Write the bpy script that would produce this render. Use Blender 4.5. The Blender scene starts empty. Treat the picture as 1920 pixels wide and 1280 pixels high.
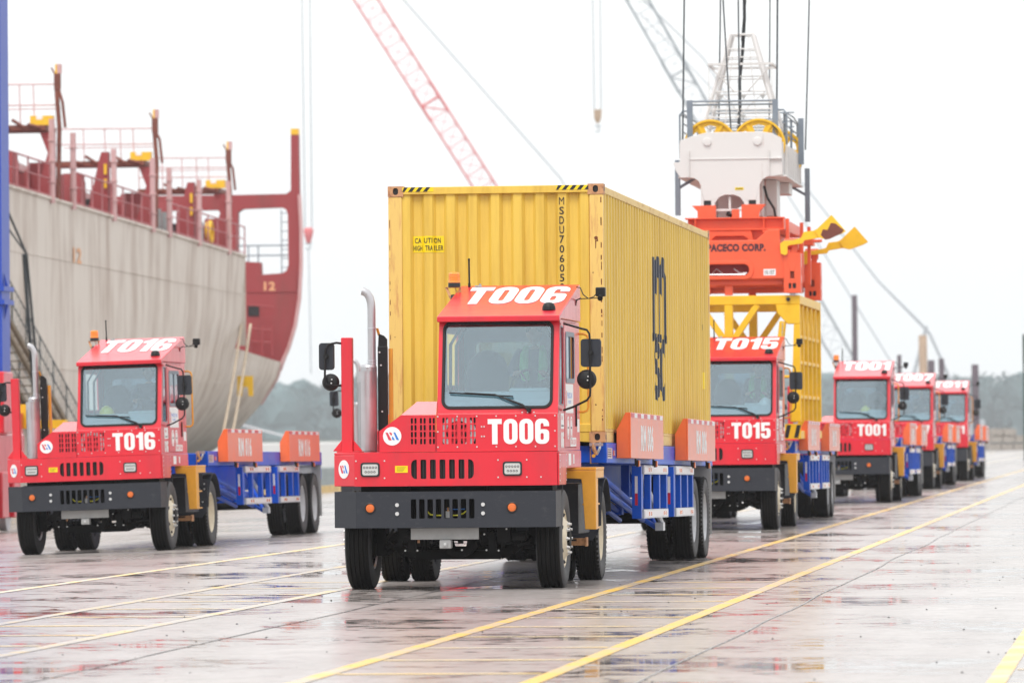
import bpy, bmesh, math, random
from mathutils import Vector, Matrix, noise
random.seed(7)
R = math.radians
PI = math.pi
YAW = 0.11397          # the lanes run 6.53 degrees to the right of the viewing direction
S = bpy.context.scene
C = S.collection

# ------------------------------------------------------------------ camera
cam_d = bpy.data.cameras.new('camera')
cam_d.lens = 200.0
cam_d.sensor_width = 36.0
cam_d.clip_start = 0.5
cam_d.clip_end = 6000
cam_d.dof.use_dof = True
cam_d.dof.focus_distance = 60.8
cam_d.dof.aperture_fstop = 4.0
cam = bpy.data.objects.new('camera', cam_d)
C.objects.link(cam)
S.camera = cam
CAMZ = 1.64
pitch = math.atan(174 / 10667.0)
cam.matrix_world = (Matrix.Translation((0, 0, CAMZ)) @ Matrix.Rotation(PI / 2 + pitch, 4, 'X')
                    @ Matrix.Rotation(-0.0087, 4, 'Z'))

# ------------------------------------------------------------------ world: bright overcast
W = bpy.data.worlds.new('World')
S.world = W
W.use_nodes = True
nt = W.node_tree
nt.nodes.clear()
SUN_EL, SUN_AZ = R(58), R(200)
out = nt.nodes.new('ShaderNodeOutputWorld')
bg = nt.nodes.new('ShaderNodeBackground')
sky = nt.nodes.new('ShaderNodeTexSky')
sky.sky_type = 'NISHITA'
sky.sun_disc = False
sky.sun_elevation = SUN_EL
sky.sun_rotation = SUN_AZ
sky.air_density = 1.5
sky.dust_density = 4.0
mx = nt.nodes.new('ShaderNodeMix')
mx.data_type = 'RGBA'
mx.inputs[0].default_value = 0.94
geo = nt.nodes.new('ShaderNodeTexCoord')
sep = nt.nodes.new('ShaderNodeSeparateXYZ')
rmp = nt.nodes.new('ShaderNodeValToRGB')
rmp.color_ramp.elements[0].position = 0.0
rmp.color_ramp.elements[0].color = (0.625, 0.642, 0.65, 1)
rmp.color_ramp.elements[1].position = 0.10
rmp.color_ramp.elements[1].color = (0.76, 0.77, 0.77, 1)
e_ = rmp.color_ramp.elements.new(1.0)
e_.color = (1.0, 1.0, 1.0, 1)
sc_ = nt.nodes.new('ShaderNodeVectorMath')
sc_.operation = 'SCALE'
sc_.inputs['Scale'].default_value = 11.5
nt.links.new(geo.outputs['Generated'], sep.inputs[0])
nt.links.new(sep.outputs['Z'], rmp.inputs[0])
nt.links.new(rmp.outputs[0], sc_.inputs[0])
nt.links.new(sky.outputs[0], mx.inputs[6])
nt.links.new(sc_.outputs[0], mx.inputs[7])
nt.links.new(mx.outputs[2], bg.inputs[0])
bg.inputs[1].default_value = 0.10
nt.links.new(bg.outputs[0], out.inputs[0])

sun_d = bpy.data.lights.new('sun', 'SUN')
sun_d.energy = 1.5
sun_d.angle = R(25)
sun_d.color = (1.0, 0.97, 0.93)
sun = bpy.data.objects.new('sun', sun_d)
C.objects.link(sun)
sun.rotation_euler = (R(90) - SUN_EL, 0, PI - SUN_AZ)

vs = S.view_settings
vs.view_transform = 'Standard'
vs.look = 'None'
vs.gamma = 1
vs.use_curve_mapping = False
vs.exposure = 0.52


# ------------------------------------------------------------------ materials
def mat(name, col, rough=0.5, metal=0.0, var=0.0, vscale=3.0, bump=0.0, bscale=40.0, coat=0.0, spec=0.5, streak=None, emit=None):
    m = bpy.data.materials.new(name)
    m.use_nodes = True
    t = m.node_tree
    b = t.nodes['Principled BSDF']
    b.inputs['Base Color'].default_value = (*col, 1)
    b.inputs['Roughness'].default_value = rough
    b.inputs['Metallic'].default_value = metal
    b.inputs['Coat Weight'].default_value = coat
    b.inputs['Coat Roughness'].default_value = 0.2
    b.inputs['Specular IOR Level'].default_value = spec
    if emit:
        b.inputs['Emission Color'].default_value = (*emit[0], 1)
        b.inputs['Emission Strength'].default_value = emit[1]
    tc = None
    if var or bump or streak:
        tc = t.nodes.new('ShaderNodeTexCoord')
    if var or streak:
        n = t.nodes.new('ShaderNodeTexNoise')
        n.inputs['Scale'].default_value = vscale
        n.inputs['Detail'].default_value = 6
        n.inputs['Roughness'].default_value = 0.65
        if streak:
            mp = t.nodes.new('ShaderNodeMapping')
            mp.inputs['Scale'].default_value = streak[0]
            t.links.new(tc.outputs['Object'], mp.inputs[0])
            t.links.new(mp.outputs[0], n.inputs['Vector'])
        else:
            t.links.new(tc.outputs['Object'], n.inputs['Vector'])
        rp = t.nodes.new('ShaderNodeValToRGB')
        if streak:
            rp.color_ramp.elements[0].position = streak[2]
            rp.color_ramp.elements[0].color = (*col, 1)
            rp.color_ramp.elements[1].position = streak[3]
            rp.color_ramp.elements[1].color = (*streak[1], 1)
        else:
            rp.color_ramp.elements[0].position = 0.3
            rp.color_ramp.elements[0].color = (*[c * (1 - var) for c in col], 1)
            rp.color_ramp.elements[1].position = 0.7
            rp.color_ramp.elements[1].color = (*[min(1, c * (1 + var * 0.6)) for c in col], 1)
        t.links.new(n.outputs['Fac'], rp.inputs[0])
        t.links.new(rp.outputs[0], b.inputs['Base Color'])
        mr = t.nodes.new('ShaderNodeMapRange')
        mr.inputs[3].default_value = max(0.02, rough - 0.08)
        mr.inputs[4].default_value = min(1, rough + 0.12)
        t.links.new(n.outputs['Fac'], mr.inputs[0])
        t.links.new(mr.outputs[0], b.inputs['Roughness'])
    if bump:
        n2 = t.nodes.new('ShaderNodeTexNoise')
        n2.inputs['Scale'].default_value = bscale
        n2.inputs['Detail'].default_value = 4
        t.links.new(tc.outputs['Object'], n2.inputs['Vector'])
        bp = t.nodes.new('ShaderNodeBump')
        bp.inputs['Strength'].default_value = bump
        bp.inputs['Distance'].default_value = 0.02
        t.links.new(n2.outputs['Fac'], bp.inputs['Height'])
        t.links.new(bp.outputs[0], b.inputs['Normal'])
    return m


M = {}
M['red'] = mat('red_paint', (0.68, 0.010, 0.028), 0.34, streak=((1.5, 1.5, 0.5), (0.50, 0.020, 0.035), 0.42, 0.80), vscale=2.2, coat=0.6, spec=0.3, bump=0.012, bscale=3)
M['orange_red'] = mat('orange_red_paint', (0.82, 0.105, 0.035), 0.42, var=0.1, vscale=2, coat=0.2)
M['guide'] = mat('orange_guide_paint', (0.86, 0.15, 0.04), 0.33, var=0.12, vscale=3, coat=0.5)
M['blue'] = mat('blue_paint', (0.0, 0.085, 0.56), 0.36, var=0.15, vscale=3, coat=0.05, spec=0.3)
M['crane_blue'] = mat('crane_blue_paint', (0.25, 0.40, 0.72), 0.35, var=0.1, coat=0.3)
M['amber'] = mat('amber_yellow_paint', (0.78, 0.36, 0.025), 0.42, var=0.12, vscale=4, coat=0.2)
M['yellow'] = mat('yellow_paint', (0.85, 0.50, 0.01), 0.42, var=0.12, vscale=3, coat=0.15)
M['bumper'] = mat('charcoal_bumper_paint', (0.026, 0.029, 0.038), 0.50, streak=((5, 5, 9), (0.060, 0.060, 0.068), 0.56, 0.80), vscale=1.6, bump=0.03, bscale=60, spec=0.3)
M['black'] = mat('black_paint', (0.010, 0.010, 0.011), 0.45, var=0.3, vscale=5, spec=0.3)
M['underbody'] = mat('dark_underbody', (0.007, 0.007, 0.008), 0.6, var=0.5, vscale=9, spec=0.15)
M['tyre'] = mat('tyre_rubber', (0.006, 0.006, 0.0065), 0.62, var=0.35, vscale=6, bump=0.1, bscale=80, spec=0.2)
M['sidewall'] = mat('tyre_sidewall', (0.055, 0.055, 0.06), 0.65, var=0.25, vscale=4)
M['cream'] = mat('cream_rim_paint', (0.72, 0.64, 0.50), 0.5, var=0.15, vscale=8)
M['grey_rim'] = mat('grey_rim_paint', (0.60, 0.61, 0.64), 0.4, metal=0.0, var=0.15, vscale=8)
M['steel'] = mat('brushed_steel', (0.52, 0.52, 0.54), 0.32, metal=0.7, var=0.12, vscale=6)
M['bolt'] = mat('zinc_bolt', (0.62, 0.62, 0.62), 0.35, metal=0.4)
M['grey_plate'] = mat('grey_plate_paint', (0.40, 0.40, 0.40), 0.5, var=0.12, vscale=6)
M['white'] = mat('white_paint', (0.80, 0.80, 0.80), 0.4, var=0.05, vscale=4)
M['head_white'] = mat('off_white_crane_paint', (0.66, 0.64, 0.63), 0.5, streak=((3, 3, 0.5), (0.46, 0.38, 0.35), 0.62, 0.80), vscale=2.0)
M['rail_grey'] = mat('blue_grey_steel', (0.20, 0.235, 0.28), 0.5, var=0.15)
M['container'] = mat('container_yellow_paint', (0.74, 0.50, 0.075), 0.48, streak=((5, 5, 0.45), (0.54, 0.33, 0.04), 0.40, 0.78), vscale=1.3, bump=0.03, bscale=6)
M['container_post'] = mat('worn_container_post', (0.74, 0.50, 0.14), 0.52, streak=((7, 7, 1.0), (0.50, 0.20, 0.075), 0.52, 0.74), vscale=2.2)
M['container_rail'] = mat('faded_container_rail', (0.76, 0.55, 0.22), 0.55, streak=((4, 0.8, 4), (0.50, 0.27, 0.10), 0.5, 0.78), vscale=3)
M['casting'] = mat('rusty_casting', (0.52, 0.27, 0.13), 0.65, streak=((9, 9, 9), (0.20, 0.07, 0.03), 0.5, 0.72), vscale=2, bump=0.1, bscale=30)
M['sticker_yellow'] = mat('yellow_sticker', (0.85, 0.62, 0.0), 0.4)
M['ink'] = mat('black_lettering', (0.012, 0.013, 0.016), 0.5)
M['navy_ink'] = mat('navy_lettering', (0.022, 0.027, 0.045), 0.5, var=0.2)
M['dark_red_ink'] = mat('dark_lettering', (0.06, 0.015, 0.025), 0.5)
M['logo_red'] = mat('logo_red', (0.62, 0.05, 0.08), 0.4)
M['logo_blue'] = mat('logo_blue', (0.03, 0.19, 0.60), 0.4)
M['red_mark'] = mat('red_marker', (0.55, 0.01, 0.03), 0.35)
M['signal'] = mat('amber_signal_lens', (0.75, 0.17, 0.02), 0.25, coat=0.5)
M['beacon'] = mat('amber_beacon_lens', (0.95, 0.28, 0.03), 0.22, coat=0.5)
M['lens'] = mat('headlamp_reflector', (0.62, 0.62, 0.60), 0.22, metal=0.3)
M['lens_dark'] = mat('headlamp_cell', (0.10, 0.10, 0.11), 0.2, metal=0.5)
M['cab_inside'] = mat('grey_cab_lining', (0.40, 0.45, 0.50), 0.8, var=0.15)  # lightened to stand in for light inside the cab
M['dash'] = mat('pale_dashboard', (0.50, 0.58, 0.60), 0.7, var=0.1)  # pale cyan carries the reflection and cab light in its colour
M['seat'] = mat('dark_seat_fabric', (0.035, 0.04, 0.05), 0.85, var=0.2, vscale=20)
M['skin'] = mat('skin', (0.42, 0.24, 0.16), 0.55)
M['overalls'] = mat('navy_work_clothes', (0.02, 0.035, 0.09), 0.85, var=0.2, vscale=12)
M['hivis'] = mat('green_reflective_vest', (0.10, 0.62, 0.16), 0.6)
M['hair'] = mat('black_hair', (0.01, 0.01, 0.01), 0.5)
M['helmet'] = mat('yellow_helmet', (0.80, 0.70, 0.03), 0.35, coat=0.3)
M['white_helmet'] = mat('white_helmet', (0.75, 0.78, 0.78), 0.35, coat=0.3)
M['hose_yellow'] = mat('yellow_hose', (0.65, 0.60, 0.02), 0.4)
M['hull'] = mat('weathered_grey_hull', (0.64, 0.58, 0.52), 0.7, streak=((0.30, 0.30, 0.05), (0.34, 0.25, 0.20), 0.45, 0.78), vscale=3.6, bump=0.05, bscale=0.5)
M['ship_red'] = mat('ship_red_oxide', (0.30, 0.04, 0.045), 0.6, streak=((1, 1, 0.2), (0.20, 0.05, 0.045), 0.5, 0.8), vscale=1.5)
M['ship_pink'] = mat('faded_pink_steel', (0.58, 0.36, 0.36), 0.6, streak=((1, 1, 0.3), (0.42, 0.20, 0.16), 0.5, 0.75), vscale=3)
M['ship_rail'] = mat('red_rail_paint', (0.46, 0.17, 0.18), 0.6, var=0.3, vscale=2)
M['ship_brown'] = mat('rust_brown_steel', (0.20, 0.055, 0.035), 0.65, var=0.4, vscale=1.5)
M['ship_grey'] = mat('ship_machinery_grey', (0.26, 0.28, 0.28), 0.6, var=0.2)
M['faded_mark'] = mat('faded_orange_mark', (0.72, 0.38, 0.20), 0.7)
M['rope'] = mat('beige_rope', (0.55, 0.45, 0.33), 0.9, var=0.2)
M['wood'] = mat('weathered_brown_steel', (0.22, 0.165, 0.11), 0.8, var=0.35, vscale=2)
M['cable'] = mat('wire_rope', (0.05, 0.06, 0.07), 0.5)
M['boom_red'] = mat('red_boom_with_haze', (0.72, 0.20, 0.21), 0.5)  # distance haze mixed into the colour, paler than the boom itself
M['boom_grey'] = mat('grey_boom_with_haze', (0.40, 0.43, 0.46), 0.5)  # also paled in the colour for distance haze
M['pile'] = mat('purple_brown_pile', (0.11, 0.085, 0.105), 0.7, var=0.25)
M['pile_tan'] = mat('tan_pile', (0.45, 0.33, 0.24), 0.8, var=0.3, vscale=1)
M['concrete'] = mat('stacked_concrete', (0.34, 0.31, 0.28), 0.8, var=0.2)
M['kerb'] = mat('yellow_kerb_paint', (0.66, 0.45, 0.16), 0.6, var=0.25, vscale=1)
M['bark'] = mat('bark', (0.09, 0.07, 0.05), 0.9)
M['foliage'] = mat('far_foliage', (0.065, 0.115, 0.12), 0.9, var=0.45, vscale=0.08)  # bluish haze of the distance put into the leaf colour
M['bank'] = mat('river_bank', (0.10, 0.12, 0.08), 0.9, var=0.3, vscale=0.05)
M['tape'] = mat('reflective_tape', (0.75, 0.72, 0.75), 0.3)
M['alu'] = mat('aluminium_rail', (0.60, 0.62, 0.66), 0.3, metal=0.4)


def glass(name, tint, refl):
    m = bpy.data.materials.new(name)
    m.use_nodes = True
    t = m.node_tree
    t.nodes.clear()
    o = t.nodes.new('ShaderNodeOutputMaterial')
    tr = t.nodes.new('ShaderNodeBsdfTransparent')
    tr.inputs[0].default_value = (*tint, 1)
    gl = t.nodes.new('ShaderNodeBsdfGlossy')
    gl.inputs['Roughness'].default_value = 0.03
    gl.inputs[0].default_value = (0.86, 0.94, 1.0, 1)
    fr = t.nodes.new('ShaderNodeFresnel')
    fr.inputs[0].default_value = 1.5
    ad = t.nodes.new('ShaderNodeMath')
    ad.operation = 'ADD'
    ad.inputs[1].default_value = refl
    ad.use_clamp = True
    mxs = t.nodes.new('ShaderNodeMixShader')
    # slow waviness of the pane
    n = t.nodes.new('ShaderNodeTexNoise')
    n.inputs['Scale'].default_value = 1.6
    tc = t.nodes.new('ShaderNodeTexCoord')
    bp = t.nodes.new('ShaderNodeBump')
    bp.inputs['Strength'].default_value = 0.06
    bp.inputs['Distance'].default_value = 0.03
    t.links.new(tc.outputs['Object'], n.inputs['Vector'])
    t.links.new(n.outputs['Fac'], bp.inputs['Height'])
    t.links.new(bp.outputs[0], gl.inputs['Normal'])
    t.links.new(fr.outputs[0], ad.inputs[0])
    t.links.new(ad.outputs[0], mxs.inputs[0])
    t.links.new(tr.outputs[0], mxs.inputs[1])
    t.links.new(gl.outputs[0], mxs.inputs[2])
    t.links.new(mxs.outputs[0], o.inputs[0])
    return m


M['glass'] = glass('windscreen_glass', (0.80, 0.92, 0.96), 0.115)
M['side_glass'] = glass('side_glass', (0.30, 0.38, 0.45), 0.05)


# ------------------------------------------------------------------ mesh helpers
class MB:
    def __init__(s):
        s.v, s.f, s.m = [], [], []

    def add(s, vs_, fs, mi=0):
        o = len(s.v)
        s.v += [tuple(p) for p in vs_]
        s.f += [tuple(i + o for i in f) for f in fs]
        s.m += [mi] * len(fs)

    def box(s, x0, x1, y0, y1, z0, z1, mi=0):
        v = [(x, y, z) for z in (z0, z1) for y in (y0, y1) for x in (x0, x1)]
        s.add(v, [(0, 2, 3, 1), (4, 5, 7, 6), (0, 1, 5, 4), (2, 6, 7, 3), (0, 4, 6, 2), (1, 3, 7, 5)], mi)
        return s

    def prism(s, poly, axis, a, b, mi=0):
        # poly in the two other axes (order x,y,z without axis)
        def mk(p, h):
            return (h, p[0], p[1]) if axis == 'x' else (p[0], h, p[1]) if axis == 'y' else (p[0], p[1], h)
        n = len(poly)
        v = [mk(p, a) for p in poly] + [mk(p, b) for p in poly]
        s.add(v, [tuple(range(n)), tuple(range(2 * n - 1, n - 1, -1))] + [(i, (i + 1) % n, n + (i + 1) % n, n + i) for i in range(n)], mi)
        return s

    def tube(s, pts, r, n=8, mi=0, closed=False):
        pts = [Vector(p) for p in pts]
        k = len(pts)
        rs = r if isinstance(r, (list, tuple)) else [r] * k
        o = len(s.v)
        ref = None
        for i, p in enumerate(pts):
            if closed:
                d = pts[(i + 1) % k] - pts[i - 1]
            else:
                d = pts[min(i + 1, k - 1)] - pts[max(i - 1, 0)]
            d.normalize()
            if ref is None:
                ref = Vector((0, 0, 1)) if abs(d.z) < 0.9 else Vector((1, 0, 0))
            a = d.cross(ref).normalized()
            b = a.cross(d).normalized()
            ref = b
            for j in range(n):
                t = 2 * PI * j / n
                s.v.append(tuple(p + (a * math.cos(t) + b * math.sin(t)) * rs[i]))
        rng = range(k if closed else k - 1)
        for i in rng:
            i2 = (i + 1) % k
            for j in range(n):
                j2 = (j + 1) % n
                s.f.append((o + i * n + j, o + i * n + j2, o + i2 * n + j2, o + i2 * n + j))
                s.m.append(mi)
        if not closed:
            s.f.append(tuple(o + j for j in range(n)))
            s.f.append(tuple(o + (k - 1) * n + j for j in range(n - 1, -1, -1)))
            s.m += [mi, mi]
        return s

    def cyl(s, p0, p1, r, n=16, mi=0):
        return s.tube([p0, p1], r, n, mi)

    def bar(s, p0, p1, w, h, mi=0, up=(0, 0, 1)):
        p0, p1 = Vector(p0), Vector(p1)
        d = (p1 - p0).normalized()
        u = Vector(up)
        if abs(d.dot(u)) > 0.98:
            u = Vector((0, 1, 0))
        a = d.cross(u).normalized() * w / 2
        b = a.cross(d).normalized() * h / 2
        v = [p + a * i + b * j for p in (p0, p1) for i, j in ((-1, -1), (1, -1), (1, 1), (-1, 1))]
        s.add(v, [(0, 1, 2, 3), (7, 6, 5, 4), (0, 4, 5, 1), (1, 5, 6, 2), (2, 6, 7, 3), (3, 7, 4, 0)], mi)
        return s

    def lathe(s, prof, c, axis='x', n=32, mi=0, mis=None):
        # prof: list of (h, r) along the axis
        o = len(s.v)
        for h, r in prof:
            for j in range(n):
                t = 2 * PI * j / n
                a, b = r * math.cos(t), r * math.sin(t)
                s.v.append((c[0] + h, c[1] + a, c[2] + b) if axis == 'x' else
                           (c[0] + a, c[1] + h, c[2] + b) if axis == 'y' else (c[0] + a, c[1] + b, c[2] + h))
        for i in range(len(prof) - 1):
            for j in range(n):
                j2 = (j + 1) % n
                s.f.append((o + i * n + j, o + i * n + j2, o + (i + 1) * n + j2, o + (i + 1) * n + j))
                s.m.append(mis[i] if mis else mi)
        return s

    def plate(s, outer, holes=(), o=(0, 0, 0), u=(1, 0, 0), v=(0, 0, 1), n=(0, 0.02, 0), mi=0):
        o, u, v, n = Vector(o), Vector(u), Vector(v), Vector(n)
        bm = bmesh.new()
        loops = [list(outer)] + [list(h) for h in holes]
        es = []
        vl = []
        for L in loops:
            q = [bm.verts.new((p[0], p[1], 0)) for p in L]
            vl.append(q)
            es += [bm.edges.new((q[i], q[(i + 1) % len(q)])) for i in range(len(q))]
        bmesh.ops.triangle_fill(bm, use_beauty=True, use_dissolve=False, edges=es, normal=(0, 0, 1))
        bm.verts.index_update()
        base = len(s.v)
        N = len(bm.verts)
        for p in bm.verts:
            s.v.append(tuple(o + u * p.co.x + v * p.co.y))
        for p in bm.verts:
            s.v.append(tuple(o + u * p.co.x + v * p.co.y + n))
        for f in bm.faces:
            ids = [q.index for q in f.verts]
            s.f.append(tuple(base + i for i in ids))
            s.f.append(tuple(base + N + i for i in reversed(ids)))
            s.m += [mi, mi]
        for q in vl:
            for i in range(len(q)):
                a, b = q[i].index, q[(i + 1) % len(q)].index
                s.f.append((base + a, base + b, base + N + b, base + N + a))
                s.m.append(mi)
        bm.free()
        return s

    def mesh(s, name, mats, bevel=0, smooth=True, seg=1, ang=32):
        bm = bmesh.new()
        vv = [bm.verts.new(p) for p in s.v]
        for f, mi in zip(s.f, s.m):
            try:
                q = bm.faces.new([vv[i] for i in f])
                q.material_index = mi
            except ValueError:
                pass
        bmesh.ops.recalc_face_normals(bm, faces=bm.faces)
        newf = set()
        if bevel:
            es = [e for e in bm.edges if len(e.link_faces) == 2 and e.calc_face_angle(0) > R(ang) and e.calc_length() > bevel * 2]
            newf = bmesh.ops.bevel(bm, geom=es, offset=bevel, segments=seg, profile=0.5, affect='EDGES', clamp_overlap=True)['faces']
            newf = set(newf)
        for e in bm.edges:
            e.smooth = len(e.link_faces) == 2 and e.calc_face_angle(0) < R(35)
        for f in bm.faces:
            f.smooth = smooth and (not newf or f in newf or not any(q in newf for e in f.edges for q in e.link_faces))
        me = bpy.data.meshes.new(name)
        bm.to_mesh(me)
        bm.free()
        for m in (mats if isinstance(mats, (list, tuple)) else [mats]):
            me.materials.append(M[m] if isinstance(m, str) else m)
        return me

    def build(s, name, mats, parent=None, bevel=0, smooth=True, seg=1, label=None, ang=32):
        o = bpy.data.objects.new(name, s.mesh(name, mats, bevel, smooth, seg, ang))
        C.objects.link(o)
        if parent:
            o.parent = parent
        if label:
            o['label'] = label
        return o


def rr(cx, cz, w, h, r, n=4):
    pts = []
    for sx, sz, a0 in ((1, 1, 0), (-1, 1, 90), (-1, -1, 180), (1, -1, 270)):
        for k in range(n + 1):
            a = R(a0 + 90 * k / n)
            pts.append((cx + sx * (w / 2 - r) + r * math.cos(a), cz + sz * (h / 2 - r) + r * math.sin(a)))
    return pts


def circ(cx, cz, r, n=20, ry=None):
    return [(cx + r * math.cos(2 * PI * k / n), cz + (ry or r) * math.sin(2 * PI * k / n)) for k in range(n)]


def rect(x0, x1, z0, z1):
    return [(x0, z0), (x1, z0), (x1, z1), (x0, z1)]


def thing(name, label, cat, loc=(0, 0, 0), rot=(0, 0, 0), group=None, mesh=None, kind=None):
    o = bpy.data.objects.new(name, mesh)
    C.objects.link(o)
    o.location = loc
    o.rotation_euler = rot
    if label:
        o['label'] = label
    if cat:
        o['category'] = cat
    if group:
        o['group'] = group
    if kind:
        o['kind'] = kind
    return o


def tag(o, label, cat, group=None):
    o['label'] = label
    o['category'] = cat
    if group:
        o['group'] = group
    return o


def copy_tree(o, parent=None, skip=()):
    c = o.copy()
    C.objects.link(c)
    c.parent = parent
    for ch in o.children:
        if ch.name.split('.')[0] not in skip:
            copy_tree(ch, c, skip)
    return c


def struct(o):
    o['kind'] = 'structure'
    return o


def lane(t, s, z=0.0):
    """Point t metres across and s metres along the lanes."""
    return (t * math.cos(YAW) + s * math.sin(YAW), -t * math.sin(YAW) + s * math.cos(YAW), z)


CREASE, FALL = -12.5, 0.028


def gz(t):
    return FALL * (t - CREASE) if t < CREASE else 0.0


# block numerals painted on the fleet -----------------------------------------
def arc(cx, cy, rx, ry, a0, a1, n=5):
    return [(cx + rx * math.cos(R(a0 + (a1 - a0) * k / n)), cy + ry * math.sin(R(a0 + (a1 - a0) * k / n))) for k in range(n + 1)]


def glyph(ch, w=0.56, a=0.218, b=0.17):
    if ch == 'T':
        c = w / 2
        return w, [(0, 1), (0, 0.8), (c - a / 2, 0.8), (c - a / 2, 0), (c + a / 2, 0), (c + a / 2, 0.8), (w, 0.8), (w, 1)], []
    if ch == '0':
        return w, rr(w / 2, 0.5, w, 1.0, 0.25, 5), [rr(w / 2, 0.5, w - 2 * a, 1 - 2 * b, (w - 2 * a) / 2 - 0.003, 4)]
    if ch == '1':
        return 0.38, [(0.0, 0.70), (0.16, 0.70), (0.16, 0), (0.38, 0), (0.38, 1), (0.19, 1), (0.13, 0.88), (0.0, 0.83)], []
    if ch == '6':
        q = 0.22
        o = [(w, 0.70), (w, 1 - q)] + arc(w - q, 1 - q, q, q, 0, 90) + arc(q, 1 - q, q, q, 90, 180) + arc(q, q, q, q, 180, 270) \
            + arc(w - q, q, q, q, 270, 360) + arc(w - 0.16, 0.44, 0.16, 0.14, 0, 90, 4) + [(a + 0.03, 0.58), (a, 0.55)] \
            + [(a, 0.76)] + arc(w / 2, 0.76, w / 2 - a, 0.07, 180, 0, 4) + [(w - a, 0.70)]
        return w, o, [rr(w / 2, 0.295, w - 2 * a, 0.27, (w - 2 * a) / 2 - 0.003, 4)]
    if ch == '5':
        q = 0.22
        o = [(0.02, 1), (0.02, 0.44), (a, 0.44)] + arc(w / 2, 0.44, w / 2 - a, 0.06, 180, 0, 4) + [(w - a, 0.24)] \
            + arc(w / 2, 0.22, w / 2 - a, 0.06, 0, -180, 4) + [(a, 0.32), (0, 0.32), (0, q)] + arc(q, q, q, q, 180, 270) \
            + arc(w - q, q, q, q, 270, 360) + arc(w - 0.18, 0.48, 0.18, 0.17, 0, 90, 4) + [(a, 0.62), (a, 0.81), (w - 0.03, 0.81), (w - 0.03, 1)]
        return w, o, []
    if ch == '7':
        return w, [(0, 1), (0, 0.8), (w - 0.22, 0.8), (0.08, 0), (0.31, 0), (w, 0.80), (w, 1)], []


def number(mb, txt, o, u, v, n, width, height, gap=0.07, mi=0):
    gs = [glyph(c) for c in txt]
    tot = sum(g[0] for g in gs) + gap * (len(gs) - 1)
    k = width / tot
    x = 0
    for w, oo, hh in gs:
        f = lambda L: [((x + p[0]) * k, p[1] * height) for p in L]
        mb.plate(f(oo), [f(h) for h in hh], o, u, v, n, mi)
        x += w + gap


def textmesh(txt, o, u, v, nrm, width, height, bold=0.02, lift=0.0, align=None):
    """Lettering as a flat mesh filling width x height; returns verts, faces."""
    cu = bpy.data.curves.new('lettering', 'FONT')
    cu.body = txt
    cu.offset = bold
    cu.space_character = 1.08
    cu.resolution_u = 3
    ob = bpy.data.objects.new('lettering', cu)
    C.objects.link(ob)
    dg = bpy.context.evaluated_depsgraph_get()
    me = bpy.data.meshes.new_from_object(ob.evaluated_get(dg))
    xs = [p.co.x for p in me.vertices]
    ys = [p.co.y for p in me.vertices]
    x0, x1, y0, y1 = min(xs), max(xs), min(ys), max(ys)
    o, u, v, nrm = Vector(o), Vector(u), Vector(v), Vector(nrm)
    vs_ = [tuple(o + u * ((p.co.x - x0) / (x1 - x0) * width) + v * ((p.co.y - y0) / (y1 - y0) * height) + nrm * lift) for p in me.vertices]
    fs = [tuple(f.vertices) for f in me.polygons]
    bpy.data.objects.remove(ob)
    bpy.data.curves.remove(cu)
    bpy.data.meshes.remove(me)
    return vs_, fs


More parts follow.
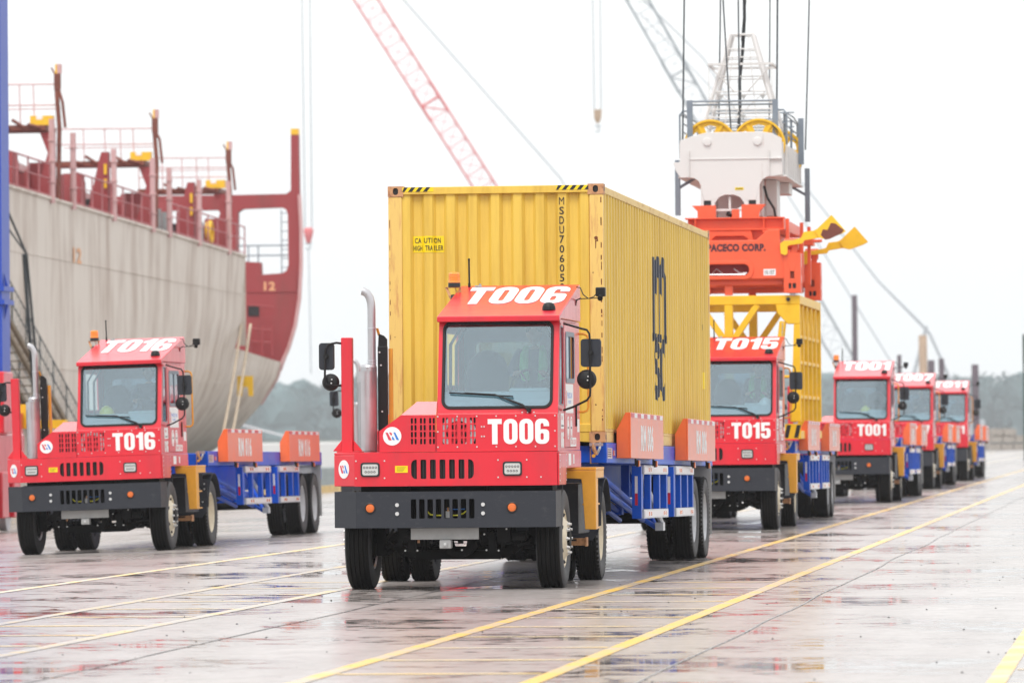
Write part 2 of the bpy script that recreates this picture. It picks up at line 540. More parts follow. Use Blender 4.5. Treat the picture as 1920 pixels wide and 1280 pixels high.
# ================================================================== SETTING
def ground_material():
    m = bpy.data.materials.new('wet_concrete')
    m.use_nodes = True
    t = m.node_tree
    L = t.links.new
    b = t.nodes['Principled BSDF']
    tc = t.nodes.new('ShaderNodeTexCoord')

    def nz(scale, detail=5, rough=0.6, sx=1, sy=1, dist=0.0):
        mp = t.nodes.new('ShaderNodeMapping')
        mp.inputs['Scale'].default_value = (sx, sy, 1)
        n = t.nodes.new('ShaderNodeTexNoise')
        n.inputs['Scale'].default_value = scale
        n.inputs['Detail'].default_value = detail
        n.inputs['Roughness'].default_value = rough
        n.inputs['Distortion'].default_value = dist
        L(tc.outputs['Object'], mp.inputs[0])
        L(mp.outputs[0], n.inputs['Vector'])
        return n

    def ramp(src, p0, c0, p1, c1):
        r = t.nodes.new('ShaderNodeValToRGB')
        r.color_ramp.elements[0].position = p0
        r.color_ramp.elements[0].color = (*c0, 1) if isinstance(c0, tuple) else (c0, c0, c0, 1)
        r.color_ramp.elements[1].position = p1
        r.color_ramp.elements[1].color = (*c1, 1) if isinstance(c1, tuple) else (c1, c1, c1, 1)
        L(src, r.inputs[0])
        return r

    def mixc(fac, a, c):
        n = t.nodes.new('ShaderNodeMix')
        n.data_type = 'RGBA'
        if isinstance(fac, float):
            n.inputs[0].default_value = fac
        else:
            L(fac, n.inputs[0])
        for i, q in ((6, a), (7, c)):
            if isinstance(q, tuple):
                n.inputs[i].default_value = (*q, 1)
            else:
                L(q, n.inputs[i])
        return n.outputs[2]

    big = nz(0.42, 3, 0.5, 1, 0.8)
    mid = nz(3.4, 5, 0.55, 0.75, 1.0, 0.5)
    fine = nz(9, 5, 0.7)
    col = ramp(mid.outputs['Fac'], 0.3, (0.33, 0.305, 0.295), 0.7, (0.47, 0.44, 0.425))
    # wetness: 0 damp, 1 standing water
    add = t.nodes.new('ShaderNodeMath')
    add.operation = 'MULTIPLY_ADD'
    L(big.outputs['Fac'], add.inputs[0])
    add.inputs[1].default_value = 0.45
    half = t.nodes.new('ShaderNodeMath')
    half.operation = 'MULTIPLY'
    half.inputs[1].default_value = 0.5
    L(mid.outputs['Fac'], half.inputs[0])
    L(half.outputs[0], add.inputs[2])
    pud = ramp(add.outputs[0], 0.455, 0.0, 0.525, 1.0)
    pud2 = ramp(add.outputs[0], 0.520, 0.0, 0.542, 1.0)
    wetc = mixc(pud.outputs[0], col.outputs[0], (0.26, 0.235, 0.225))
    trk = nz(1.0, 3, 0.5, 1.6, 0.025)
    trr = ramp(trk.outputs['Fac'], 0.35, (0.90, 0.885, 0.875), 0.60, (1.0, 1.0, 1.0))
    grn = ramp(fine.outputs['Fac'], 0.35, (0.86, 0.85, 0.84), 0.65, (1.06, 1.05, 1.04))
    mu = t.nodes.new('ShaderNodeMix')
    mu.data_type = 'RGBA'
    mu.blend_type = 'MULTIPLY'
    mu.inputs[0].default_value = 1.0
    L(wetc, mu.inputs[6])
    L(trr.outputs[0], mu.inputs[7])
    mu2 = t.nodes.new('ShaderNodeMix')
    mu2.data_type = 'RGBA'
    mu2.blend_type = 'MULTIPLY'
    mu2.inputs[0].default_value = 1.0
    L(mu.outputs[2], mu2.inputs[6])
    L(grn.outputs[0], mu2.inputs[7])
    L(mu2.outputs[2], b.inputs['Base Color'])
    ro = t.nodes.new('ShaderNodeMapRange')
    L(pud2.outputs[0], ro.inputs[0])
    ro.inputs[3].default_value = 0.25
    ro.inputs[4].default_value = 0.045
    L(ro.outputs[0], b.inputs['Roughness'])
    b.inputs['IOR'].default_value = 1.33
    bp = t.nodes.new('ShaderNodeBump')
    bp.inputs['Distance'].default_value = 0.006
    st = t.nodes.new('ShaderNodeMapRange')
    L(pud2.outputs[0], st.inputs[0])
    st.inputs[3].default_value = 0.16
    st.inputs[4].default_value = 0.0
    L(st.outputs[0], bp.inputs['Strength'])
    hm = t.nodes.new('ShaderNodeMath')
    hm.operation = 'ADD'
    L(fine.outputs['Fac'], hm.inputs[0])
    L(mid.outputs['Fac'], hm.inputs[1])
    L(hm.outputs[0], bp.inputs['Height'])
    L(bp.outputs[0], b.inputs['Normal'])
    return m


M['ground'] = ground_material()
g = MB()
ts = [-32.2, -28, -24, -20, -16, CREASE, -8, -4, 0, 10, 40, 200, 900, 2500]
ss = [-60, 0, 30, 60, 90, 130, 200, 300, 500, 720]
for t_ in ts:
    for s_ in ss:
        g.v.append((t_, s_, gz(t_)))
for i in range(len(ts) - 1):
    for j in range(len(ss) - 1):
        a = i * len(ss) + j
        g.f.append((a, a + len(ss), a + len(ss) + 1, a + 1))
        g.m.append(0)
o = g.build('ground', M['ground'])
o.rotation_euler.z = -YAW
struct(o)

# quay wall below the edge, river and far bank
o = MB().box(-32.6, -32.21, -60, 720, -4.0, gz(-32.2) - 0.02).build('quay_wall', 'concrete')
o.rotation_euler.z = -YAW
struct(o)


def water_material():
    m = bpy.data.materials.new('river_water')
    m.use_nodes = True
    t = m.node_tree
    b = t.nodes['Principled BSDF']
    b.inputs['Base Color'].default_value = (0.10, 0.13, 0.13, 1)
    b.inputs['Roughness'].default_value = 0.12
    tc = t.nodes.new('ShaderNodeTexCoord')
    n = t.nodes.new('ShaderNodeTexNoise')
    n.inputs['Scale'].default_value = 0.6
    n.inputs['Detail'].default_value = 5
    bp = t.nodes.new('ShaderNodeBump')
    bp.inputs['Strength'].default_value = 0.5
    bp.inputs['Distance'].default_value = 0.3
    t.links.new(tc.outputs['Object'], n.inputs['Vector'])
    t.links.new(n.outputs['Fac'], bp.inputs['Height'])
    t.links.new(bp.outputs[0], b.inputs['Normal'])
    return m


M['water'] = water_material()
o = MB().add([(-2600, -80, -3.0), (2600, -80, -3.0), (2600, 3000, -3.0), (-2600, 3000, -3.0)], [(0, 1, 2, 3)])
mb = MB()
mb.add([(-2600, -80, -3.0), (2600, -80, -3.0), (2600, 3000, -3.0), (-2600, 3000, -3.0)], [(0, 1, 2, 3)])
struct(mb.build('river_water', M['water']))
mb = MB()
xs_ = [-1500 + 100 * k for k in range(31)]
rows = [(2440, -3.2), (2460, -0.6), (2540, 0.4), (2750, 2.5), (2990, 4)]
for x_ in xs_:
    for y_, z_ in rows:
        mb.v.append((x_, y_ + 18 * math.sin(x_ * 0.011), z_))
for i in range(len(xs_) - 1):
    for j in range(len(rows) - 1):
        a = i * 5 + j
        mb.f.append((a, a + 5, a + 6, a + 1))
        mb.m.append(0)
struct(mb.build('far_bank', 'bank'))

# yellow kerb along the quay edge
o = MB().prism([(-32.2, gz(-32.2)), (-31.85, gz(-31.85) - 0.002), (-31.88, gz(-31.9) + 0.28), (-32.2, gz(-32.2) + 0.28)], 'y', -40, 620).build('quay_kerb', 'kerb')
o.rotation_euler.z = -YAW
tag(o, 'long low yellow kerb along the quay edge below the ship', 'kerb')


# painted lines ----------------------------------------------------------------
def line_material(name, col, worn, rough, ior, wear=0.0):
    m = bpy.data.materials.new(name)
    m.use_nodes = True
    t = m.node_tree
    b = t.nodes['Principled BSDF']
    tc = t.nodes.new('ShaderNodeTexCoord')
    n = t.nodes.new('ShaderNodeTexNoise')
    n.inputs['Scale'].default_value = 1.1
    n.inputs['Detail'].default_value = 9
    n.inputs['Roughness'].default_value = 0.75
    r = t.nodes.new('ShaderNodeValToRGB')
    r.color_ramp.elements[0].position = 0.41 + wear
    r.color_ramp.elements[0].color = (*worn, 1)
    r.color_ramp.elements[1].position = 0.56 + wear
    r.color_ramp.elements[1].color = (*col, 1)
    t.links.new(tc.outputs['Object'], n.inputs['Vector'])
    t.links.new(n.outputs['Fac'], r.inputs[0])
    t.links.new(r.outputs[0], b.inputs['Base Color'])
    b.inputs['Roughness'].default_value = rough
    b.inputs['IOR'].default_value = ior
    return m


M['line'] = line_material('worn_yellow_line', (0.80, 0.50, 0.07), (0.50, 0.43, 0.34), 0.30, 1.32)
M['faint_line'] = line_material('half_worn_yellow_line', (0.80, 0.52, 0.10), (0.46, 0.42, 0.38), 0.28, 1.33, 0.07)
M['thin_line'] = line_material('faded_thin_line', (0.90, 0.64, 0.26), (0.62, 0.56, 0.50), 0.5, 1.33)


def strip(name, t0, t1, s0, s1, m, dz=0.004, step=30, wob=0.0):
    mb = MB()
    n = max(1, int((s1 - s0) / step))
    for k in range(n + 1):
        s_ = s0 + (s1 - s0) * k / n
        w = wob * noise.noise((s_ * 0.21, t0, 0))
        mb.v += [(t0 + w, s_, gz(t0) + dz), (t1 + w, s_, gz(t1) + dz)]
    for k in range(n):
        mb.f.append((2 * k, 2 * k + 1, 2 * k + 3, 2 * k + 2))
        mb.m.append(0)
    o = mb.build(name, m)
    o.rotation_euler.z = -YAW
    return struct(o)


for t_ in (-5.75, -4.17, -1.1, -8.75, -10.25):
    strip('lane_line', t_ - 0.065, t_ + 0.065, -20, 420, 'faint_line' if t_ < -8 else 'line')
strip('lane_line', -12.42, -12.30, -20, 420, 'thin_line')
for k in range(17):
    s_ = 24.6 + 2.35 * k
    dz = 0.004
    strip('crossing_line', -5.665, -4.255, s_, s_ + 0.12, 'thin_line')
    strip('crossing_line', -10.165, -8.835, s_ + 0.8, s_ + 0.92, 'thin_line')
    if k < 30:
        strip('crossing_line', -1.015, 0.6, s_ + 0.4, s_ + 0.54, 'thin_line')
M['joint'] = mat('joint_sealant', (0.26, 0.24, 0.23), 0.5, streak=((1, 0.5, 1), (0.02, 0.02, 0.02), 0.42, 0.52), vscale=1.5)
M['joint_light'] = mat('chipped_joint', (0.30, 0.29, 0.29), 0.5, streak=((1, 1, 1), (0.10, 0.10, 0.10), 0.52, 0.60), vscale=6)
strip('slab_joint', -7.612, -7.594, 10, 420, 'joint', step=0.7, wob=0.05)
strip('slab_joint', -3.452, -3.434, 10, 420, 'joint_light', step=0.7, wob=0.05)
# loose grit
mb = MB()
for k in range(420):
    t_ = random.uniform(-13, 1.5)
    s_ = random.uniform(34, 90)
    r = random.uniform(0.004, 0.013)
    z = gz(t_)
    mb.add([(t_ - r, s_, z), (t_, s_ - r, z), (t_ + r, s_, z), (t_, s_ + r, z), (t_, s_, z + r * 0.9)],
           [(0, 1, 4), (1, 2, 4), (2, 3, 4), (3, 0, 4)])
o = mb.build('grit', 'black')
o.rotation_euler.z = -YAW
o['kind'] = 'stuff'
o['label'] = 'small dark grit scattered on the wet concrete'
o['category'] = 'grit'

# ================================================================== TERMINAL TRACTOR
# local frame: x across (positive towards the cab side), y rearwards from the bumper face, z up


def make_wheel(parent, x, y, r, side, width, kind, name='wheel'):
    """side = +1 when the outside of the wheel faces +x. Returns the tyre object; rim (and hub) are its children."""
    mb = MB()
    h = width / 2
    prof = [(-h * 0.80, r * 0.60), (-h * 0.95, r * 0.66), (-h, r * 0.80), (-h * 0.97, r * 0.90), (-h * 0.84, r * 0.975), (-h * 0.72, r * 0.995)]
    mis = [1, 1, 1, 1, 0]
    gxs = [-0.50, -0.17, 0.17, 0.50]
    for gx in gxs:
        c = gx * h
        prof += [(c - 0.009, r), (c - 0.006, r - 0.014), (c + 0.006, r - 0.014), (c + 0.009, r)]
        mis += [0, 0, 0, 0]
    prof += [(h * 0.72, r * 0.995), (h * 0.84, r * 0.975), (h * 0.97, r * 0.90), (h, r * 0.80), (h * 0.95, r * 0.66), (h * 0.80, r * 0.60)]
    mis += [0, 0, 1, 1, 1, 1]
    mb.lathe(prof, (0, 0, 0), 'x', 56, mis=mis[:len(prof) - 1])
    if kind != 'front':      # shoulder lugs
        for k in range(56):
            a = 2 * PI * k / 56
            for sx in (-1, 1):
                c, s_ = math.cos(a), math.sin(a)
                p0 = (sx * h * 0.70, c * r * 0.992, s_ * r * 0.992)
                p1 = (sx * h * 0.93, c * r * 0.945, s_ * r * 0.945)
                mb.bar(p0, p1, 0.030, 0.022, 0, up=(0, c, s_))
    t = mb.build(name, ['tyre', 'sidewall'], parent)
    t.location = (x, y, r - 0.006)
    rb = MB()
    rr_ = r * 0.60
    s = side
    col = 'cream' if kind != 'trailer' else 'grey_rim'
    if kind == 'front':
        rb.lathe([(s * h * 0.80, rr_), (s * h * 0.86, rr_ * 0.93), (s * h * 0.60, rr_ * 0.86), (s * h * 0.95, rr_ * 0.62), (s * h * 1.12, rr_ * 0.56),
                  (s * h * 1.12, rr_ * 0.36)], (0, 0, 0), 'x', 32, 0)
        rb.lathe([(s * h * 1.12, rr_ * 0.38), (s * h * 1.30, rr_ * 0.33), (s * h * 1.34, rr_ * 0.2), (s * h * 1.34, 0.001)], (0, 0, 0), 'x', 20, 1)
        for k in range(6):          # hand holes
            a = 2 * PI * (k + 0.5) / 6
            rb.cyl((s * h * 0.70, math.cos(a) * rr_ * 0.78, math.sin(a) * rr_ * 0.78), (s * h * 0.84, math.cos(a) * rr_ * 0.74, math.sin(a) * rr_ * 0.74), 0.028, 10, 2)
        # inner side
        rb.lathe([(-s * h * 0.80, rr_), (-s * h * 0.5, rr_ * 0.93), (s * h * 0.4, rr_ * 0.86)], (0, 0, 0), 'x', 32, 1)
        rb.lathe([(-s * h * 0.82, rr_ * 0.99), (-s * h * 0.84, rr_ * 0.93), (-s * h * 0.7, rr_ * 0.91)], (0, 0, 0), 'x', 32, 3)
        rb.lathe([(s * h * 0.3, rr_ * 0.8), (-s * h * 0.9, rr_ * 0.62), (-s * h * 1.0, 0.001)], (0, 0, 0), 'x', 20, 1)
    else:
        rb.lathe([(s * h * 0.80, rr_), (s * h * 0.84, rr_ * 0.95), (s * h * 0.5, rr_ * 0.90), (-s * h * 0.1, rr_ * 0.84), (-s * h * 0.35, rr_ * 0.74),
                  (-s * h * 0.35, rr_ * 0.50), (s * h * 0.1, rr_ * 0.46), (s * h * 0.15, 0.001)], (0, 0, 0), 'x', 32, 0)
        rb.lathe([(-s * h * 0.80, rr_), (-s * h * 0.5, rr_ * 0.8), (-s * h * 0.45, 0.001)], (0, 0, 0), 'x', 24, 1)
    rb.build('rim', [col, 'underbody', 'ink', 'steel'], t)
    if kind == 'front':
        hb = MB()
        for k in range(10):
            a = 2 * PI * k / 10
            q = (math.cos(a) * rr_ * 0.50, math.sin(a) * rr_ * 0.50)
            hb.cyl((s * h * 1.10, *q), (s * h * 1.36, *q), 0.015, 6, 0)
            hb.cyl((s * h * 1.12, *q), (s * h * 1.22, *q), 0.023, 6, 0)
        hb.build('wheel_nuts', 'bolt', t)
    return t


def bolts(mb, pts, r=0.012, d=0.01, axis=(0, -1, 0), mi=0):
    for p in pts:
        p = Vector(p)
        mb.cyl(p, p + Vector(axis) * d, r, 8, mi)


def logo(parent, o, u, r):
    """Round white badge with leaning red and blue strokes."""
    o = Vector(o)
    u = Vector(u).normalized()
    v = Vector((0, 0, 1))
    n = Vector(u.cross(v)).normalized()          # points to the front
    m1 = MB()
    m1.plate(circ(0, 0, r, 28), [], o, u, v, n * 0.004, 0)
    k = r / 0.1
    a = [(-0.072, 0.04), (-0.048, 0.04), (-0.005, -0.042), (-0.028, -0.045), (-0.040, -0.038)]
    a2 = [(-0.034, 0.04), (-0.018, 0.042), (-0.004, 0.034), (0.0, 0.02), (-0.010, 0.004)]
    b = [(0.014, 0.042), (0.034, 0.042), (0.076, -0.042), (0.054, -0.042), (0.046, -0.036)]
    b2 = [(0.006, 0.0), (0.030, -0.042), (0.012, -0.042), (0.0, -0.034), (-0.002, -0.018)]
    sc = lambda L: [(p[0] * k, p[1] * k) for p in L]
    for q, mi in ((a, 1), (a2, 1), (b, 2), (b2, 2)):
        m1.plate(sc(q), [], o + n * 0.0042, u, v, n * 0.002, mi)
    return m1.build('round_badge', ['white', 'logo_red', 'logo_blue'], parent)


def cab_front_pt(x, z, off=0.0):
    """Point on the leaning windscreen plane."""
    y = 0.10 + (z - 1.87) * 0.25 / 1.0
    return (x, y - off, z)


def make_tractor():
    t = thing('terminal_tractor', '', 'tractor unit')
    # ---- bumper -----------------------------------------------------
    b = MB()
    slots = [rr(-0.355 + 0.0885 * k, 0.862, 0.058, 0.205, 0.012, 2) for k in range(8)]
    sig = [circ(-0.819, 0.872, 0.062, 20), circ(0.692, 0.872, 0.062, 20)]
    b.plate([(-0.968, 0.662), (1.158, 0.662), (1.158, 1.045), (-0.968, 1.045)], slots + sig, (0, 0, 0), (1, 0, 0), (0, 0, 1), (0, 0.035, 0))
    ch = Vector((-0.275, 0.31, 0)).normalized()
    L_ = math.hypot(0.275, 0.31)
    b.plate([(0, 0.662), (L_, 0.662), (L_, 1.045), (0, 1.045)], [], (-0.968, 0.0, 0), ch, (0, 0, 1), (ch.y * 0.035, -ch.x * 0.035, 0))
    b.box(-1.243, -1.208, 0.31, 0.62, 0.662, 1.045)
    b.box(1.123, 1.158, 0.035, 0.56, 0.662, 1.045)
    b.prism([(-0.966, 0.036), (1.122, 0.036), (1.122, 0.20), (-1.1, 0.20)], 'z', 1.020, 1.044)
    b.prism([(-0.966, 0.036), (1.122, 0.036), (1.122, 0.20), (-1.1, 0.20)], 'z', 0.663, 0.69)
    bump = b.build('bumper', 'bumper', t)
    mb = MB()
    bolts(mb, [(x, 0, z) for x in (-0.53, 0.385) for z in (0.812, 0.905)], 0.021, 0.014)
    mb.build('bolts', 'bolt', bump)
    for x in (-0.819, 0.692):
        mb = MB()
        mb.lathe([(0.03, 0.062), (-0.006, 0.062), (-0.010, 0.052), (0.0, 0.046)], (x, 0, 0.872), 'y', 24, 1)
        mb.lathe([(0.004, 0.047), (-0.004, 0.043), (-0.010, 0.022), (-0.011, 0.001)], (x, 0, 0.872), 'y', 24, 0)
        for a in range(-2, 3):
            for c in range(-2, 3):
                if abs(a) + abs(c) < 4:
                    mb.cyl((x + a * 0.016, -0.006, 0.872 + c * 0.016), (x + a * 0.016, -0.014, 0.872 + c * 0.016), 0.0055, 6, 0)
        mb.build('turn_signal', ['signal', 'ink'], t)
    # ---- lower red body ----------------------------------------------
    mb = MB()
    holes = []
    for k in range(7):
        x = -0.352 + 0.1015 * k
        if k == 0:
            h = [(x + 0.031, 1.178), (x + 0.031, 1.382)] + arc(x + 0.018, 1.322, 0.048, 0.060, 90, 180, 5) + arc(x + 0.018, 1.238, 0.048, 0.060, 180, 270, 5)
        elif k == 6:
            h = [(x - 0.031, 1.382), (x - 0.031, 1.178)] + arc(x - 0.018, 1.238, 0.048, 0.060, 270, 360, 5) + arc(x - 0.018, 1.322, 0.048, 0.060, 0, 90, 5)
        else:
            h = rr(x, 1.28, 0.062, 0.204, 0.012, 2)
        holes.append(h)
    mb.plate(rect(-0.985, 1.172, 1.103, 1.458), holes, (0, 0.03, 0), (1, 0, 0), (0, 0, 1), (0, 0.03, 0))
    fr = mb.build('front_panel', 'red', t)
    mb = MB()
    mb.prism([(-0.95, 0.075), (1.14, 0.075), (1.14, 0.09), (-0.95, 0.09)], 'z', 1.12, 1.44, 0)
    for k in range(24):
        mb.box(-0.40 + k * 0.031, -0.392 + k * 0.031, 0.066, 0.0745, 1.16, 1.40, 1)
    mb.build('slot_shade_backing', ['ink', 'underbody'], fr)  # dark sheet stands in for the shade behind the slots
    mb = MB()
    pts = [(-0.985, 0.0605), (-1.245, 0.32), (-1.245, 1.02), (1.192, 1.02), (1.192, 0.10), (1.172, 0.0605)]
    # top skin, left chamfer, sides
    mb.prism(pts, 'z', 1.435, 1.460)
    c0, c1 = Vector((-0.985, 0.032, 0)), Vector((-1.245, 0.32, 0))
    d = (c1 - c0)
    mb.plate(rect(0, d.length, 1.103, 1.4345), [], c0, d.normalized(), (0, 0, 1), Vector((d.y, -d.x, 0)).normalized() * 0.02)
    mb.box(-1.245, -1.225, 0.322, 1.02, 1.103, 1.4345)
    mb.prism([(0.04, 1.103), (0.30, 1.103), (0.72, 1.10), (0.77, 1.17), (0.77, 1.4345), (0.04, 1.4345)], 'x', 1.174, 1.193)
    mb.build('lower_body', 'red', t, bevel=0.006)
    mb = MB()
    mb.box(0.92, 1.190, 0.772, 2.34, 1.275, 1.458)
    mb.box(-0.70, 0.918, 1.022, 2.34, 1.275, 1.458)
    mb.build('sill_body', 'red', t, bevel=0.006)
    # head lamps
    for x in (-0.818, 0.697):
        hl = MB()
        hl.plate(rr(x, 1.280, 0.204, 0.152, 0.03, 3), [rr(x, 1.280, 0.170, 0.118, 0.02, 3)], (0, 0.029, 0), (1, 0, 0), (0, 0, 1), (0, -0.016, 0))
        hlo = hl.build('headlamp', 'ink', t, bevel=0.003)
        q = MB()
        q.plate(rr(x, 1.280, 0.168, 0.116, 0.02, 3), [], (0, 0.024, 0), (1, 0, 0), (0, 0, 1), (0, -0.005, 0))
        for zz, n in ((1.303, 5), (1.256, 4)):
            for k in range(n):
                cx = x + (k - (n - 1) / 2) * 0.031
                q.cyl((cx, 0.022, zz), (cx, 0.014, zz), 0.0125, 10, 1)
                q.cyl((cx, 0.016, zz), (cx, 0.010, zz), 0.006, 8, 0)
        q.build('lamp_insert', ['lens', 'lens_dark'], hlo)
    mb = MB()
    mb.box(-0.552, -0.417, 0.026, 0.031, 1.246, 1.318, 0)
    for k in range(4):
        mb.box(-0.535, -0.435 - 0.01 * k, 0.0245, 0.026, 1.300 - k * 0.013, 1.303 - k * 0.013, 1)
    mb.build('warning_sticker', ['sticker_yellow', 'ink'], t)
    mb = MB()
    pp = [(x, 0.03, z) for x in (-0.97, -0.665, 0.545, 0.850) for z in (1.190, 1.372)]
    pp += [(1.0, 0.03, 1.19)]
    pp += [(x, 0.05, z) for x in (-0.095, 0.112, 0.320, 0.527, 0.735, 0.942, 1.150) for z in (1.512, 1.835)]
    pp += [(-0.095, 0.05, 1.675), (1.150, 0.05, 1.675)] + [(x, 0.05, z) for x in (0.371, 0.398) for z in (1.622, 1.725)]
    pp += [(x, 0.085, 1.872) for x in (0.80, 0.858, 0.925)]
    bolts(mb, pp, 0.0085, 0.007)
    bolts(mb, [(1.193, y, z) for y in (0.10, 0.74) for z in (1.15, 1.22, 1.29, 1.36, 1.42)], 0.007, 0.006, (1, 0, 0))
    mb.build('panel_bolts', 'bolt', t)
    # ---- upper grille panel and hood ----------------------------------
    def grille_holes(x0, n):
        hs = []
        for k in range(n):
            for j in range(2):
                for i in range(4):
                    hs.append(rr(x0 + k * 0.0975 + j * 0.0385, 1.574 + i * 0.0725, 0.0225, 0.060, 0.008, 2))
        return hs
    mb = MB()
    mb.plate(rect(-0.112, 1.178, 1.463, 1.852), grille_holes(-0.035, 4), (0, 0.05, 0), (1, 0, 0), (0, 0, 1), (0, 0.02, 0))
    gp = mb.build('grille_panel', 'red', t, bevel=0)
    mb = MB()
    mb.box(-0.08, 0.34, 0.085, 0.095, 1.50, 1.83, 0)  # dark sheet for the shade behind the grille
    mb.lathe([(0, 0.19), (-0.01, 0.19), (-0.01, 0.13), (0, 0.13)], (0.12, 0.084, 1.66), 'y', 24, 1)
    for k in range(5):
        a = 2 * PI * k / 5 + 0.4
        mb.bar((0.12, 0.078, 1.66), (0.12 + 0.17 * math.cos(a), 0.078, 1.66 + 0.17 * math.sin(a)), 0.05, 0.006, 2, up=(0, 1, 0))
    mb.build('radiator_fan', ['ink', 'steel', 'red_mark'], gp)
    mb = MB()
    hp = [(-0.722, 1.463), (-0.120, 1.463), (-0.120, 1.852), (-0.488, 1.852), (-0.722, 1.685)]
    mb.plate(hp, grille_holes(-0.372, 3), (0, 0.05, 0), (1, 0, 0), (0, 0, 1), (0, 0.02, 0))
    hd = mb.build('hood_front', 'red', t)
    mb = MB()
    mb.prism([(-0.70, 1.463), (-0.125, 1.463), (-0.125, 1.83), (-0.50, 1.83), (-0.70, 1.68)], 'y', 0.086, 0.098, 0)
    mb.build('slot_shade_backing', 'ink', hd)  # dark sheet in place of the shade inside the hood slots
    mb = MB()    # hood shell: leaning strip, sloped shoulder and top
    hpo = [(-0.722, 1.463), (-0.722, 1.685), (-0.325, 1.995), (-0.110, 1.995), (-0.110, 1.463)]
    mb.add([(-0.488, 0.05, 1.853), (-0.112, 0.05, 1.853), (-0.112, 0.135, 1.995), (-0.325, 0.135, 1.995),
            (-0.488, 0.09, 1.853), (-0.112, 0.09, 1.853), (-0.112, 0.165, 1.992), (-0.325, 0.165, 1.992)],
           [(0, 1, 2, 3), (7, 6, 5, 4), (0, 4, 5, 1), (1, 5, 6, 2), (2, 6, 7, 3), (3, 7, 4, 0)])
    mb.add([(-0.722, 0.05, 1.685), (-0.489, 0.05, 1.853), (-0.3255, 0.135, 1.9945), (-0.3255, 1.6, 1.9945), (-0.722, 1.6, 1.685),
            (-0.702, 0.072, 1.675), (-0.480, 0.072, 1.838), (-0.3255, 0.140, 1.970), (-0.3255, 1.6, 1.970), (-0.702, 1.6, 1.675)],
           [(0, 1, 2, 3, 4), (9, 8, 7, 6, 5), (0, 5, 6, 1), (1, 6, 7, 2), (2, 7, 8, 3), (3, 8, 9, 4), (4, 9, 5, 0)])
    mb.box(-0.325, -0.110, 0.166, 1.6, 1.972, 1.9945)
    mb.box(-0.722, -0.702, 0.072, 1.6, 1.463, 1.674)
    mb.box(-0.701, -0.112, 1.58, 1.6, 1.463, 1.67)
    mb.build('hood', 'red', t, bevel=0.0)
    # ---- cab -----------------------------------------------------------
    k = math.sqrt(1 + 0.0625)
    v = Vector((0, 0.25, 1.0))
    X0, X1 = -0.108, 1.178
    mb = MB()
    # leaning front frame with the windscreen opening; plane coordinate = z - 1.87
    mb.plate(rect(X0, X1, 0.0, 0.99), [rr(0.5275, 0.507, 1.165, 0.915, 0.085, 6)], (0, 0.10, 1.87), (1, 0, 0), v, (0, 0.045, -0.012))
    mb.add([(X0, 0.05, 1.853), (X1, 0.05, 1.853), (X1, 0.10, 1.870), (X0, 0.10, 1.870), (X0, 0.09, 1.853), (X1, 0.09, 1.853), (X1, 0.14, 1.868), (X0, 0.14, 1.868)],
           [(0, 1, 2, 3), (7, 6, 5, 4), (0, 4, 5, 1), (1, 5, 6, 2), (2, 6, 7, 3), (3, 7, 4, 0)])
    mb.build('windscreen_frame', 'red', t)
    # cab side skins (y-z outlines)
    side = [(0.072, 1.463), (2.35, 1.463), (2.35, 2.855), (0.352, 2.855), (0.150, 1.90), (0.072, 1.852)]
    quarter = [(0.255, 1.965), (0.620, 1.955), (0.660, 2.00), (0.660, 2.77), (0.445, 2.775)]
    door = rect(0.745, 1.985, 1.492, 2.84)
    mb = MB()
    mb.plate(side, [quarter, door], (X1 - 0.02, 0, 0), (0, 1, 0), (0, 0, 1), (0.02, 0, 0))
    mb.build('cab_side', 'red', t)
    mb = MB()
    mb.plate(side, [rr(1.3, 2.45, 1.0, 0.55, 0.05, 3)], (X0, 0, 0), (0, 1, 0), (0, 0, 1), (0.02, 0, 0))
    mb.build('cab_side', 'red', t)
    mb = MB()
    mb.plate(rect(X0 + 0.021, X1 - 0.021, 1.463, 2.855), [rr(0.40, 2.36, 0.74, 0.60, 0.06, 4)], (0, 2.33, 0), (1, 0, 0), (0, 0, 1), (0, 0.02, 0))
    mb.build('cab_rear_wall', 'red', t)
    mb = MB()
    mb.box(X0 + 0.022, X1 - 0.022, 0.11, 2.32, 1.86, 1.88, 0)         # floor of the visible cabin
    mb.plate(rect(X0 + 0.022, X1 - 0.022, 1.885, 2.85), [rr(0.40, 2.36, 0.72, 0.58, 0.06, 4)], (0, 2.31, 0), (1, 0, 0), (0, 0, 1), (0, 0.012, 0), 0)
    mb.box(X0 + 0.022, X1 - 0.022, 0.40, 2.30, 2.828, 2.840, 0)
    mb.box(X0 + 0.022, X0 + 0.03, 0.4, 0.76, 1.885, 2.82, 0)
    mb.box(X0 + 0.022, X0 + 0.03, 0.4, 2.3, 1.885, 2.12, 0)
    for yy in (0.60, 1.1):       # roll bars seen through the screen
        mb.tube([(X0 + 0.08, yy, 1.9), (X0 + 0.08, yy + 0.05, 2.6), (X0 + 0.20, yy + 0.06, 2.80), (X1 - 0.2, yy + 0.06, 2.80), (X1 - 0.08, yy + 0.05, 2.6), (X1 - 0.08, yy, 1.9)], 0.018, 8, 1)
    mb.build('cab_lining', ['cab_inside', 'black'], t)
    mb = MB()
    mb.box(X0 + 0.05, X1 - 0.3, 2.326, 2.329, 2.02, 2.72)
    mb.build('rear_window', 'side_glass', t)
    d_ = MB()
    d_.prism([(0.17, 1.885), (0.62, 1.885), (0.60, 2.06), (0.34, 2.10), (0.18, 1.99)], 'x', X0 + 0.03, X1 - 0.03)
    d_.box(0.62, 1.05, 0.40, 0.56, 2.085, 2.13)
    ds = d_.build('dashboard', 'dash', t, bevel=0.02)
    mb = MB()
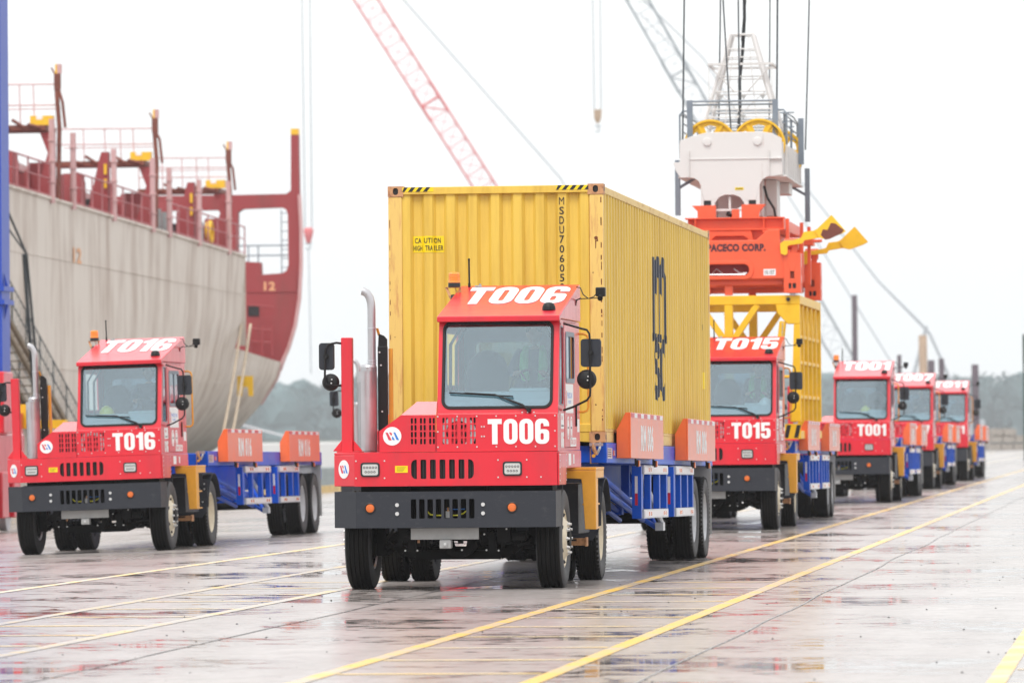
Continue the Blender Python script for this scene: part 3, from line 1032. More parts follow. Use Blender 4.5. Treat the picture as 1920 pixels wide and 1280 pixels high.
    ring = [(0.80 + 0.20 * math.cos(2 * PI * q / 24), 0.80 + 0.10 * math.sin(2 * PI * q / 24), 2.16 + 0.17 * math.sin(2 * PI * q / 24)) for q in range(24)]
    mb.tube(ring, 0.014, 8, closed=True)
    mb.cyl((0.80, 0.60, 2.0), (0.80, 0.80, 2.16), 0.025, 8)
    for q in (0, 8, 16):
        mb.cyl((0.80, 0.80, 2.16), ring[q], 0.010, 6)
    mb.build('steering_wheel', 'black', ds)
    for x in (0.26, 0.80):
        mb = MB()
        mb.lathe([(-0.02, 0.0), (-0.02, 0.22), (0.05, 0.25), (0.11, 0.23), (0.12, 0.0)], (x, 1.30, 2.00), 'z', 20)
        for i, (z, w) in enumerate([]):
            pass
        back = []
        for z, w in ((2.08, 0.23), (2.22, 0.24), (2.36, 0.225), (2.46, 0.18), (2.52, 0.12), (2.55, 0.05)):
            back.append((z, w))
        o0 = len(mb.v)
        n = 16
        for i, (z, w) in enumerate(back):
            for j in range(n):
                a = 2 * PI * j / n
                mb.v.append((x + w * math.cos(a), 1.50 + (z - 2.08) * 0.25 + 0.07 * math.sin(a), z))
        for i in range(len(back) - 1):
            for j in range(n):
                j2 = (j + 1) % n
                mb.f.append((o0 + i * n + j, o0 + i * n + j2, o0 + (i + 1) * n + j2, o0 + (i + 1) * n + j))
                mb.m.append(0)
        mb.f.append(tuple(o0 + (len(back) - 1) * n + j for j in range(n)))
        mb.m.append(0)
        mb.build('seat', 'seat', t)
    # windscreen, black seal, wiper
    ws = MB()
    ws.plate(rr(0.5275, 0.507, 1.158, 0.908, 0.082, 6), [], (0, 0.112, 1.869), (1, 0, 0), v, (0, 0.006, -0.0015))
    wso = ws.build('windscreen', 'glass', t)
    mb = MB()
    mb.plate(rr(0.5275, 0.507, 1.185, 0.935, 0.095, 6), [rr(0.5275, 0.507, 1.125, 0.875, 0.070, 6)], (0, 0.098, 1.8695), (1, 0, 0), v, (0, -0.012, 0.003))
    mb.build('rubber_seal', 'black', wso, bevel=0.004)
    mb = MB()
    mb.tube([cab_front_pt(0.872, 1.895, 0.03), cab_front_pt(0.80, 1.95, 0.05), cab_front_pt(0.50, 2.065, 0.045)], [0.016, 0.014, 0.008], 8)
    mb.bar(cab_front_pt(0.02, 2.085, 0.030), cab_front_pt(0.70, 2.040, 0.030), 0.012, 0.016)
    mb.tube([cab_front_pt(0.50, 2.065, 0.045), cab_front_pt(0.20, 2.083, 0.045), cab_front_pt(0.16, 2.078, 0.032)], 0.006, 6)
    mb.cyl(cab_front_pt(0.872, 1.895, -0.02), cab_front_pt(0.872, 1.895, 0.05), 0.024, 12)
    mb.build('wiper', 'black', wso)
    mb = MB()
    mb.plate(quarter, [], (X1 - 0.012, 0, 0), (0, 1, 0), (0, 0, 1), (0.004, 0, 0), 0)
    mb.plate([(q[0] * 1.0, q[1]) for q in [(0.240, 1.952), (0.630, 1.942), (0.674, 1.995), (0.674, 2.784), (0.434, 2.789)]], [quarter],
             (X1, 0, 0), (0, 1, 0), (0, 0, 1), (0.004, 0, 0), 1)
    mb.build('quarter_window', ['side_glass', 'rail_grey'], t)
    # door with its window, handle and stickers
    mb = MB()
    dw = rr(1.32, 2.46, 0.84, 0.49, 0.05, 4)
    mb.plate(rect(0.752, 1.978, 1.498, 2.833), [dw], (X1 - 0.014, 0, 0), (0, 1, 0), (0, 0, 1), (0.018, 0, 0))
    dr = mb.build('door', 'red', t)
    mb = MB()
    mb.plate(rr(1.32, 2.46, 0.90, 0.55, 0.07, 4), [rr(1.32, 2.46, 0.80, 0.45, 0.04, 4)], (X1 + 0.0045, 0, 0), (0, 1, 0), (0, 0, 1), (0.006, 0, 0), 1)
    mb.plate(rr(1.32, 2.46, 0.83, 0.48, 0.05, 4), [], (X1 - 0.006, 0, 0), (0, 1, 0), (0, 0, 1), (0.004, 0, 0), 0)
    mb.box(X1 - 0.004, X1 + 0.008, 1.34, 1.36, 2.23, 2.69, 1)
    mb.build('door_window', ['side_glass', 'rail_grey'], dr)
    mb = MB()
    mb.box(X1 + 0.0045, X1 + 0.02, 1.86, 1.90, 1.72, 1.95)
    mb.build('door_handle', 'black', dr, bevel=0.005)
    mb = MB()
    mb.box(X1 + 0.0045, X1 + 0.006, 0.86, 1.62, 1.865, 2.175, 0)
    vs_, fs = textmesh('PHUOC AN', (X1 + 0.0062, 1.02, 2.02), (0, 1, 0), (0, 0, 1), (1, 0, 0), 0.48, 0.065, 0.03)
    mb.add(vs_, fs, 2)
    vs_, fs = textmesh('PORT', (X1 + 0.0062, 1.12, 1.965), (0, 1, 0), (0, 0, 1), (1, 0, 0), 0.28, 0.035, 0.03)
    mb.add(vs_, fs, 2)
    mb.box(X1 + 0.006, X1 + 0.0066, 0.90, 0.96, 1.94, 2.10, 1)
    for cy in (1.08, 1.40):
        mb.plate(circ(cy, 1.705, 0.125, 20), [], (X1 + 0.0045, 0, 0), (0, 1, 0), (0, 0, 1), (0.0015, 0, 0), 0)
        mb.plate(circ(cy, 1.705, 0.10, 20), [circ(cy, 1.705, 0.09, 20)], (X1 + 0.0061, 0, 0), (0, 1, 0), (0, 0, 1), (0.0008, 0, 0), 1)
        mb.box(X1 + 0.0061, X1 + 0.0068, cy - 0.05, cy + 0.05, 1.695, 1.715, 3)
    mb.box(X1 + 0.0045, X1 + 0.006, 1.30, 1.90, 1.505, 1.60, 0)
    vs_, fs = textmesh('STAND CLEAR', (X1 + 0.0062, 1.34, 1.525), (0, 1, 0), (0, 0, 1), (1, 0, 0), 0.52, 0.055, 0.03)
    mb.add(vs_, fs, 1)
    mb.build('door_stickers', ['white', 'logo_red', 'logo_blue', 'ink'], dr)
    mb = MB()
    mb.box(X1 + 0.001, X1 + 0.003, 0.36, 0.68, 1.695, 1.86, 0)
    mb.box(X1 + 0.003, X1 + 0.0036, 0.44, 0.52, 1.79, 1.83, 1)
    mb.box(X1 + 0.003, X1 + 0.0036, 0.40, 0.64, 1.72, 1.735, 3)
    mb.build('side_sticker', ['white', 'logo_red', 'logo_blue', 'ink'], t)
    for bx in ((1.1905, 1.192, 1.02, 1.26, 1.305, 1.43), (1.1905, 1.192, 1.50, 1.60, 1.32, 1.42), (X1 + 0.001, X1 + 0.003, 2.05, 2.28, 1.66, 1.80)):
        MB().box(*bx).build('side_sticker', 'white', t)
    # roof wedge
    mb = MB()
    mb.prism([(0.235, 2.836), (0.235, 2.895), (2.34, 3.272), (2.40, 3.262), (2.40, 2.862), (0.34, 2.862), (0.33, 2.836)], 'x', X0 - 0.012, X1 + 0.012)
    rf = mb.build('roof', 'red', t, bevel=0.010, seg=2)
    # mirror camera on the roof front
    rp = lambda x, y: (x, y, 2.895 + (y - 0.235) * 0.1791)
    q = rp(1.035, 0.62)
    mb = MB()
    mb.lathe([(0.0, 0.072), (0.035, 0.070), (0.065, 0.056), (0.08, 0.03), (0.083, 0.001)], (q[0], q[1], q[2] - 0.004), 'z', 24)
    mb.build('roof_sensor', 'black', t)
    mb = MB()
    mb.tube([(-0.015, 2.25, 3.25), (-0.015, 2.25, 3.30)], 0.014, 10)
    mb.tube([(-0.015, 2.25, 3.29), (-0.017, 2.25, 3.56)], 0.010, 8)
    mb.lathe([(0, 0.012), (0.012, 0.013), (0.02, 0.009)], (-0.017, 2.25, 3.55), 'z', 10)
    mb.build('antenna', 'black', t)
    mb = MB()
    mb.cyl((0.09, 2.2, 3.255), (0.09, 2.2, 3.27), 0.04, 16)
    mb.cyl((0.11, 2.2, 3.268), (0.11, 2.2, 3.29), 0.012, 10)
    mb.build('roof_aerial', 'steel', t)
    # beacon on its bracket
    mb = MB()
    mb.bar((-0.225, 1.9, 3.245), (-0.06, 1.9, 3.245), 0.05, 0.008)
    mb.bar((-0.225, 1.9, 3.245), (-0.115, 1.75, 3.02), 0.03, 0.008)
    mb.bar((-0.075, 1.9, 3.243), (-0.075, 1.9, 3.19), 0.02, 0.006)
    mb.tube([(-0.13, 1.9, 3.24), (-0.11, 1.88, 3.19), (-0.07, 1.88, 3.17)], 0.005, 6)
    bb = mb.build('beacon_bracket', 'casting', t)
    mb = MB()
    mb.lathe([(0.0, 0.001), (0, 0.068), (0.045, 0.066), (0.046, 0.060)], (-0.138, 1.9, 3.250), 'z', 24)
    mb.build('beacon_base', 'ink', bb)
    mb = MB()
    mb.lathe([(0.046, 0.0635), (0.06, 0.063), (0.10, 0.060), (0.15, 0.058), (0.158, 0.050), (0.160, 0.001)], (-0.138, 1.9, 3.250), 'z', 24)
    for zz in (0.075, 0.095, 0.115, 0.135):
        mb.lathe([(zz - 0.004, 0.061), (zz, 0.066), (zz + 0.004, 0.061)], (-0.138, 1.9, 3.250), 'z', 24)
    mb.build('beacon_lens', 'beacon', bb)
    mb = MB()
    mb.lathe([(0, 0.05), (0.05, 0.055), (0.08, 0.03), (0.08, 0.001)], (-0.16, 1.80, 3.115), 'x', 14)
    mb.build('horn', 'black', t)
    # rear view camera at the end of its wire
    mb = MB()
    mb.box(1.425, 1.53, 1.72, 1.83, 3.125, 3.225, 0)
    mb.cyl((1.478, 1.7, 3.10), (1.478, 1.76, 3.14), 0.03, 12, 0)
    mb.build('work_camera', 'black', t, bevel=0.012, seg=2)
    mb = MB()
    mb.tube([(1.20, 1.9, 3.235), (1.245, 1.88, 3.225), (1.28, 1.84, 3.15), (1.34, 1.8, 3.105), (1.40, 1.8, 3.125), (1.43, 1.8, 3.16)], 0.006, 6)
    mb.tube([(1.19, 1.9, 3.09), (1.24, 1.88, 3.105), (1.44, 1.8, 3.11)], 0.006, 6)
    mb.tube([(1.19, 1.9, 3.03), (1.20, 1.9, 3.09), (1.25, 1.9, 3.115)], 0.008, 6)
    mb.build('camera_bracket', 'black', t)
    # mirrors, cab side
    def mirror_pair(xc, xr, zc, zr, y, arm):
        a = MB()
        a.tube(arm, 0.012, 8)
        a.cyl((xc[0], y - 0.03, zc[0]), (xc[0], y - 0.075, zc[0]), 0.030, 12)
        a.cyl((xc[0], y - 0.075, zc[0]), (xc[0], y - 0.10, zc[0]), 0.022, 12)
        ao = a.build('mirror_arm', 'black', t)
        mm = MB()
        w, h = xc[1], zc[1]
        mm.plate(rr(xc[0], zc[0], w, h, 0.035, 5), [], (0, y - 0.045, 0), (1, 0, 0), (0, 0, 1), (0, 0.07, 0), 0)
        mm.plate(rr(xc[0], zc[0], w - 0.02, h - 0.02, 0.03, 4), [], (0, y + 0.026, 0), (1, 0, 0), (0, 0, 1), (0, 0.002, 0), 1)
        mm.build('mirror_head', ['bumper', 'steel'], ao, bevel=0.014, seg=2)
        mm = MB()
        mm.lathe([(0.03, 0.001), (0.028, xr[1]), (0.0, xr[1] * 1.0), (-0.03, xr[1] * 0.80), (-0.045, xr[1] * 0.4), (-0.05, 0.001)], (xr[0], y, zr), 'y', 28, 0)
        mm.cyl((xr[0] + 0.02, y - 0.042, zr + 0.03), (xr[0] + 0.02, y - 0.06, zr + 0.03), 0.008, 8, 1)
        mm.cyl((xr[0] + 0.015, y - 0.042, zr - 0.01), (xr[0] + 0.015, y - 0.06, zr - 0.01), 0.008, 8, 1)
        mm.build('round_mirror', ['black', 'bolt'], ao)
        return ao
    yy = 0.48
    mirror_pair((1.497, 0.215), (1.447, 0.104), (2.497, 0.297), 2.217, yy,
                [(1.20, 0.58, 2.812), (1.25, yy + 0.02, 2.80), (1.40, yy - 0.06, 2.755), (1.46, yy - 0.07, 2.74), (1.487, yy - 0.07, 2.70), (1.492, yy - 0.07, 2.62),
                 (1.492, yy - 0.07, 2.10), (1.488, yy - 0.07, 2.04), (1.455, yy - 0.07, 1.995), (1.30, yy, 1.925), (1.19, 0.55, 1.892)])
    mirror_pair((-1.338, 0.160), (-1.300, 0.092), (2.487, 0.288), 2.212, yy,
                [(-1.16, 0.50, 2.622), (-1.23, yy - 0.03, 2.632), (-1.31, yy - 0.07, 2.615), (-1.345, yy - 0.07, 2.56),
                 (-1.352, yy - 0.07, 2.23), (-1.335, yy - 0.07, 2.19), (-1.30, yy - 0.06, 2.178), (-1.17, 0.50, 2.176)])
    # red corner post
    mb = MB()
    mb.box(-1.180, -1.062, 0.44, 0.56, 1.462, 2.686)
    for sx in (-1, 1):
        x = -1.121 + sx * 0.0595
        mb.prism([(x, 1.475), (x + sx * 0.10, 1.475), (x + sx * 0.09, 1.49), (x, 1.60)], 'y', 0.47, 0.49)
    mb.box(-1.235, -0.96, 0.42, 0.60, 1.4605, 1.474)
    mb.build('corner_post', 'red', t, bevel=0.008)
    # exhaust
    mb = MB()
    mb.cyl((-1.01, 1.35, 1.462), (-1.01, 1.35, 2.38), 0.088, 28, 0)
    mb.lathe([(0, 0.088), (0.025, 0.078), (0.03, 0.046)], (-1.01, 1.35, 2.38), 'z', 28, 0)
    ex = mb.build('exhaust_silencer', 'steel', t)
    mb = MB()
    # perforated guard, wraps the front of the silencer
    gx, gy, gr = -1.025, 1.33, 0.108
    pts = []
    for k in range(13):
        a = R(195 + 150 * k / 12)
        pts.append((gx + gr * math.cos(a), gy + gr * math.sin(a)))
    for r_, in ((gr,),):
        o0 = len(mb.v)
        for z in (1.475, 2.335):
            for k in range(13):
                a = R(180 + 165 * k / 12)
                mb.v.append((gx + gr * math.cos(a), gy + gr * math.sin(a), z))
        for z in (1.475, 2.335):
            for k in range(13):
                a = R(180 + 165 * k / 12)
                mb.v.append((gx + (gr - 0.004) * math.cos(a), gy + (gr - 0.004) * math.sin(a), z))
        for k in range(12):
            mb.f.append((o0 + k, o0 + k + 1, o0 + 13 + k + 1, o0 + 13 + k))
            mb.f.append((o0 + 26 + k + 1, o0 + 26 + k, o0 + 39 + k, o0 + 39 + k + 1))
            mb.m += [0, 0]
    mb.build('heat_guard', 'steel', ex)
    mb = MB()
    for j in range(24):
        z = 1.50 + j * 0.030
        for k, a in enumerate((196, 208, 220, 232)):
            zz = z + (0.015 if k % 2 else 0)
            c, s_ = math.cos(R(a)), math.sin(R(a))
            p = Vector((gx + (gr - 0.002) * c, gy + (gr - 0.002) * s_, zz))
            mb.cyl(p, p + Vector((c, s_, 0)) * 0.0035, 0.0062, 6)
    mb.build('guard_holes', 'ink', ex)
    mb = MB()
    mb.tube([(-0.975, 1.35, 2.38), (-0.975, 1.35, 3.00), (-0.978, 1.35, 3.07), (-0.993, 1.35, 3.13), (-1.02, 1.35, 3.175), (-1.058, 1.35, 3.198), (-1.075, 1.35, 3.203)],
            [0.044] * 7, 20, 0)
    for z in (2.42, 2.45, 2.80):
        mb.lathe([(-0.006, 0.044), (-0.006, 0.050), (0.006, 0.050), (0.006, 0.044)], (-0.975, 1.35, z), 'z', 20, 1)
    mb.build('exhaust_pipe', ['steel', 'alu'], ex)
    mb = MB()
    mb.box(-0.915, -0.812, 1.38, 1.44, 1.462, 2.60, 0)
    mb.prism([(-0.912, 2.601), (-0.815, 2.601), (-0.815, 2.68), (-0.85, 2.72), (-0.905, 2.74)], 'y', 1.39, 1.43, 0)
    mb.box(-0.808, -0.765, 1.46, 1.50, 1.462, 2.58, 1)
    mb.bar((-0.90, 1.41, 2.72), (-0.92, 1.38, 2.80), 0.03, 0.01, 1)
    bolts(mb, [(-0.895, 1.38, 2.54), (-0.88, 1.38, 2.40), (-0.87, 1.38, 1.9)], 0.010, 0.006, mi=2)
    mb.build('exhaust_stand', ['black', 'amber', 'bolt'], t)
    # orange grab rail behind the door
    mb = MB()
    mb.tube([(1.16, 2.42, 2.735), (1.22, 2.42, 2.735), (1.262, 2.42, 2.715), (1.27, 2.42, 2.68), (1.27, 2.42, 1.93), (1.255, 2.42, 1.895), (1.22, 2.42, 1.88), (1.16, 2.42, 1.88)], 0.0145, 10)
    mb.build('grab_rail', 'amber', t)
    # amber step behind the front wheel
    mb = MB()
    mb.box(1.085, 1.415, 1.72, 2.62, 1.245, 1.275)
    mb.plate([(1.095, 1.160), (1.255, 1.150), (1.262, 1.10), (1.292, 0.605), (1.412, 0.605), (1.412, 1.244), (1.085, 1.244)], [], (0, 1.70, 0), (1, 0, 0), (0, 0, 1), (0, 0.02, 0))
    mb.prism([(1.722, 1.16), (2.60, 1.16), (2.60, 1.244), (1.722, 1.244)], 'x', 1.392, 1.412)
    mb.box(1.392, 1.412, 1.722, 1.95, 0.605, 1.159)
    mb.box(1.262, 1.391, 1.722, 2.35, 0.865, 0.885)
    mb.box(1.300, 1.391, 1.722, 2.35, 0.608, 0.626)
    mb.build('cab_step', 'amber', t, bevel=0.005)
    mb = MB()
    mb.box(0.98, 1.255, 2.05, 2.15, 0.425, 0.505, 0)
    mb.box(1.00, 1.17, 2.03, 2.049, 0.47, 0.50, 1)
    mb.box(1.255, 1.275, 2.02, 2.20, 0.415, 0.515, 0)
    mb.build('lower_step', ['casting', 'black'], t, bevel=0.004)
    # number plate, tow hook
    mb = MB()
    mb.box(-0.408, 0.318, 0.16, 0.18, 0.535, 0.658)
    mb.build('blank_number_plate', 'grey_plate', t, bevel=0.003)
    mb = MB()
    mb.box(-0.095, 0.028, 0.10, 0.24, 0.440, 0.532, 0)
    mb.cyl((-0.034, 0.10, 0.488), (-0.034, 0.085, 0.488), 0.028, 14, 0)
    mb.cyl((-0.034, 0.086, 0.488), (-0.034, 0.078, 0.488), 0.014, 10, 1)
    mb.build('tow_hook', ['grey_plate', 'bolt'], t, bevel=0.008)
    # chassis and everything dark below
    mb = MB()
    for x in (-0.43, 0.43):
        mb.box(x - 0.045, x + 0.045, 0.12, 5.0, 0.70, 0.98)
        mb.box(x - 0.05, x + 0.05, 0.45, 1.50, 0.545, 0.60)       # leaf spring
        mb.box(x - 0.05, x + 0.05, 0.60, 1.35, 0.51, 0.544)
        for yy in (0.80, 1.1):
            mb.cyl((x - 0.06, yy, 0.40), (x - 0.06, yy, 0.62), 0.012, 8)
            mb.cyl((x + 0.06, yy, 0.40), (x + 0.06, yy, 0.62), 0.012, 8)
        mb.box(x - 0.04, x + 0.04, 0.40, 0.48, 0.40, 0.60)
        mb.box(x + (0.1 if x > 0 else -0.14), x + (0.14 if x > 0 else -0.1), 0.35, 0.43, 0.45, 0.70)
    mb.box(-0.95, -0.47, 0.30, 0.9, 0.88, 1.10)
    mb.box(0.47, 1.10, 0.22, 0.7, 0.92, 1.10)
    mb.box(-1.0, 1.1, 0.62, 0.66, 0.75, 1.095)
    mb.prism([(-1.0, 0.9), (1.0, 0.9), (1.0, 1.0), (-1.0, 1.0)], 'z', 1.06, 1.10)
    mb.build('chassis', 'underbody', t)
    mb = MB()
    ax = [(-0.98, 0.95, 0.52), (-0.78, 0.95, 0.55), (-0.70, 0.95, 0.50), (-0.58, 0.95, 0.40), (-0.46, 0.95, 0.355), (0.46, 0.95, 0.355), (0.58, 0.95, 0.40), (0.70, 0.95, 0.50), (0.78, 0.95, 0.55), (0.98, 0.95, 0.52)]
    for a_, b_ in zip(ax, ax[1:]):
        mb.bar(a_, b_, 0.10, 0.095)
    mb.tube([(-0.80, 1.14, 0.42), (0.80, 1.14, 0.42)], 0.024, 8)
    for sx in (-1, 1):
        mb.box(sx * 0.82 - 0.05, sx * 0.82 + 0.05, 0.86, 1.15, 0.35, 0.72)
        mb.cyl((sx * 0.70, 0.9, 0.42), (sx * 0.82, 1.0, 0.36), 0.03, 8)
        mb.cyl((sx * 0.60, 0.85, 0.45), (sx * 0.62, 0.80, 0.85), 0.035, 10)
    mb.tube([(-0.62, 0.35, 0.64), (-0.70, 0.45, 0.54), (-0.62, 0.5, 0.47), (-0.45, 0.45, 0.5), (-0.3, 0.4, 0.62)], 0.016, 8)
    mb.tube([(0.45, 0.4, 0.62), (0.55, 0.5, 0.50), (0.72, 0.7, 0.47), (0.8, 0.8, 0.55)], 0.022, 8)
    mb.cyl((0.50, 0.35, 0.60), (0.85, 0.95, 0.44), 0.026, 8)
    mb.build('front_axle', 'underbody', t)
    mb = MB()
    mb.box(-0.36, 0.36, 0.55, 1.7, 0.55, 1.30)
    mb.lathe([(-0.25, 0.10), (-0.2, 0.17), (0.2, 0.17), (0.25, 0.10)], (0.05, 0.75, 0.50), 'y', 16)
    mb.box(-0.55, -0.38, 0.30, 0.42, 0.52, 0.66)
    mb.box(0.50, 0.64, 0.28, 0.40, 0.50, 0.66)
    mb.cyl((0.66, 0.3, 0.56), (0.80, 0.3, 0.56), 0.05, 10)
    mb.cyl((-0.36, 0.3, 0.56), (-0.48, 0.3, 0.60), 0.04, 10)
    for k in range(40):
        mb.box(-0.40 + k * 0.019, -0.394 + k * 0.019, 0.26, 0.29, 0.70, 0.98)
    for k in range(26):
        x, y = random.uniform(-0.8, 0.9), random.uniform(0.35, 0.8)
        z = random.uniform(0.42, 0.62)
        a = random.uniform(0.02, 0.06)
        if k % 2:
            mb.box(x - a, x + a, y, y + a * 2, z, z + a * 1.6)
        else:
            mb.cyl((x, y, z), (x + random.uniform(-0.15, 0.15), y + 0.05, z + random.uniform(-0.05, 0.12)), a * 0.5, 8)
    mb.build('engine', 'underbody', t)
    mb = MB()
    mb.tube([(-0.225, 0.12, 0.835), (-0.19, 0.11, 0.80), (-0.12, 0.10, 0.79), (-0.05, 0.10, 0.79)], 0.0085, 8, 0)
    mb.tube([(0.05, 0.10, 0.79), (0.10, 0.10, 0.79), (0.16, 0.11, 0.81), (0.20, 0.12, 0.84)], 0.0085, 8, 0)
    mb.tube([(-0.02, 0.12, 0.86), (0.08, 0.12, 0.853), (0.18, 0.12, 0.857)], 0.006, 8, 1)
    mb.box(-0.025, 0.03, 0.09, 0.14, 0.765, 0.835, 2)
    mb.cyl((0.0, 0.1, 0.83), (0.0, 0.1, 0.875), 0.012, 8, 3)
    mb.build('brake_hoses', ['hose_yellow', 'logo_blue', 'grey_plate', 'casting'], t)
    for k, x in enumerate((-0.40, 0.47, -0.62, 0.60)):
        pass
    mb = MB()
    bolts(mb, [(-0.50, 0.40, 0.415), (-0.37, 0.40, 0.415), (0.37, 0.40, 0.415), (0.50, 0.40, 0.41), (-0.34, 0.38, 0.62), (0.36, 0.30, 0.585), (0.60, 0.28, 0.64), (0.12, 0.3, 0.42)], 0.010, 0.01)
    mb.cyl((-0.33, 0.2, 0.50), (-0.33, 0.2, 0.53), 0.012, 8, 1)
    mb.build('under_bolts', ['bolt', 'casting'], t)
    # rear fender and mud plate
    for sx in (1, -1):
        mb = MB()
        cy, cz, rad = 4.15, 0.53, 0.615
        x0, x1 = sorted((sx * 0.70, sx * 1.285))
        prof = []
        for k in range(15):
            a = R(172 - 150 * k / 14)
            prof.append((cy + rad * math.cos(a), cz + rad * math.sin(a)))
        inner = [(cy + (rad - 0.012) * math.cos(R(172 - 150 * k / 14)), cz + (rad - 0.012) * math.sin(R(172 - 150 * k / 14))) for k in range(15)]
        mb.prism(prof + inner[::-1], 'x', x0, x1)
        mb.plate([(sx * 0.72, 0.60), (sx * 0.76, 0.47), (sx * 1.20, 0.455), (sx * 1.27, 0.54), (sx * 1.30, 0.70), (sx * 1.30, 1.06), (sx * 0.72, 1.06)], [],
                 (0, 3.36, 0), (1, 0, 0), (0, 0, 1), (0, 0.012, 0))
        mb.box(*sorted((sx * 0.70, sx * 1.28)), 3.30, 4.0, 1.142, 1.155)
        mb.box(*sorted((sx * 0.72, sx * 1.24)), 3.30, 3.312, 0.95, 1.141)
        mb.build('mudguard', 'bumper', t)
    mb = MB()
    bolts(mb, [(x, 3.36, z) for x in (1.18, 1.255) for z in (0.90, 0.98)] + [(1.10, 3.30, 0.98), (1.05, 3.36, 0.8), (1.22, 3.36, 0.7)], 0.012, 0.008)
    mb.build('mudguard_bolts', 'bolt', t)
    mb = MB()
    mb.cyl((0.86, 1.55, 0.90), (1.06, 1.55, 0.90), 0.075, 18)
    mb.lathe([(0, 0.075), (0.02, 0.06), (0.02, 0.001)], (1.06, 1.55, 0.90), 'x', 18)
    mb.build('air_tank', 'white', t, bevel=0.0)
    mb = MB()
    mb.box(0.80, 1.06, 1.62, 1.66, 0.76, 1.14)
    mb.box(0.50, 1.20, 1.9, 3.1, 0.55, 1.10)
    mb.build('battery_box', 'bumper', t, bevel=0.01)
    # fifth wheel
    mb = MB()
    mb.box(-0.45, 0.45, 3.7, 4.6, 1.00, 1.16)
    mb.box(-0.5, 0.5, 3.6, 4.8, 1.17, 1.21)
    mb.cyl((-0.5, 3.2, 0.85), (0.5, 3.2, 0.85), 0.05, 10)
    mb.box(-0.3, 0.3, 2.4, 3.5, 1.0, 1.24)
    mb.build('fifth_wheel', 'underbody', t)
    mb = MB()
    mb.cyl((-0.9, 4.15, 0.53), (0.9, 4.15, 0.53), 0.09, 14)
    mb.lathe([(-0.25, 0.09), (-0.12, 0.22), (0.12, 0.22), (0.25, 0.09)], (0, 4.15, 0.53), 'x', 18)
    mb.build('drive_axle', 'underbody', t)
    # wheels
    make_wheel(t, 1.025, 0.95, 0.53, 1, 0.285, 'front')
    make_wheel(t, -1.025, 0.95, 0.53, -1, 0.285, 'front')
    for sx in (1, -1):
        make_wheel(t, sx * 1.105, 4.15, 0.53, sx, 0.27, 'rear')
        make_wheel(t, sx * 0.775, 4.15, 0.53, sx, 0.27, 'rear')
    logo(t, (-0.583, 0.0495, 1.632), (1, 0, 0), 0.098)
    logo(t, Vector((-1.118, 0.1795, 1.285)) + Vector((-0.735, -0.678, 0)) * 0.002, (0.674, -0.739, 0), 0.098)
    return t


def add_numbers(t, txt):
    mb = MB()
    number(mb, txt, (0.436, 0.0495, 1.538), (1, 0, 0), (0, 0, 1), (0, -0.003, 0), 0.652, 0.266)
    mb.build('fleet_number', 'white', t)
    mb = MB()
    v = Vector((0, 1, 0.1791))
    number(mb, txt, (0.03, 1.04, 2.895 + 0.805 * 0.1791 + 0.0035), (1, 0, 0), v, (0, 0, 0.003), 1.10, 1.14, gap=0.05)
    mb.build('roof_number', 'white', t)
    mb = MB()
    number(mb, txt[1:], (1.1795, 0.36, 1.492), (0, 1, 0), (0, 0, 1), (0.002, 0, 0), 0.30, 0.17)
    mb.build('side_number', 'white', t)


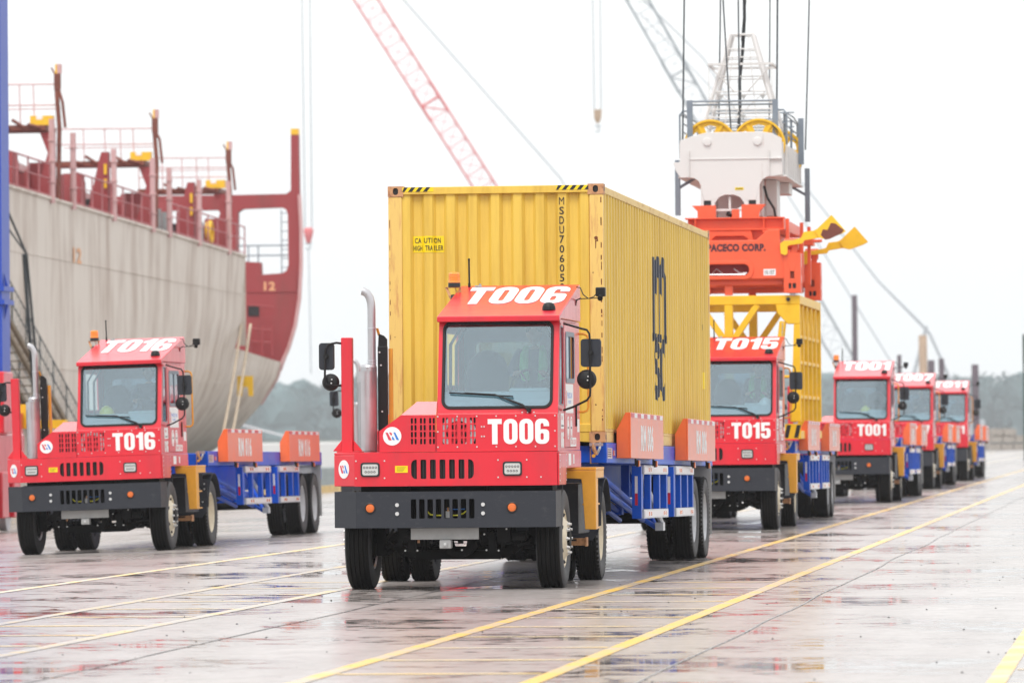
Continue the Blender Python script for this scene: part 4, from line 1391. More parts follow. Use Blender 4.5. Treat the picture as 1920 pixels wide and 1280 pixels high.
# ================================================================== YARD TRAILER
def make_trailer():
    t = thing('yard_trailer', '', 'trailer')
    mb = MB()
    for x in (-0.47, 0.47):
        mb.box(x - 0.07, x + 0.07, 0.1, 12.1, 1.205, 1.425)
        mb.box(x - 0.06, x + 0.06, 2.3, 12.1, 0.80, 1.204)
        mb.prism([(1.7, 1.204), (2.299, 1.204), (2.299, 0.80)], 'x', x - 0.06, x + 0.06)
    for y in (0.15, 1.8, 3.2, 5.2, 6.4, 7.8, 9.2, 10.6, 12.0):
        mb.box(-1.05, 1.05, y - 0.06, y + 0.06, 1.21, 1.40)
    mb.build('frame', 'blue', t, bevel=0.006)
    mb = MB()
    for sx in (-1, 1):
        x0, x1 = sorted((sx * 1.06, sx * 1.235))
        mb.box(x0, x1, 0.02, 12.19, 1.205, 1.432)
    mb.build('side_beam', 'blue', t, bevel=0.006)
    mb = MB()
    for x, sgn in ((1.2365, 1),):
        mb.box(x, x + 0.002, 0.10, 0.55, 1.255, 1.375, 0)
        for k in range(4):
            mb.box(x + 0.002, x + 0.003, 0.12, 0.42, 1.275 + k * 0.025, 1.285 + k * 0.025, 2)
        mb.box(x, x + 0.002, 0.62, 0.82, 1.29, 1.35, 0)
        mb.box(x + 0.002, x + 0.003, 0.62, 0.72, 1.29, 1.35, 1)
    mb.build('rating_plate', ['alu', 'red_mark', 'ink'], t)
    for sx in (-1, 1):
        for y0, y1 in ((0.95, 4.45), (7.35, 10.85)):
            mb = MB()
            xi, xo = sx * 1.242, sx * 1.405
            # side sheet and the two chamfered end sheets of a guide box
            mb.box(*sorted((xo - sx * 0.02, xo)), y0, y1, 1.262, 1.782, 0)
            for y in (y0, y1 - 0.02):
                mb.prism([(xi, 1.262), (xo - sx * 0.021, 1.262), (xo - sx * 0.021, 1.782), (xi + sx * 0.105, 1.782), (xi, 1.585)], 'y', y, y + 0.02, 0)
            mb.add([(xi + sx * 0.105, y0 + .021, 1.772), (xo - sx * 0.021, y0 + .021, 1.772), (xo - sx * 0.021, y1 - .021, 1.772), (xi + sx * 0.105, y1 - .021, 1.772),
                    (xi + sx * 0.105, y0 + .021, 1.782), (xo - sx * 0.021, y0 + .021, 1.782), (xo - sx * 0.021, y1 - .021, 1.782), (xi + sx * 0.105, y1 - .021, 1.782)],
                   [(0, 1, 2, 3), (7, 6, 5, 4), (0, 4, 5, 1), (1, 5, 6, 2), (2, 6, 7, 3), (3, 7, 4, 0)])
            mb.box(*sorted((xi, xo - sx * 0.021)), y0 + 0.021, y1 - 0.021, 1.262, 1.275)
            gb = mb.build('guide_box', 'guide', t, bevel=0.004)
            mb = MB()
            n = 10
            for k in range(n):
                ya = y0 + 0.05 + (y1 - y0 - 0.1) * k / n
                mb.box(*sorted((xo, xo + sx * 0.002)), ya, ya + (y1 - y0 - 0.1) / n - 0.04, 1.725, 1.775, 0 if k % 2 else 1)
            mb.build('reflector_strip', ['tape', 'red_mark'], gb)
            for y in (y0 + 1.0, y1 - 0.6):
                mb = MB()
                mb.box(*sorted((sx * 1.35, sx * 1.375)), y, y + 0.10, 1.165, 1.245, 0)
                mb.box(*sorted((sx * 1.376, sx * 1.39)), y + 0.005, y + 0.095, 1.17, 1.24, 1)
                mb.box(*sorted((sx * 1.335, sx * 1.35)), y - 0.01, y + 0.11, 1.18, 1.262, 0)
                mb.build('marker_lamp', ['ink', 'signal'], gb)
    # side guards with lamp rails
    for sx in (-1, 1):
        for y0, y1 in ((2.95, 5.9), (6.6, 9.05)):
            mb = MB()
            x0, x1 = sorted((sx * 1.22, sx * 1.30))
            mb.box(x0 - 0.03, x1 - 0.002, y0, y0 + 0.09, 0.565, 1.18)
            gd = mb.build('side_guard', 'blue', t, bevel=0.004)
            for y in (y0 + 0.10, y0 + (y1 - y0) * 0.34, y0 + (y1 - y0) * 0.68, y1 - 0.12):
                mb = MB()
                mb.box(x0, x1 - 0.005, y, y + 0.13, 0.672, 1.083)
                mb.build('guard_bar', 'blue', gd, bevel=0.004)
            if True:
                mb = MB()
                mb.box(*sorted((sx * 1.19, sx * 1.3)), y0 - 0.012, y0 - 0.001, 0.565, 1.18, 0)
                mb.box(*sorted((sx * 1.225, sx * 1.258)), y0 - 0.015, y0 - 0.0125, 0.86, 1.06, 1)
                mb.box(*sorted((sx * 1.225, sx * 1.258)), y0 - 0.015, y0 - 0.0125, 0.72, 0.859, 2)
                mb.build('guard_plate', ['blue', 'tape', 'red_mark'], gd)
            for z in (0.565, 1.085):
                mb = MB()
                mb.box(x0 - 0.002, x1 + 0.004, y0 + 0.25, y1, z, z + 0.105, 0)
                xo = sx * 1.304
                mb.box(*sorted((xo, xo + sx * 0.006)), y0 + 0.3, y1 - 0.05, z + 0.015, z + 0.09, 1)
                for f in (0.18, 0.26, 0.80, 0.88):
                    ya = y0 + 0.25 + (y1 - y0 - 0.3) * f
                    mb.box(*sorted((xo + sx * 0.006, xo + sx * 0.010)), ya, ya + 0.10, z + 0.03, z + 0.075, 2)
                mb.build('lamp_rail', ['alu', 'tape', 'signal'], gd)
    # landing gear with diagonal struts
    for sx in (-1, 1):
        mb = MB()
        mb.box(sx * 0.78 - 0.05, sx * 0.78 + 0.05, 5.85, 5.95, 0.62, 1.2, 0)
        mb.tube([(sx * 1.12, 4.3, 1.17), (sx * 1.2, 6.05, 0.50)], 0.034, 10, 1)
        for a_ in (0, 0.22):
            mb.tube([(sx * 1.0, 0.9 + a_ * 4, 1.12 - a_), (sx * 1.02, 5.6, 0.62 - a_ * 0.4)], 0.034, 10, 0)
            mb.tube([(sx * 0.72, 0.9 + a_ * 4, 1.12 - a_), (sx * 0.74, 5.6, 0.62 - a_ * 0.4)], 0.030, 10, 0)
        mb.tube([(sx * 0.72, 6.7, 1.12), (sx * 1.14, 6.02, 0.44)], 0.03, 10, 0)
        mb.tube([(sx * 0.5, 5.4, 0.9), (sx * 1.14, 5.98, 0.44)], 0.03, 10, 0)
        mb.box(sx * 1.19 - 0.05, sx * 1.19 + 0.05, 5.9, 6.1, 0.40, 0.50, 1)
        mb.build('landing_leg', ['blue', 'alu'], t)
    mb = MB()
    mb.tube([(-0.9, 1.9, 0.90), (-0.9, 7.4, 0.66)], 0.045, 10)
    mb.tube([(0.9, 1.9, 0.90), (0.9, 7.4, 0.66)], 0.045, 10)
    mb.box(-0.8, 0.8, 5.3, 5.5, 0.60, 0.72)
    mb.build('brace_tubes', 'blue', t)
    for x in (-0.35, 0.35):
        MB().cyl((x, 6.4, 0.75), (x, 7.6, 0.75), 0.13, 14).build('air_tank', 'underbody', t)
    MB().box(-0.6, 0.6, 4.2, 4.8, 0.62, 0.82).build('tool_box', 'underbody', t)
    for y in (9.9, 11.3):
        mb = MB()
        mb.cyl((-0.9, y, 0.53), (0.9, y, 0.53), 0.07, 12)
        for x in (-0.47, 0.47):
            mb.box(x - 0.05, x + 0.05, y - 0.5, y + 0.5, 0.62, 0.70)
            mb.box(x - 0.05, x + 0.05, y - 0.1, y + 0.1, 0.55, 0.9)
        mb.build('axle', 'underbody', t)
    for y in (9.9, 11.3):
        for sx in (-1, 1):
            make_wheel(t, sx * 1.10, y, 0.535, sx, 0.27, 'trailer')
            make_wheel(t, sx * 0.775, y, 0.535, sx, 0.27, 'trailer')
    mb = MB()
    mb.box(-1.23, 1.23, 12.0, 12.12, 0.95, 1.204, 0)
    for sx in (-1, 1):
        mb.box(sx * 1.0 - 0.24, sx * 1.0 + 0.24, 11.98, 11.995, 0.30, 1.20, 1)
    mb.build('tail_flap', ['blue', 'grey_plate'], t)
    mb = MB()
    for x in (-1.08, 1.08):
        for y in (0.12, 12.05):
            mb.box(x - 0.04, x + 0.04, y - 0.05, y + 0.05, 1.20, 1.434, 0)
    for (x, y) in ((1.12, -0.03), (-1.12, -0.03)):
        mb.tube([(x - 0.03, y, 1.43), (x - 0.02, y - 0.02, 1.36), (x + 0.01, y - 0.01, 1.30)], [0.03, 0.024, 0.02], 8, 0)
        mb.tube([(x + 0.05, y, 1.43), (x + 0.045, y - 0.02, 1.37), (x + 0.01, y, 1.30)], 0.015, 8, 1)
        mb.box(x - 0.07, x + 0.08, y - 0.03, y + 0.02, 1.395, 1.43, 1)
        mb.cyl((x - 0.02, y - 0.03, 1.285), (x - 0.02, y - 0.06, 1.285), 0.02, 10, 2)
    mb.build('twist_lock', ['casting', 'steel', 'amber'], t)
    return t


def add_trailer_number(t, txt):
    for y0 in (0.95, 7.35):
        mb = MB()
        vs_, fs = textmesh(txt, (1.4065, y0 + 1.05, 1.345), (0, 1, 0), (0, 0, 1), (1, 0, 0), 1.30, 0.31, 0.045)
        mb.add(vs_, fs)
        mb.build('trailer_number', 'white', t)
        mb = MB()
        vs_, fs = textmesh(txt, (-1.4065, y0 + 2.35, 1.345), (0, -1, 0), (0, 0, 1), (-1, 0, 0), 1.30, 0.31, 0.045)
        mb.add(vs_, fs)
        mb.build('trailer_number', 'white', t)

# ================================================================== CONTAINER
def corr(p, period, depth):
    """Trapezoid corrugation: 0 on the proud flat, depth in the trough."""
    f = (p / period) % 1.0
    a, b = 0.36, 0.14
    if f < a:
        return 0.0
    if f < a + b:
        return depth * (f - a) / b
    if f < 1 - b:
        return depth
    return depth * (1 - f) / b


def breaks(p0, p1, period):
    out_ = {round(p0, 5), round(p1, 5)}
    k = math.floor(p0 / period)
    while k * period < p1:
        for f in (0.0, 0.36, 0.50, 0.86):
            q = (k + f) * period
            if p0 < q < p1:
                out_.add(round(q, 5))
        k += 1
    return sorted(out_)


def corr_wall(mb, p0, p1, z0, z1, period, depth, fn, mi=0):
    """fn(p, d, z) -> point, d = depth into the wall"""
    ps = breaks(p0, p1, period)
    o = len(mb.v)
    for p in ps:
        d = corr(p, period, depth)
        mb.v += [fn(p, d, z0), fn(p, d, z1)]
    for k in range(len(ps) - 1):
        a = o + 2 * k
        mb.f.append((a, a + 2, a + 3, a + 1))
        mb.m.append(mi)


def make_container():
    Lc, Wc, Hc = 12.19, 1.219, 2.896
    t = thing('shipping_container', 'yellow corrugated container with dark lettering riding on the trailer behind the front tractor', 'container')
    FP, FD = 0.253, 0.045
    SP, SD = 0.278, 0.036
    fx = lambda x: x + 1.0625
    mb = MB()
    corr_wall(mb, 0, 2.125, 0.20, 2.80, FP, FD, lambda p, d, z: (p - 1.0625, 0.022 + d, z))
    mb.build('front_wall', 'container', t, smooth=False)
    for sx in (1, -1):
        mb = MB()
        corr_wall(mb, 0.13, Lc - 0.13, 0.155, 2.79, SP, SD, lambda p, d, z: (sx * (Wc - 0.008 - d), p, z))
        mb.build('side_wall', 'container', t, smooth=False)
    mb = MB()
    mb.box(-1.16, 1.16, 0.05, Lc - 0.05, 2.83, 2.86)
    for k in range(44):
        mb.box(-1.12, 1.12, 0.2 + k * 0.27, 0.32 + k * 0.27, 2.86, 2.875)
    mb.build('roof_panel', 'container', t)
    mb = MB()
    mb.box(-1.15, 1.15, 0.1, Lc - 0.1, 0.10, 0.15)
    for k in range(30):
        mb.box(-1.15, 1.15, 0.35 + k * 0.4, 0.41 + k * 0.4, 0.03, 0.10)
    mb.build('floor', 'underbody', t)
    # rails
    mb = MB()
    mb.box(-1.06, 1.06, 0.0, 0.06, 2.80, 2.884)
    mb.build('header_rail', 'container', t, bevel=0.006)
    mb = MB()
    mb.box(-1.06, 1.06, 0.004, 0.07, 0.115, 0.205)
    mb.prism([(-1.055, 0.114), (-0.62, 0.114), (-0.70, 0.05), (-0.80, 0.02), (-1.055, 0.0)][::1], 'y', 0.01, 0.03)
    mb.prism([(1.055, 0.114), (0.62, 0.114), (0.72, 0.05), (0.80, 0.02), (1.055, 0.0)], 'y', 0.01, 0.03)
    mb.build('sill_rail', 'container', t, bevel=0.005)
    for sx in (1, -1):
        mb = MB()
        mb.box(*sorted((sx * (Wc - 0.06), sx * (Wc - 0.002))), 0.18, Lc - 0.18, 2.792, 2.872)
        mb.build('top_rail', 'container_rail', t, bevel=0.006)
        mb = MB()
        # bottom rail with fork pockets left open towards the ends
        mb.box(*sorted((sx * (Wc - 0.09), sx * (Wc - 0.016))), 0.18, Lc - 0.18, 0.12, 0.1545)
        for a_, b_ in ((0.18, 1.05), (2.6, 3.0), (3.45, 8.7), (9.2, 9.6), (11.1, Lc - 0.18)):
            mb.box(*sorted((sx * (Wc - 0.088), sx * (Wc - 0.018))), a_, b_, 0.0, 0.119)
        mb.build('bottom_rail', 'container_rail', t, bevel=0.004)
    # posts and castings
    for y0 in (0, Lc):
        sy = 1 if y0 == 0 else -1
        for sx in (1, -1):
            mb = MB()
            x0, x1 = sorted((sx * Wc, sx * 1.063))
            y_a, y_b = sorted((y0 + sy * 0.003, y0 + sy * 0.13))
            mb.box(x0 if sx < 0 else x0, x1, y_a, y_b, 0.1185, 2.777)
            mb.build('corner_post', 'container_post', t, bevel=0.012, seg=2)
            for z0 in (0.0, 2.778):
                mb = MB()
                xa, xb = sorted((sx * (Wc + 0.002), sx * 1.045))
                front = y0 - sy * 0.002
                # front plate with its hole, then the block behind it
                cx = (xa + xb) / 2
                mb.plate(rect(xa, xb, z0, z0 + 0.118), [rr(cx, z0 + 0.06, 0.062, 0.078, 0.028, 4)], (0, front, 0), (1, 0, 0), (0, 0, 1), (0, sy * 0.03, 0), 0)
                ya, yb = sorted((front + sy * 0.0305, front + sy * 0.178))
                mb.box(xa, xb, ya, yb, z0, z0 + 0.118, 0)
                mb.box(cx - 0.035, cx + 0.035, *sorted((front + sy * 0.027, front + sy * 0.0302)), z0 + 0.015, z0 + 0.105, 1)
                # side hole shown as a dark recess plate
                xs1 = sx * (Wc + 0.002)
                yc = front + sy * 0.095
                mb.plate(rr(yc, z0 + 0.06, 0.075, 0.05, 0.02, 4), [], (xs1, 0, 0), (0, 1, 0), (0, 0, 1), (sx * 0.0006, 0, 0), 1)
                mb.build('corner_casting', ['casting', 'ink'], t, bevel=0.004)
    # rear doors
    for sx in (1, -1):
        mb = MB()
        mb.box(*sorted((sx * 0.01, sx * 1.06)), Lc - 0.06, Lc - 0.02, 0.12, 2.78)
        for x in (0.35, 0.80):
            mb.cyl((sx * x, Lc, 0.10), (sx * x, Lc, 2.80), 0.017, 10)
        mb.build('rear_door', 'container', t)
    # hazard strips on the header
    for x0, x1 in ((-1.055, -0.70), (0.69, 1.055)):
        mb = MB()
        mb.box(x0, x1, -0.003, -0.0005, 2.832, 2.882, 0)
        k = x0 - 0.02
        while k < x1:
            a, b, c, d = k, k + 0.045, k + 0.085, k + 0.040
            q = [(max(x0, min(x1, a)), 2.832), (max(x0, min(x1, b)), 2.832), (max(x0, min(x1, c)), 2.882), (max(x0, min(x1, d)), 2.882)]
            if q[0][0] < q[1][0] - 0.004 and q[3][0] < q[2][0] - 0.004:
                mb.plate(q, [], (0, -0.0032, 0), (1, 0, 0), (0, 0, 1), (0, -0.0012, 0), 1)
            k += 0.085
        mb.build('hazard_strip', ['sticker_yellow', 'ink'], t)

    # number, stacked letter by letter on one flat of the front wall
    xc = 0.748
    mb = MB()
    for k, ch in enumerate('MSDU7060593'):
        w = 0.058 if ch == 'M' else 0.052
        vs_, fs = textmesh(ch, (xc - w / 2, 0, 2.665 - k * 0.1075), (1, 0, 0), (0, 0, 1), (0, -1, 0), w, 0.085, -0.004 if ch == 'M' else 0.010)
        vs_ = [(a, 0.022 + corr(fx(a), FP, FD) - 0.004, c) for a, b, c in vs_]
        mb.add(vs_, fs)
    mb.build('container_number', 'ink', t)
    # caution sticker following the ribs
    mb = MB()
    corr_wall(mb, fx(-0.945), fx(-0.592), 2.150, 2.335, FP, FD, lambda p, d, z: (p - 1.0625, 0.022 + d - 0.003, z), 0)
    for txt, x, z, w in (('CA', -0.925, 2.255, 0.075), ('UTI', -0.815, 2.255, 0.095), ('ON', -0.705, 2.255, 0.075),
                         ('HIGH', -0.940, 2.170, 0.10), ('TRA', -0.800, 2.170, 0.085), ('ILER', -0.700, 2.170, 0.10)):
        vs_, fs = textmesh(txt, (x, 0, z), (1, 0, 0), (0, 0, 1), (0, -1, 0), w, 0.058, 0.015)
        mb.add([(a, 0.022 + corr(fx(a), FP, FD) - 0.006, c) for a, b, c in vs_], fs, 1)
    mb.build('caution_sticker', ['sticker_yellow', 'ink'], t)
    # big lettering on the side: m over s and c, drawn as outlines cut at every fold of the wall
    bm = bmesh.new()

    def band(pts, w):
        """Thick stroke along pts in (y, z)"""
        n = len(pts)
        L_, R_ = [], []
        for i, p in enumerate(pts):
            a, b = pts[max(0, i - 1)], pts[min(n - 1, i + 1)]
            d = Vector((b[0] - a[0], b[1] - a[1])).normalized()
            q = Vector((-d.y, d.x)) * w / 2
            L_.append((p[0] + q.x, p[1] + q.y))
            R_.append((p[0] - q.x, p[1] - q.y))
        vl = [bm.verts.new((0, a, b)) for a, b in L_]
        vr = [bm.verts.new((0, a, b)) for a, b in R_]
        for i in range(n - 1):
            bm.faces.new((vl[i], vr[i], vr[i + 1], vl[i + 1]))
    Y0, ZB = 5.25, 1.26
    band([(Y0 + 0.14, ZB + 0.02), (Y0 + 0.14, ZB + 1.02)], 0.25)
    band([(Y0 + 0.24, ZB + 0.60)] + [(Y0 + 0.50 + 0.22 * math.cos(R(a)), ZB + 0.76 + 0.18 * math.sin(R(a))) for a in (150, 120, 90, 60, 30, 0)] + [(Y0 + 0.72, ZB + 0.02)], 0.25)
    band([(Y0 + 0.84, ZB + 0.60)] + [(Y0 + 1.10 + 0.22 * math.cos(R(a)), ZB + 0.76 + 0.18 * math.sin(R(a))) for a in (150, 120, 90, 60, 30, 0)] + [(Y0 + 1.32, ZB + 0.02)], 0.25)
    for x in (0.14, 0.72, 1.32):
        band([(Y0 + x - 0.17, ZB + 0.05), (Y0 + x - 0.088, ZB + 0.05)], 0.10)
        band([(Y0 + x + 0.088, ZB + 0.05), (Y0 + x + 0.17, ZB + 0.05)], 0.10)
    zc = ZB - 0.33
    s_pts = [(0.62, 0.18), (0.50, 0.27), (0.34, 0.30), (0.20, 0.26), (0.14, 0.16), (0.22, 0.06), (0.38, 0.0), (0.54, -0.06), (0.62, -0.16), (0.55, -0.26), (0.40, -0.30), (0.24, -0.28), (0.12, -0.18)]
    band([(Y0 + a, zc + b) for a, b in s_pts], 0.18)
    c_pts = [(1.30 - 0.18 + 0.28 * math.cos(R(a)), 0.30 * math.sin(R(a))) for a in range(50, 311, 26)]
    band([(Y0 + a, zc + b) for a, b in c_pts], 0.18)
    for q in breaks(Y0 - 0.2, Y0 + 1.7, SP):
        bmesh.ops.bisect_plane(bm, geom=bm.verts[:] + bm.edges[:] + bm.faces[:], plane_co=(0, q, 0), plane_no=(0, 1, 0))
    for p in bm.verts:
        p.co.x = Wc - 0.008 - corr(p.co.y, SP, SD) + 0.004
    me = bpy.data.meshes.new('side_lettering')
    bm.to_mesh(me)
    bm.free()
    me.materials.append(M['navy_ink'])
    o = bpy.data.objects.new('side_lettering', me)
    C.objects.link(o)
    o.parent = t
    # small marks: a black tally mark, a yellow placard and rust
    mb = MB()
    corr_wall(mb, 0.42, 0.47, 2.22, 2.33, SP, SD, lambda p, d, z: (Wc - 0.008 - d + 0.004, p, z), 0)
    corr_wall(mb, 11.35, 11.55, 0.78, 1.0, SP, SD, lambda p, d, z: (Wc - 0.008 - d + 0.004, p, z), 1)
    corr_wall(mb, 11.2, 11.26, 1.55, 1.62, SP, SD, lambda p, d, z: (Wc - 0.008 - d + 0.004, p, z), 0)
    mb.build('side_marks', ['ink', 'sticker_yellow'], t)
    mb = MB()
    random.seed(11)
    for (cx, cz, r) in ((1.135, 2.285, 0.026), (1.15, 2.26, 0.014), (1.10, 1.9, 0.008), (-1.15, 1.2, 0.007), (1.17, 1.15, 0.01), (-1.19, 0.5, 0.012), (1.12, 0.42, 0.010)):
        mb.plate([(cx + r * random.uniform(0.6, 1.1) * math.cos(2 * PI * k / 9), cz + r * random.uniform(0.6, 1.1) * math.sin(2 * PI * k / 9)) for k in range(9)], [],
                 (0, 0.0025, 0), (1, 0, 0), (0, 0, 1), (0, -0.001, 0))
    mb.plate([(1.128, 2.17), (1.136, 2.17), (1.140, 2.262), (1.126, 2.262)], [], (0, 0.0025, 0), (1, 0, 0), (0, 0, 1), (0, -0.0008, 0))
    for k in range(26):      # chipped edge of the near post
        z = random.uniform(0.2, 2.7)
        h = random.uniform(0.01, 0.07)
        w = random.uniform(0.003, 0.009)
        mb.plate(rect(1.195 - w, 1.200, z, z + h), [], (0, 0.0025, 0), (1, 0, 0), (0, 0, 1), (0, -0.0008, 0))
        if k % 2:
            mb.plate(rect(-1.205, -1.205 + w, z, z + h), [], (0, 0.0025, 0), (1, 0, 0), (0, 0, 1), (0, -0.0008, 0))
    mb.build('rust_spots', mat('rust', (0.16, 0.045, 0.015), 0.8, var=0.3, vscale=20), t)
    return t


# ================================================================== PEOPLE
def make_driver_mesh():
    me = bpy.data.meshes.new('driver_base')
    # joints: pelvis at the seat, facing -y, hands on the wheel
    J = [(0, 1.34, 2.12), (0, 1.35, 2.26), (0, 1.34, 2.42), (0, 1.32, 2.53), (0, 1.30, 2.60),
         (0.17, 1.33, 2.50), (0.24, 1.18, 2.30), (0.16, 0.93, 2.27), (0.14, 0.85, 2.29),
         (-0.17, 1.33, 2.50), (-0.24, 1.18, 2.30), (-0.16, 0.93, 2.27), (-0.14, 0.85, 2.29),
         (0.10, 1.20, 2.10), (0.14, 0.88, 2.14), (0.14, 0.80, 1.98),
         (-0.10, 1.20, 2.10), (-0.14, 0.88, 2.14), (-0.14, 0.80, 1.98)]
    rad = [0.15, 0.14, 0.155, 0.07, 0.055, 0.075, 0.052, 0.038, 0.03, 0.075, 0.052, 0.038, 0.03, 0.095, 0.07, 0.055, 0.095, 0.07, 0.055]
    E_ = [(0, 1), (1, 2), (2, 3), (3, 4), (2, 5), (5, 6), (6, 7), (7, 8), (2, 9), (9, 10), (10, 11), (11, 12), (0, 13), (13, 14), (14, 15), (0, 16), (16, 17), (17, 18)]
    # five fingers per hand curling round the rim
    for hi, sx in ((8, 1), (12, -1)):
        bx, by, bz = J[hi]
        for k in range(4):
            J.append((bx + sx * (0.025 - 0.017 * k), by - 0.045, bz + 0.02))
            rad.append(0.010)
            J.append((bx + sx * (0.025 - 0.017 * k), by - 0.06, bz - 0.01 - 0.004 * (k in (1, 2))))
            rad.append(0.008)
            E_ += [(hi, len(J) - 2), (len(J) - 2, len(J) - 1)]
        J.append((bx - sx * 0.045, by - 0.005, bz + 0.03))
        rad.append(0.010)
        E_.append((hi, len(J) - 1))
    me.from_pydata(J, E_, [])
    o = bpy.data.objects.new('driver_base', me)
    C.objects.link(o)
    m1 = o.modifiers.new('skin', 'SKIN')
    m1.use_smooth_shade = True
    for i, r in enumerate(rad):
        me.skin_vertices[0].data[i].radius = (r, r * (0.72 if i in (1, 2) else 1))
    me.skin_vertices[0].data[0].use_root = True
    m2 = o.modifiers.new('sub', 'SUBSURF')
    m2.levels = m2.render_levels = 1
    dg = bpy.context.evaluated_depsgraph_get()
    out_ = bpy.data.meshes.new_from_object(o.evaluated_get(dg))
    bpy.data.objects.remove(o)
    bm = bmesh.new()
    bm.from_mesh(out_)
    for f in bm.faces:
        c = f.calc_center_median()
        f.material_index = 1 if (c.z > 2.56 or (c.y < 0.92 and c.z > 2.2)) else 0
    # head: egg with brow, nose and chin, grown on the neck
    r = bmesh.ops.create_uvsphere(bm, u_segments=20, v_segments=14, radius=1.0)
    for p in r['verts']:
        x, y, z = p.co
        w = 0.078 * (1 - 0.18 * max(0, -z))
        q = Vector((x * w, y * 0.098, z * 0.118))
        if y < -0.7:
            if abs(x) < 0.25 and -0.35 < z < 0.15:
                q.y -= 0.020
            if abs(x) > 0.2 and 0.0 < z < 0.3:
                q.y += 0.008
        if abs(x) > 0.93 and abs(z) < 0.35:
            q.x *= 1.12
        p.co = q + Vector((0, 1.285, 2.715))
        for f in p.link_faces:
            f.material_index = 1
    bm.to_mesh(out_)
    bm.free()
    for p in out_.polygons:
        p.use_smooth = True
    out_.name = 'person'
    out_.materials.append(M['overalls'])
    out_.materials.append(M['skin'])
    return out_


driver_mesh = make_driver_mesh()
hb = MB()
hb.lathe([(0.0, 0.090), (0.04, 0.092), (0.08, 0.075), (0.105, 0.04), (0.112, 0.001)], (0, 1.295, 2.735), 'z', 20)
hair_mesh = hb.mesh('hair', 'hair')
hb = MB()
hb.lathe([(0.0, 0.125), (0.008, 0.124), (0.012, 0.105), (0.06, 0.098), (0.10, 0.07), (0.125, 0.03), (0.13, 0.001)], (0, 1.275, 2.755), 'z', 24)
helm_mesh = hb.mesh('safety_helmet', 'helmet')
hb = MB()
for sx in (-1, 1):
    hb.tube([(sx * 0.085, 1.215, 2.20), (sx * 0.105, 1.200, 2.36), (sx * 0.10, 1.235, 2.50), (sx * 0.085, 1.33, 2.57), (sx * 0.09, 1.44, 2.48)], [0.045, 0.05, 0.045, 0.03, 0.03], 10)
vest_mesh = hb.mesh('reflective_vest', 'hivis')


def add_driver(root, label, vest, hat):
    p = thing('person', label, 'person', group='drivers seated behind the windscreens', mesh=driver_mesh)
    p.matrix_world = root.matrix_world @ Matrix.Translation((0.80, 0, 0))
    for nm, me, on in (('reflective_vest', vest_mesh, vest), ('hair', hair_mesh, hat == 0), ('safety_helmet', helm_mesh, hat == 1)):
        if on:
            q = bpy.data.objects.new(nm, me)
            C.objects.link(q)
            q.parent = p
    return p


# ================================================================== THE FLEET
FLEET = [
    # number, origin x, depth, z, roll, trailer yaw offset, trailer pitch, label, trailer label
    ('T006', -0.703, 60.10, 0.0, 0.0, R(1.05), R(0.54), 'red T006 tractor in front, dark bumper, hauling the yellow container',
     'blue trailer marked RM 006 carrying the yellow container'),
    ('T015', 3.22, 95.16, 0.0, 0.0, 0.0, R(0.3), 'red T015 tractor just behind the yellow container, under the hanging spreader',
     'blue trailer of T015 loaded with the tall yellow steel frame'),
    ('T001', 7.43, 129.9, 0.0, 0.0, 0.0, R(0.3), 'red T001 tractor with a yellow helmet in its windscreen, third in the queue',
     'blue trailer with orange guide boxes behind tractor T001'),
    ('T007', 10.55, 158.9, 0.0, 0.0, 0.0, R(0.3), 'red T007 tractor with dark windscreen between T001 and T011',
     'blue trailer with orange guide boxes behind tractor T007'),
    ('T011', 13.55, 184.4, 0.0, 0.0, 0.0, R(0.3), 'red T011 tractor, last and smallest of the queue beside the tall pile',
     'blue trailer with orange guide boxes behind tractor T011'),
    ('T016', -6.447, 86.0, -0.105, -0.026, 0.0, R(0.3), 'red T016 tractor beside the grey ship hull, pulling an empty trailer',
     'empty blue trailer marked RM 016 behind tractor T016 beside the ship'),
    (None, -2.02, 106.5, -0.11, -0.026, 0.0, R(0.3), 'red tractor hidden behind T006, only its black mirrors and exhaust showing',
     'blue trailer hidden behind the front tractor and container'),
]
proto_t = make_tractor()
proto_r = make_trailer()
roots = {}
base_t = None
tractors = []
for i, (num, x, d, z, roll, dy, pt, lab, lab2) in enumerate(FLEET):
    tr = proto_t if i == 0 else copy_tree(proto_t)
    tl = proto_r if i == 0 else copy_tree(proto_r)
    tractors.append((tr, tl))
for (num, x, d, z, roll, dy, pt, lab, lab2), (tr, tl) in zip(FLEET, tractors):
    tag(tr, lab, 'tractor unit', 'red terminal tractors driving along the quay')
    tag(tl, lab2, 'trailer', 'blue yard trailers behind the tractors')
    mw = Matrix.Translation((x, d, z)) @ Matrix.Rotation(-YAW, 4, 'Z') @ Matrix.Rotation(roll, 4, 'Y')
    tr.matrix_world = mw
    ox = 0.096 if num == 'T006' else 0.02
    # nose of the trailer is lifted by the fifth wheel: pitch about the rear axle
    tl.matrix_world = (mw @ Matrix.Translation((ox, 3.76, 0)) @ Matrix.Rotation(-dy, 4, 'Z')
                       @ Matrix.Translation((0, 11.3, 0)) @ Matrix.Rotation(-pt, 4, 'X') @ Matrix.Translation((0, -11.3, 0)))
    roots[num] = (tr, tl)
    if num:
        add_numbers(tr, num)
        add_trailer_number(tl, 'RM 0' + num[2:])
box = make_container()
box.matrix_world = roots['T006'][1].matrix_world @ Matrix.Translation((0, 0, 1.437))

add_driver(roots['T006'][0], 'driver in green reflective vest at the wheel of T006', True, 0)
add_driver(roots['T015'][0], 'driver in green reflective vest at the wheel of T015', True, 0)
add_driver(roots['T016'][0], 'driver in navy work clothes at the wheel of T016', False, 0)
add_driver(roots['T007'][0], 'driver in navy work clothes at the wheel of T007', False, 0)


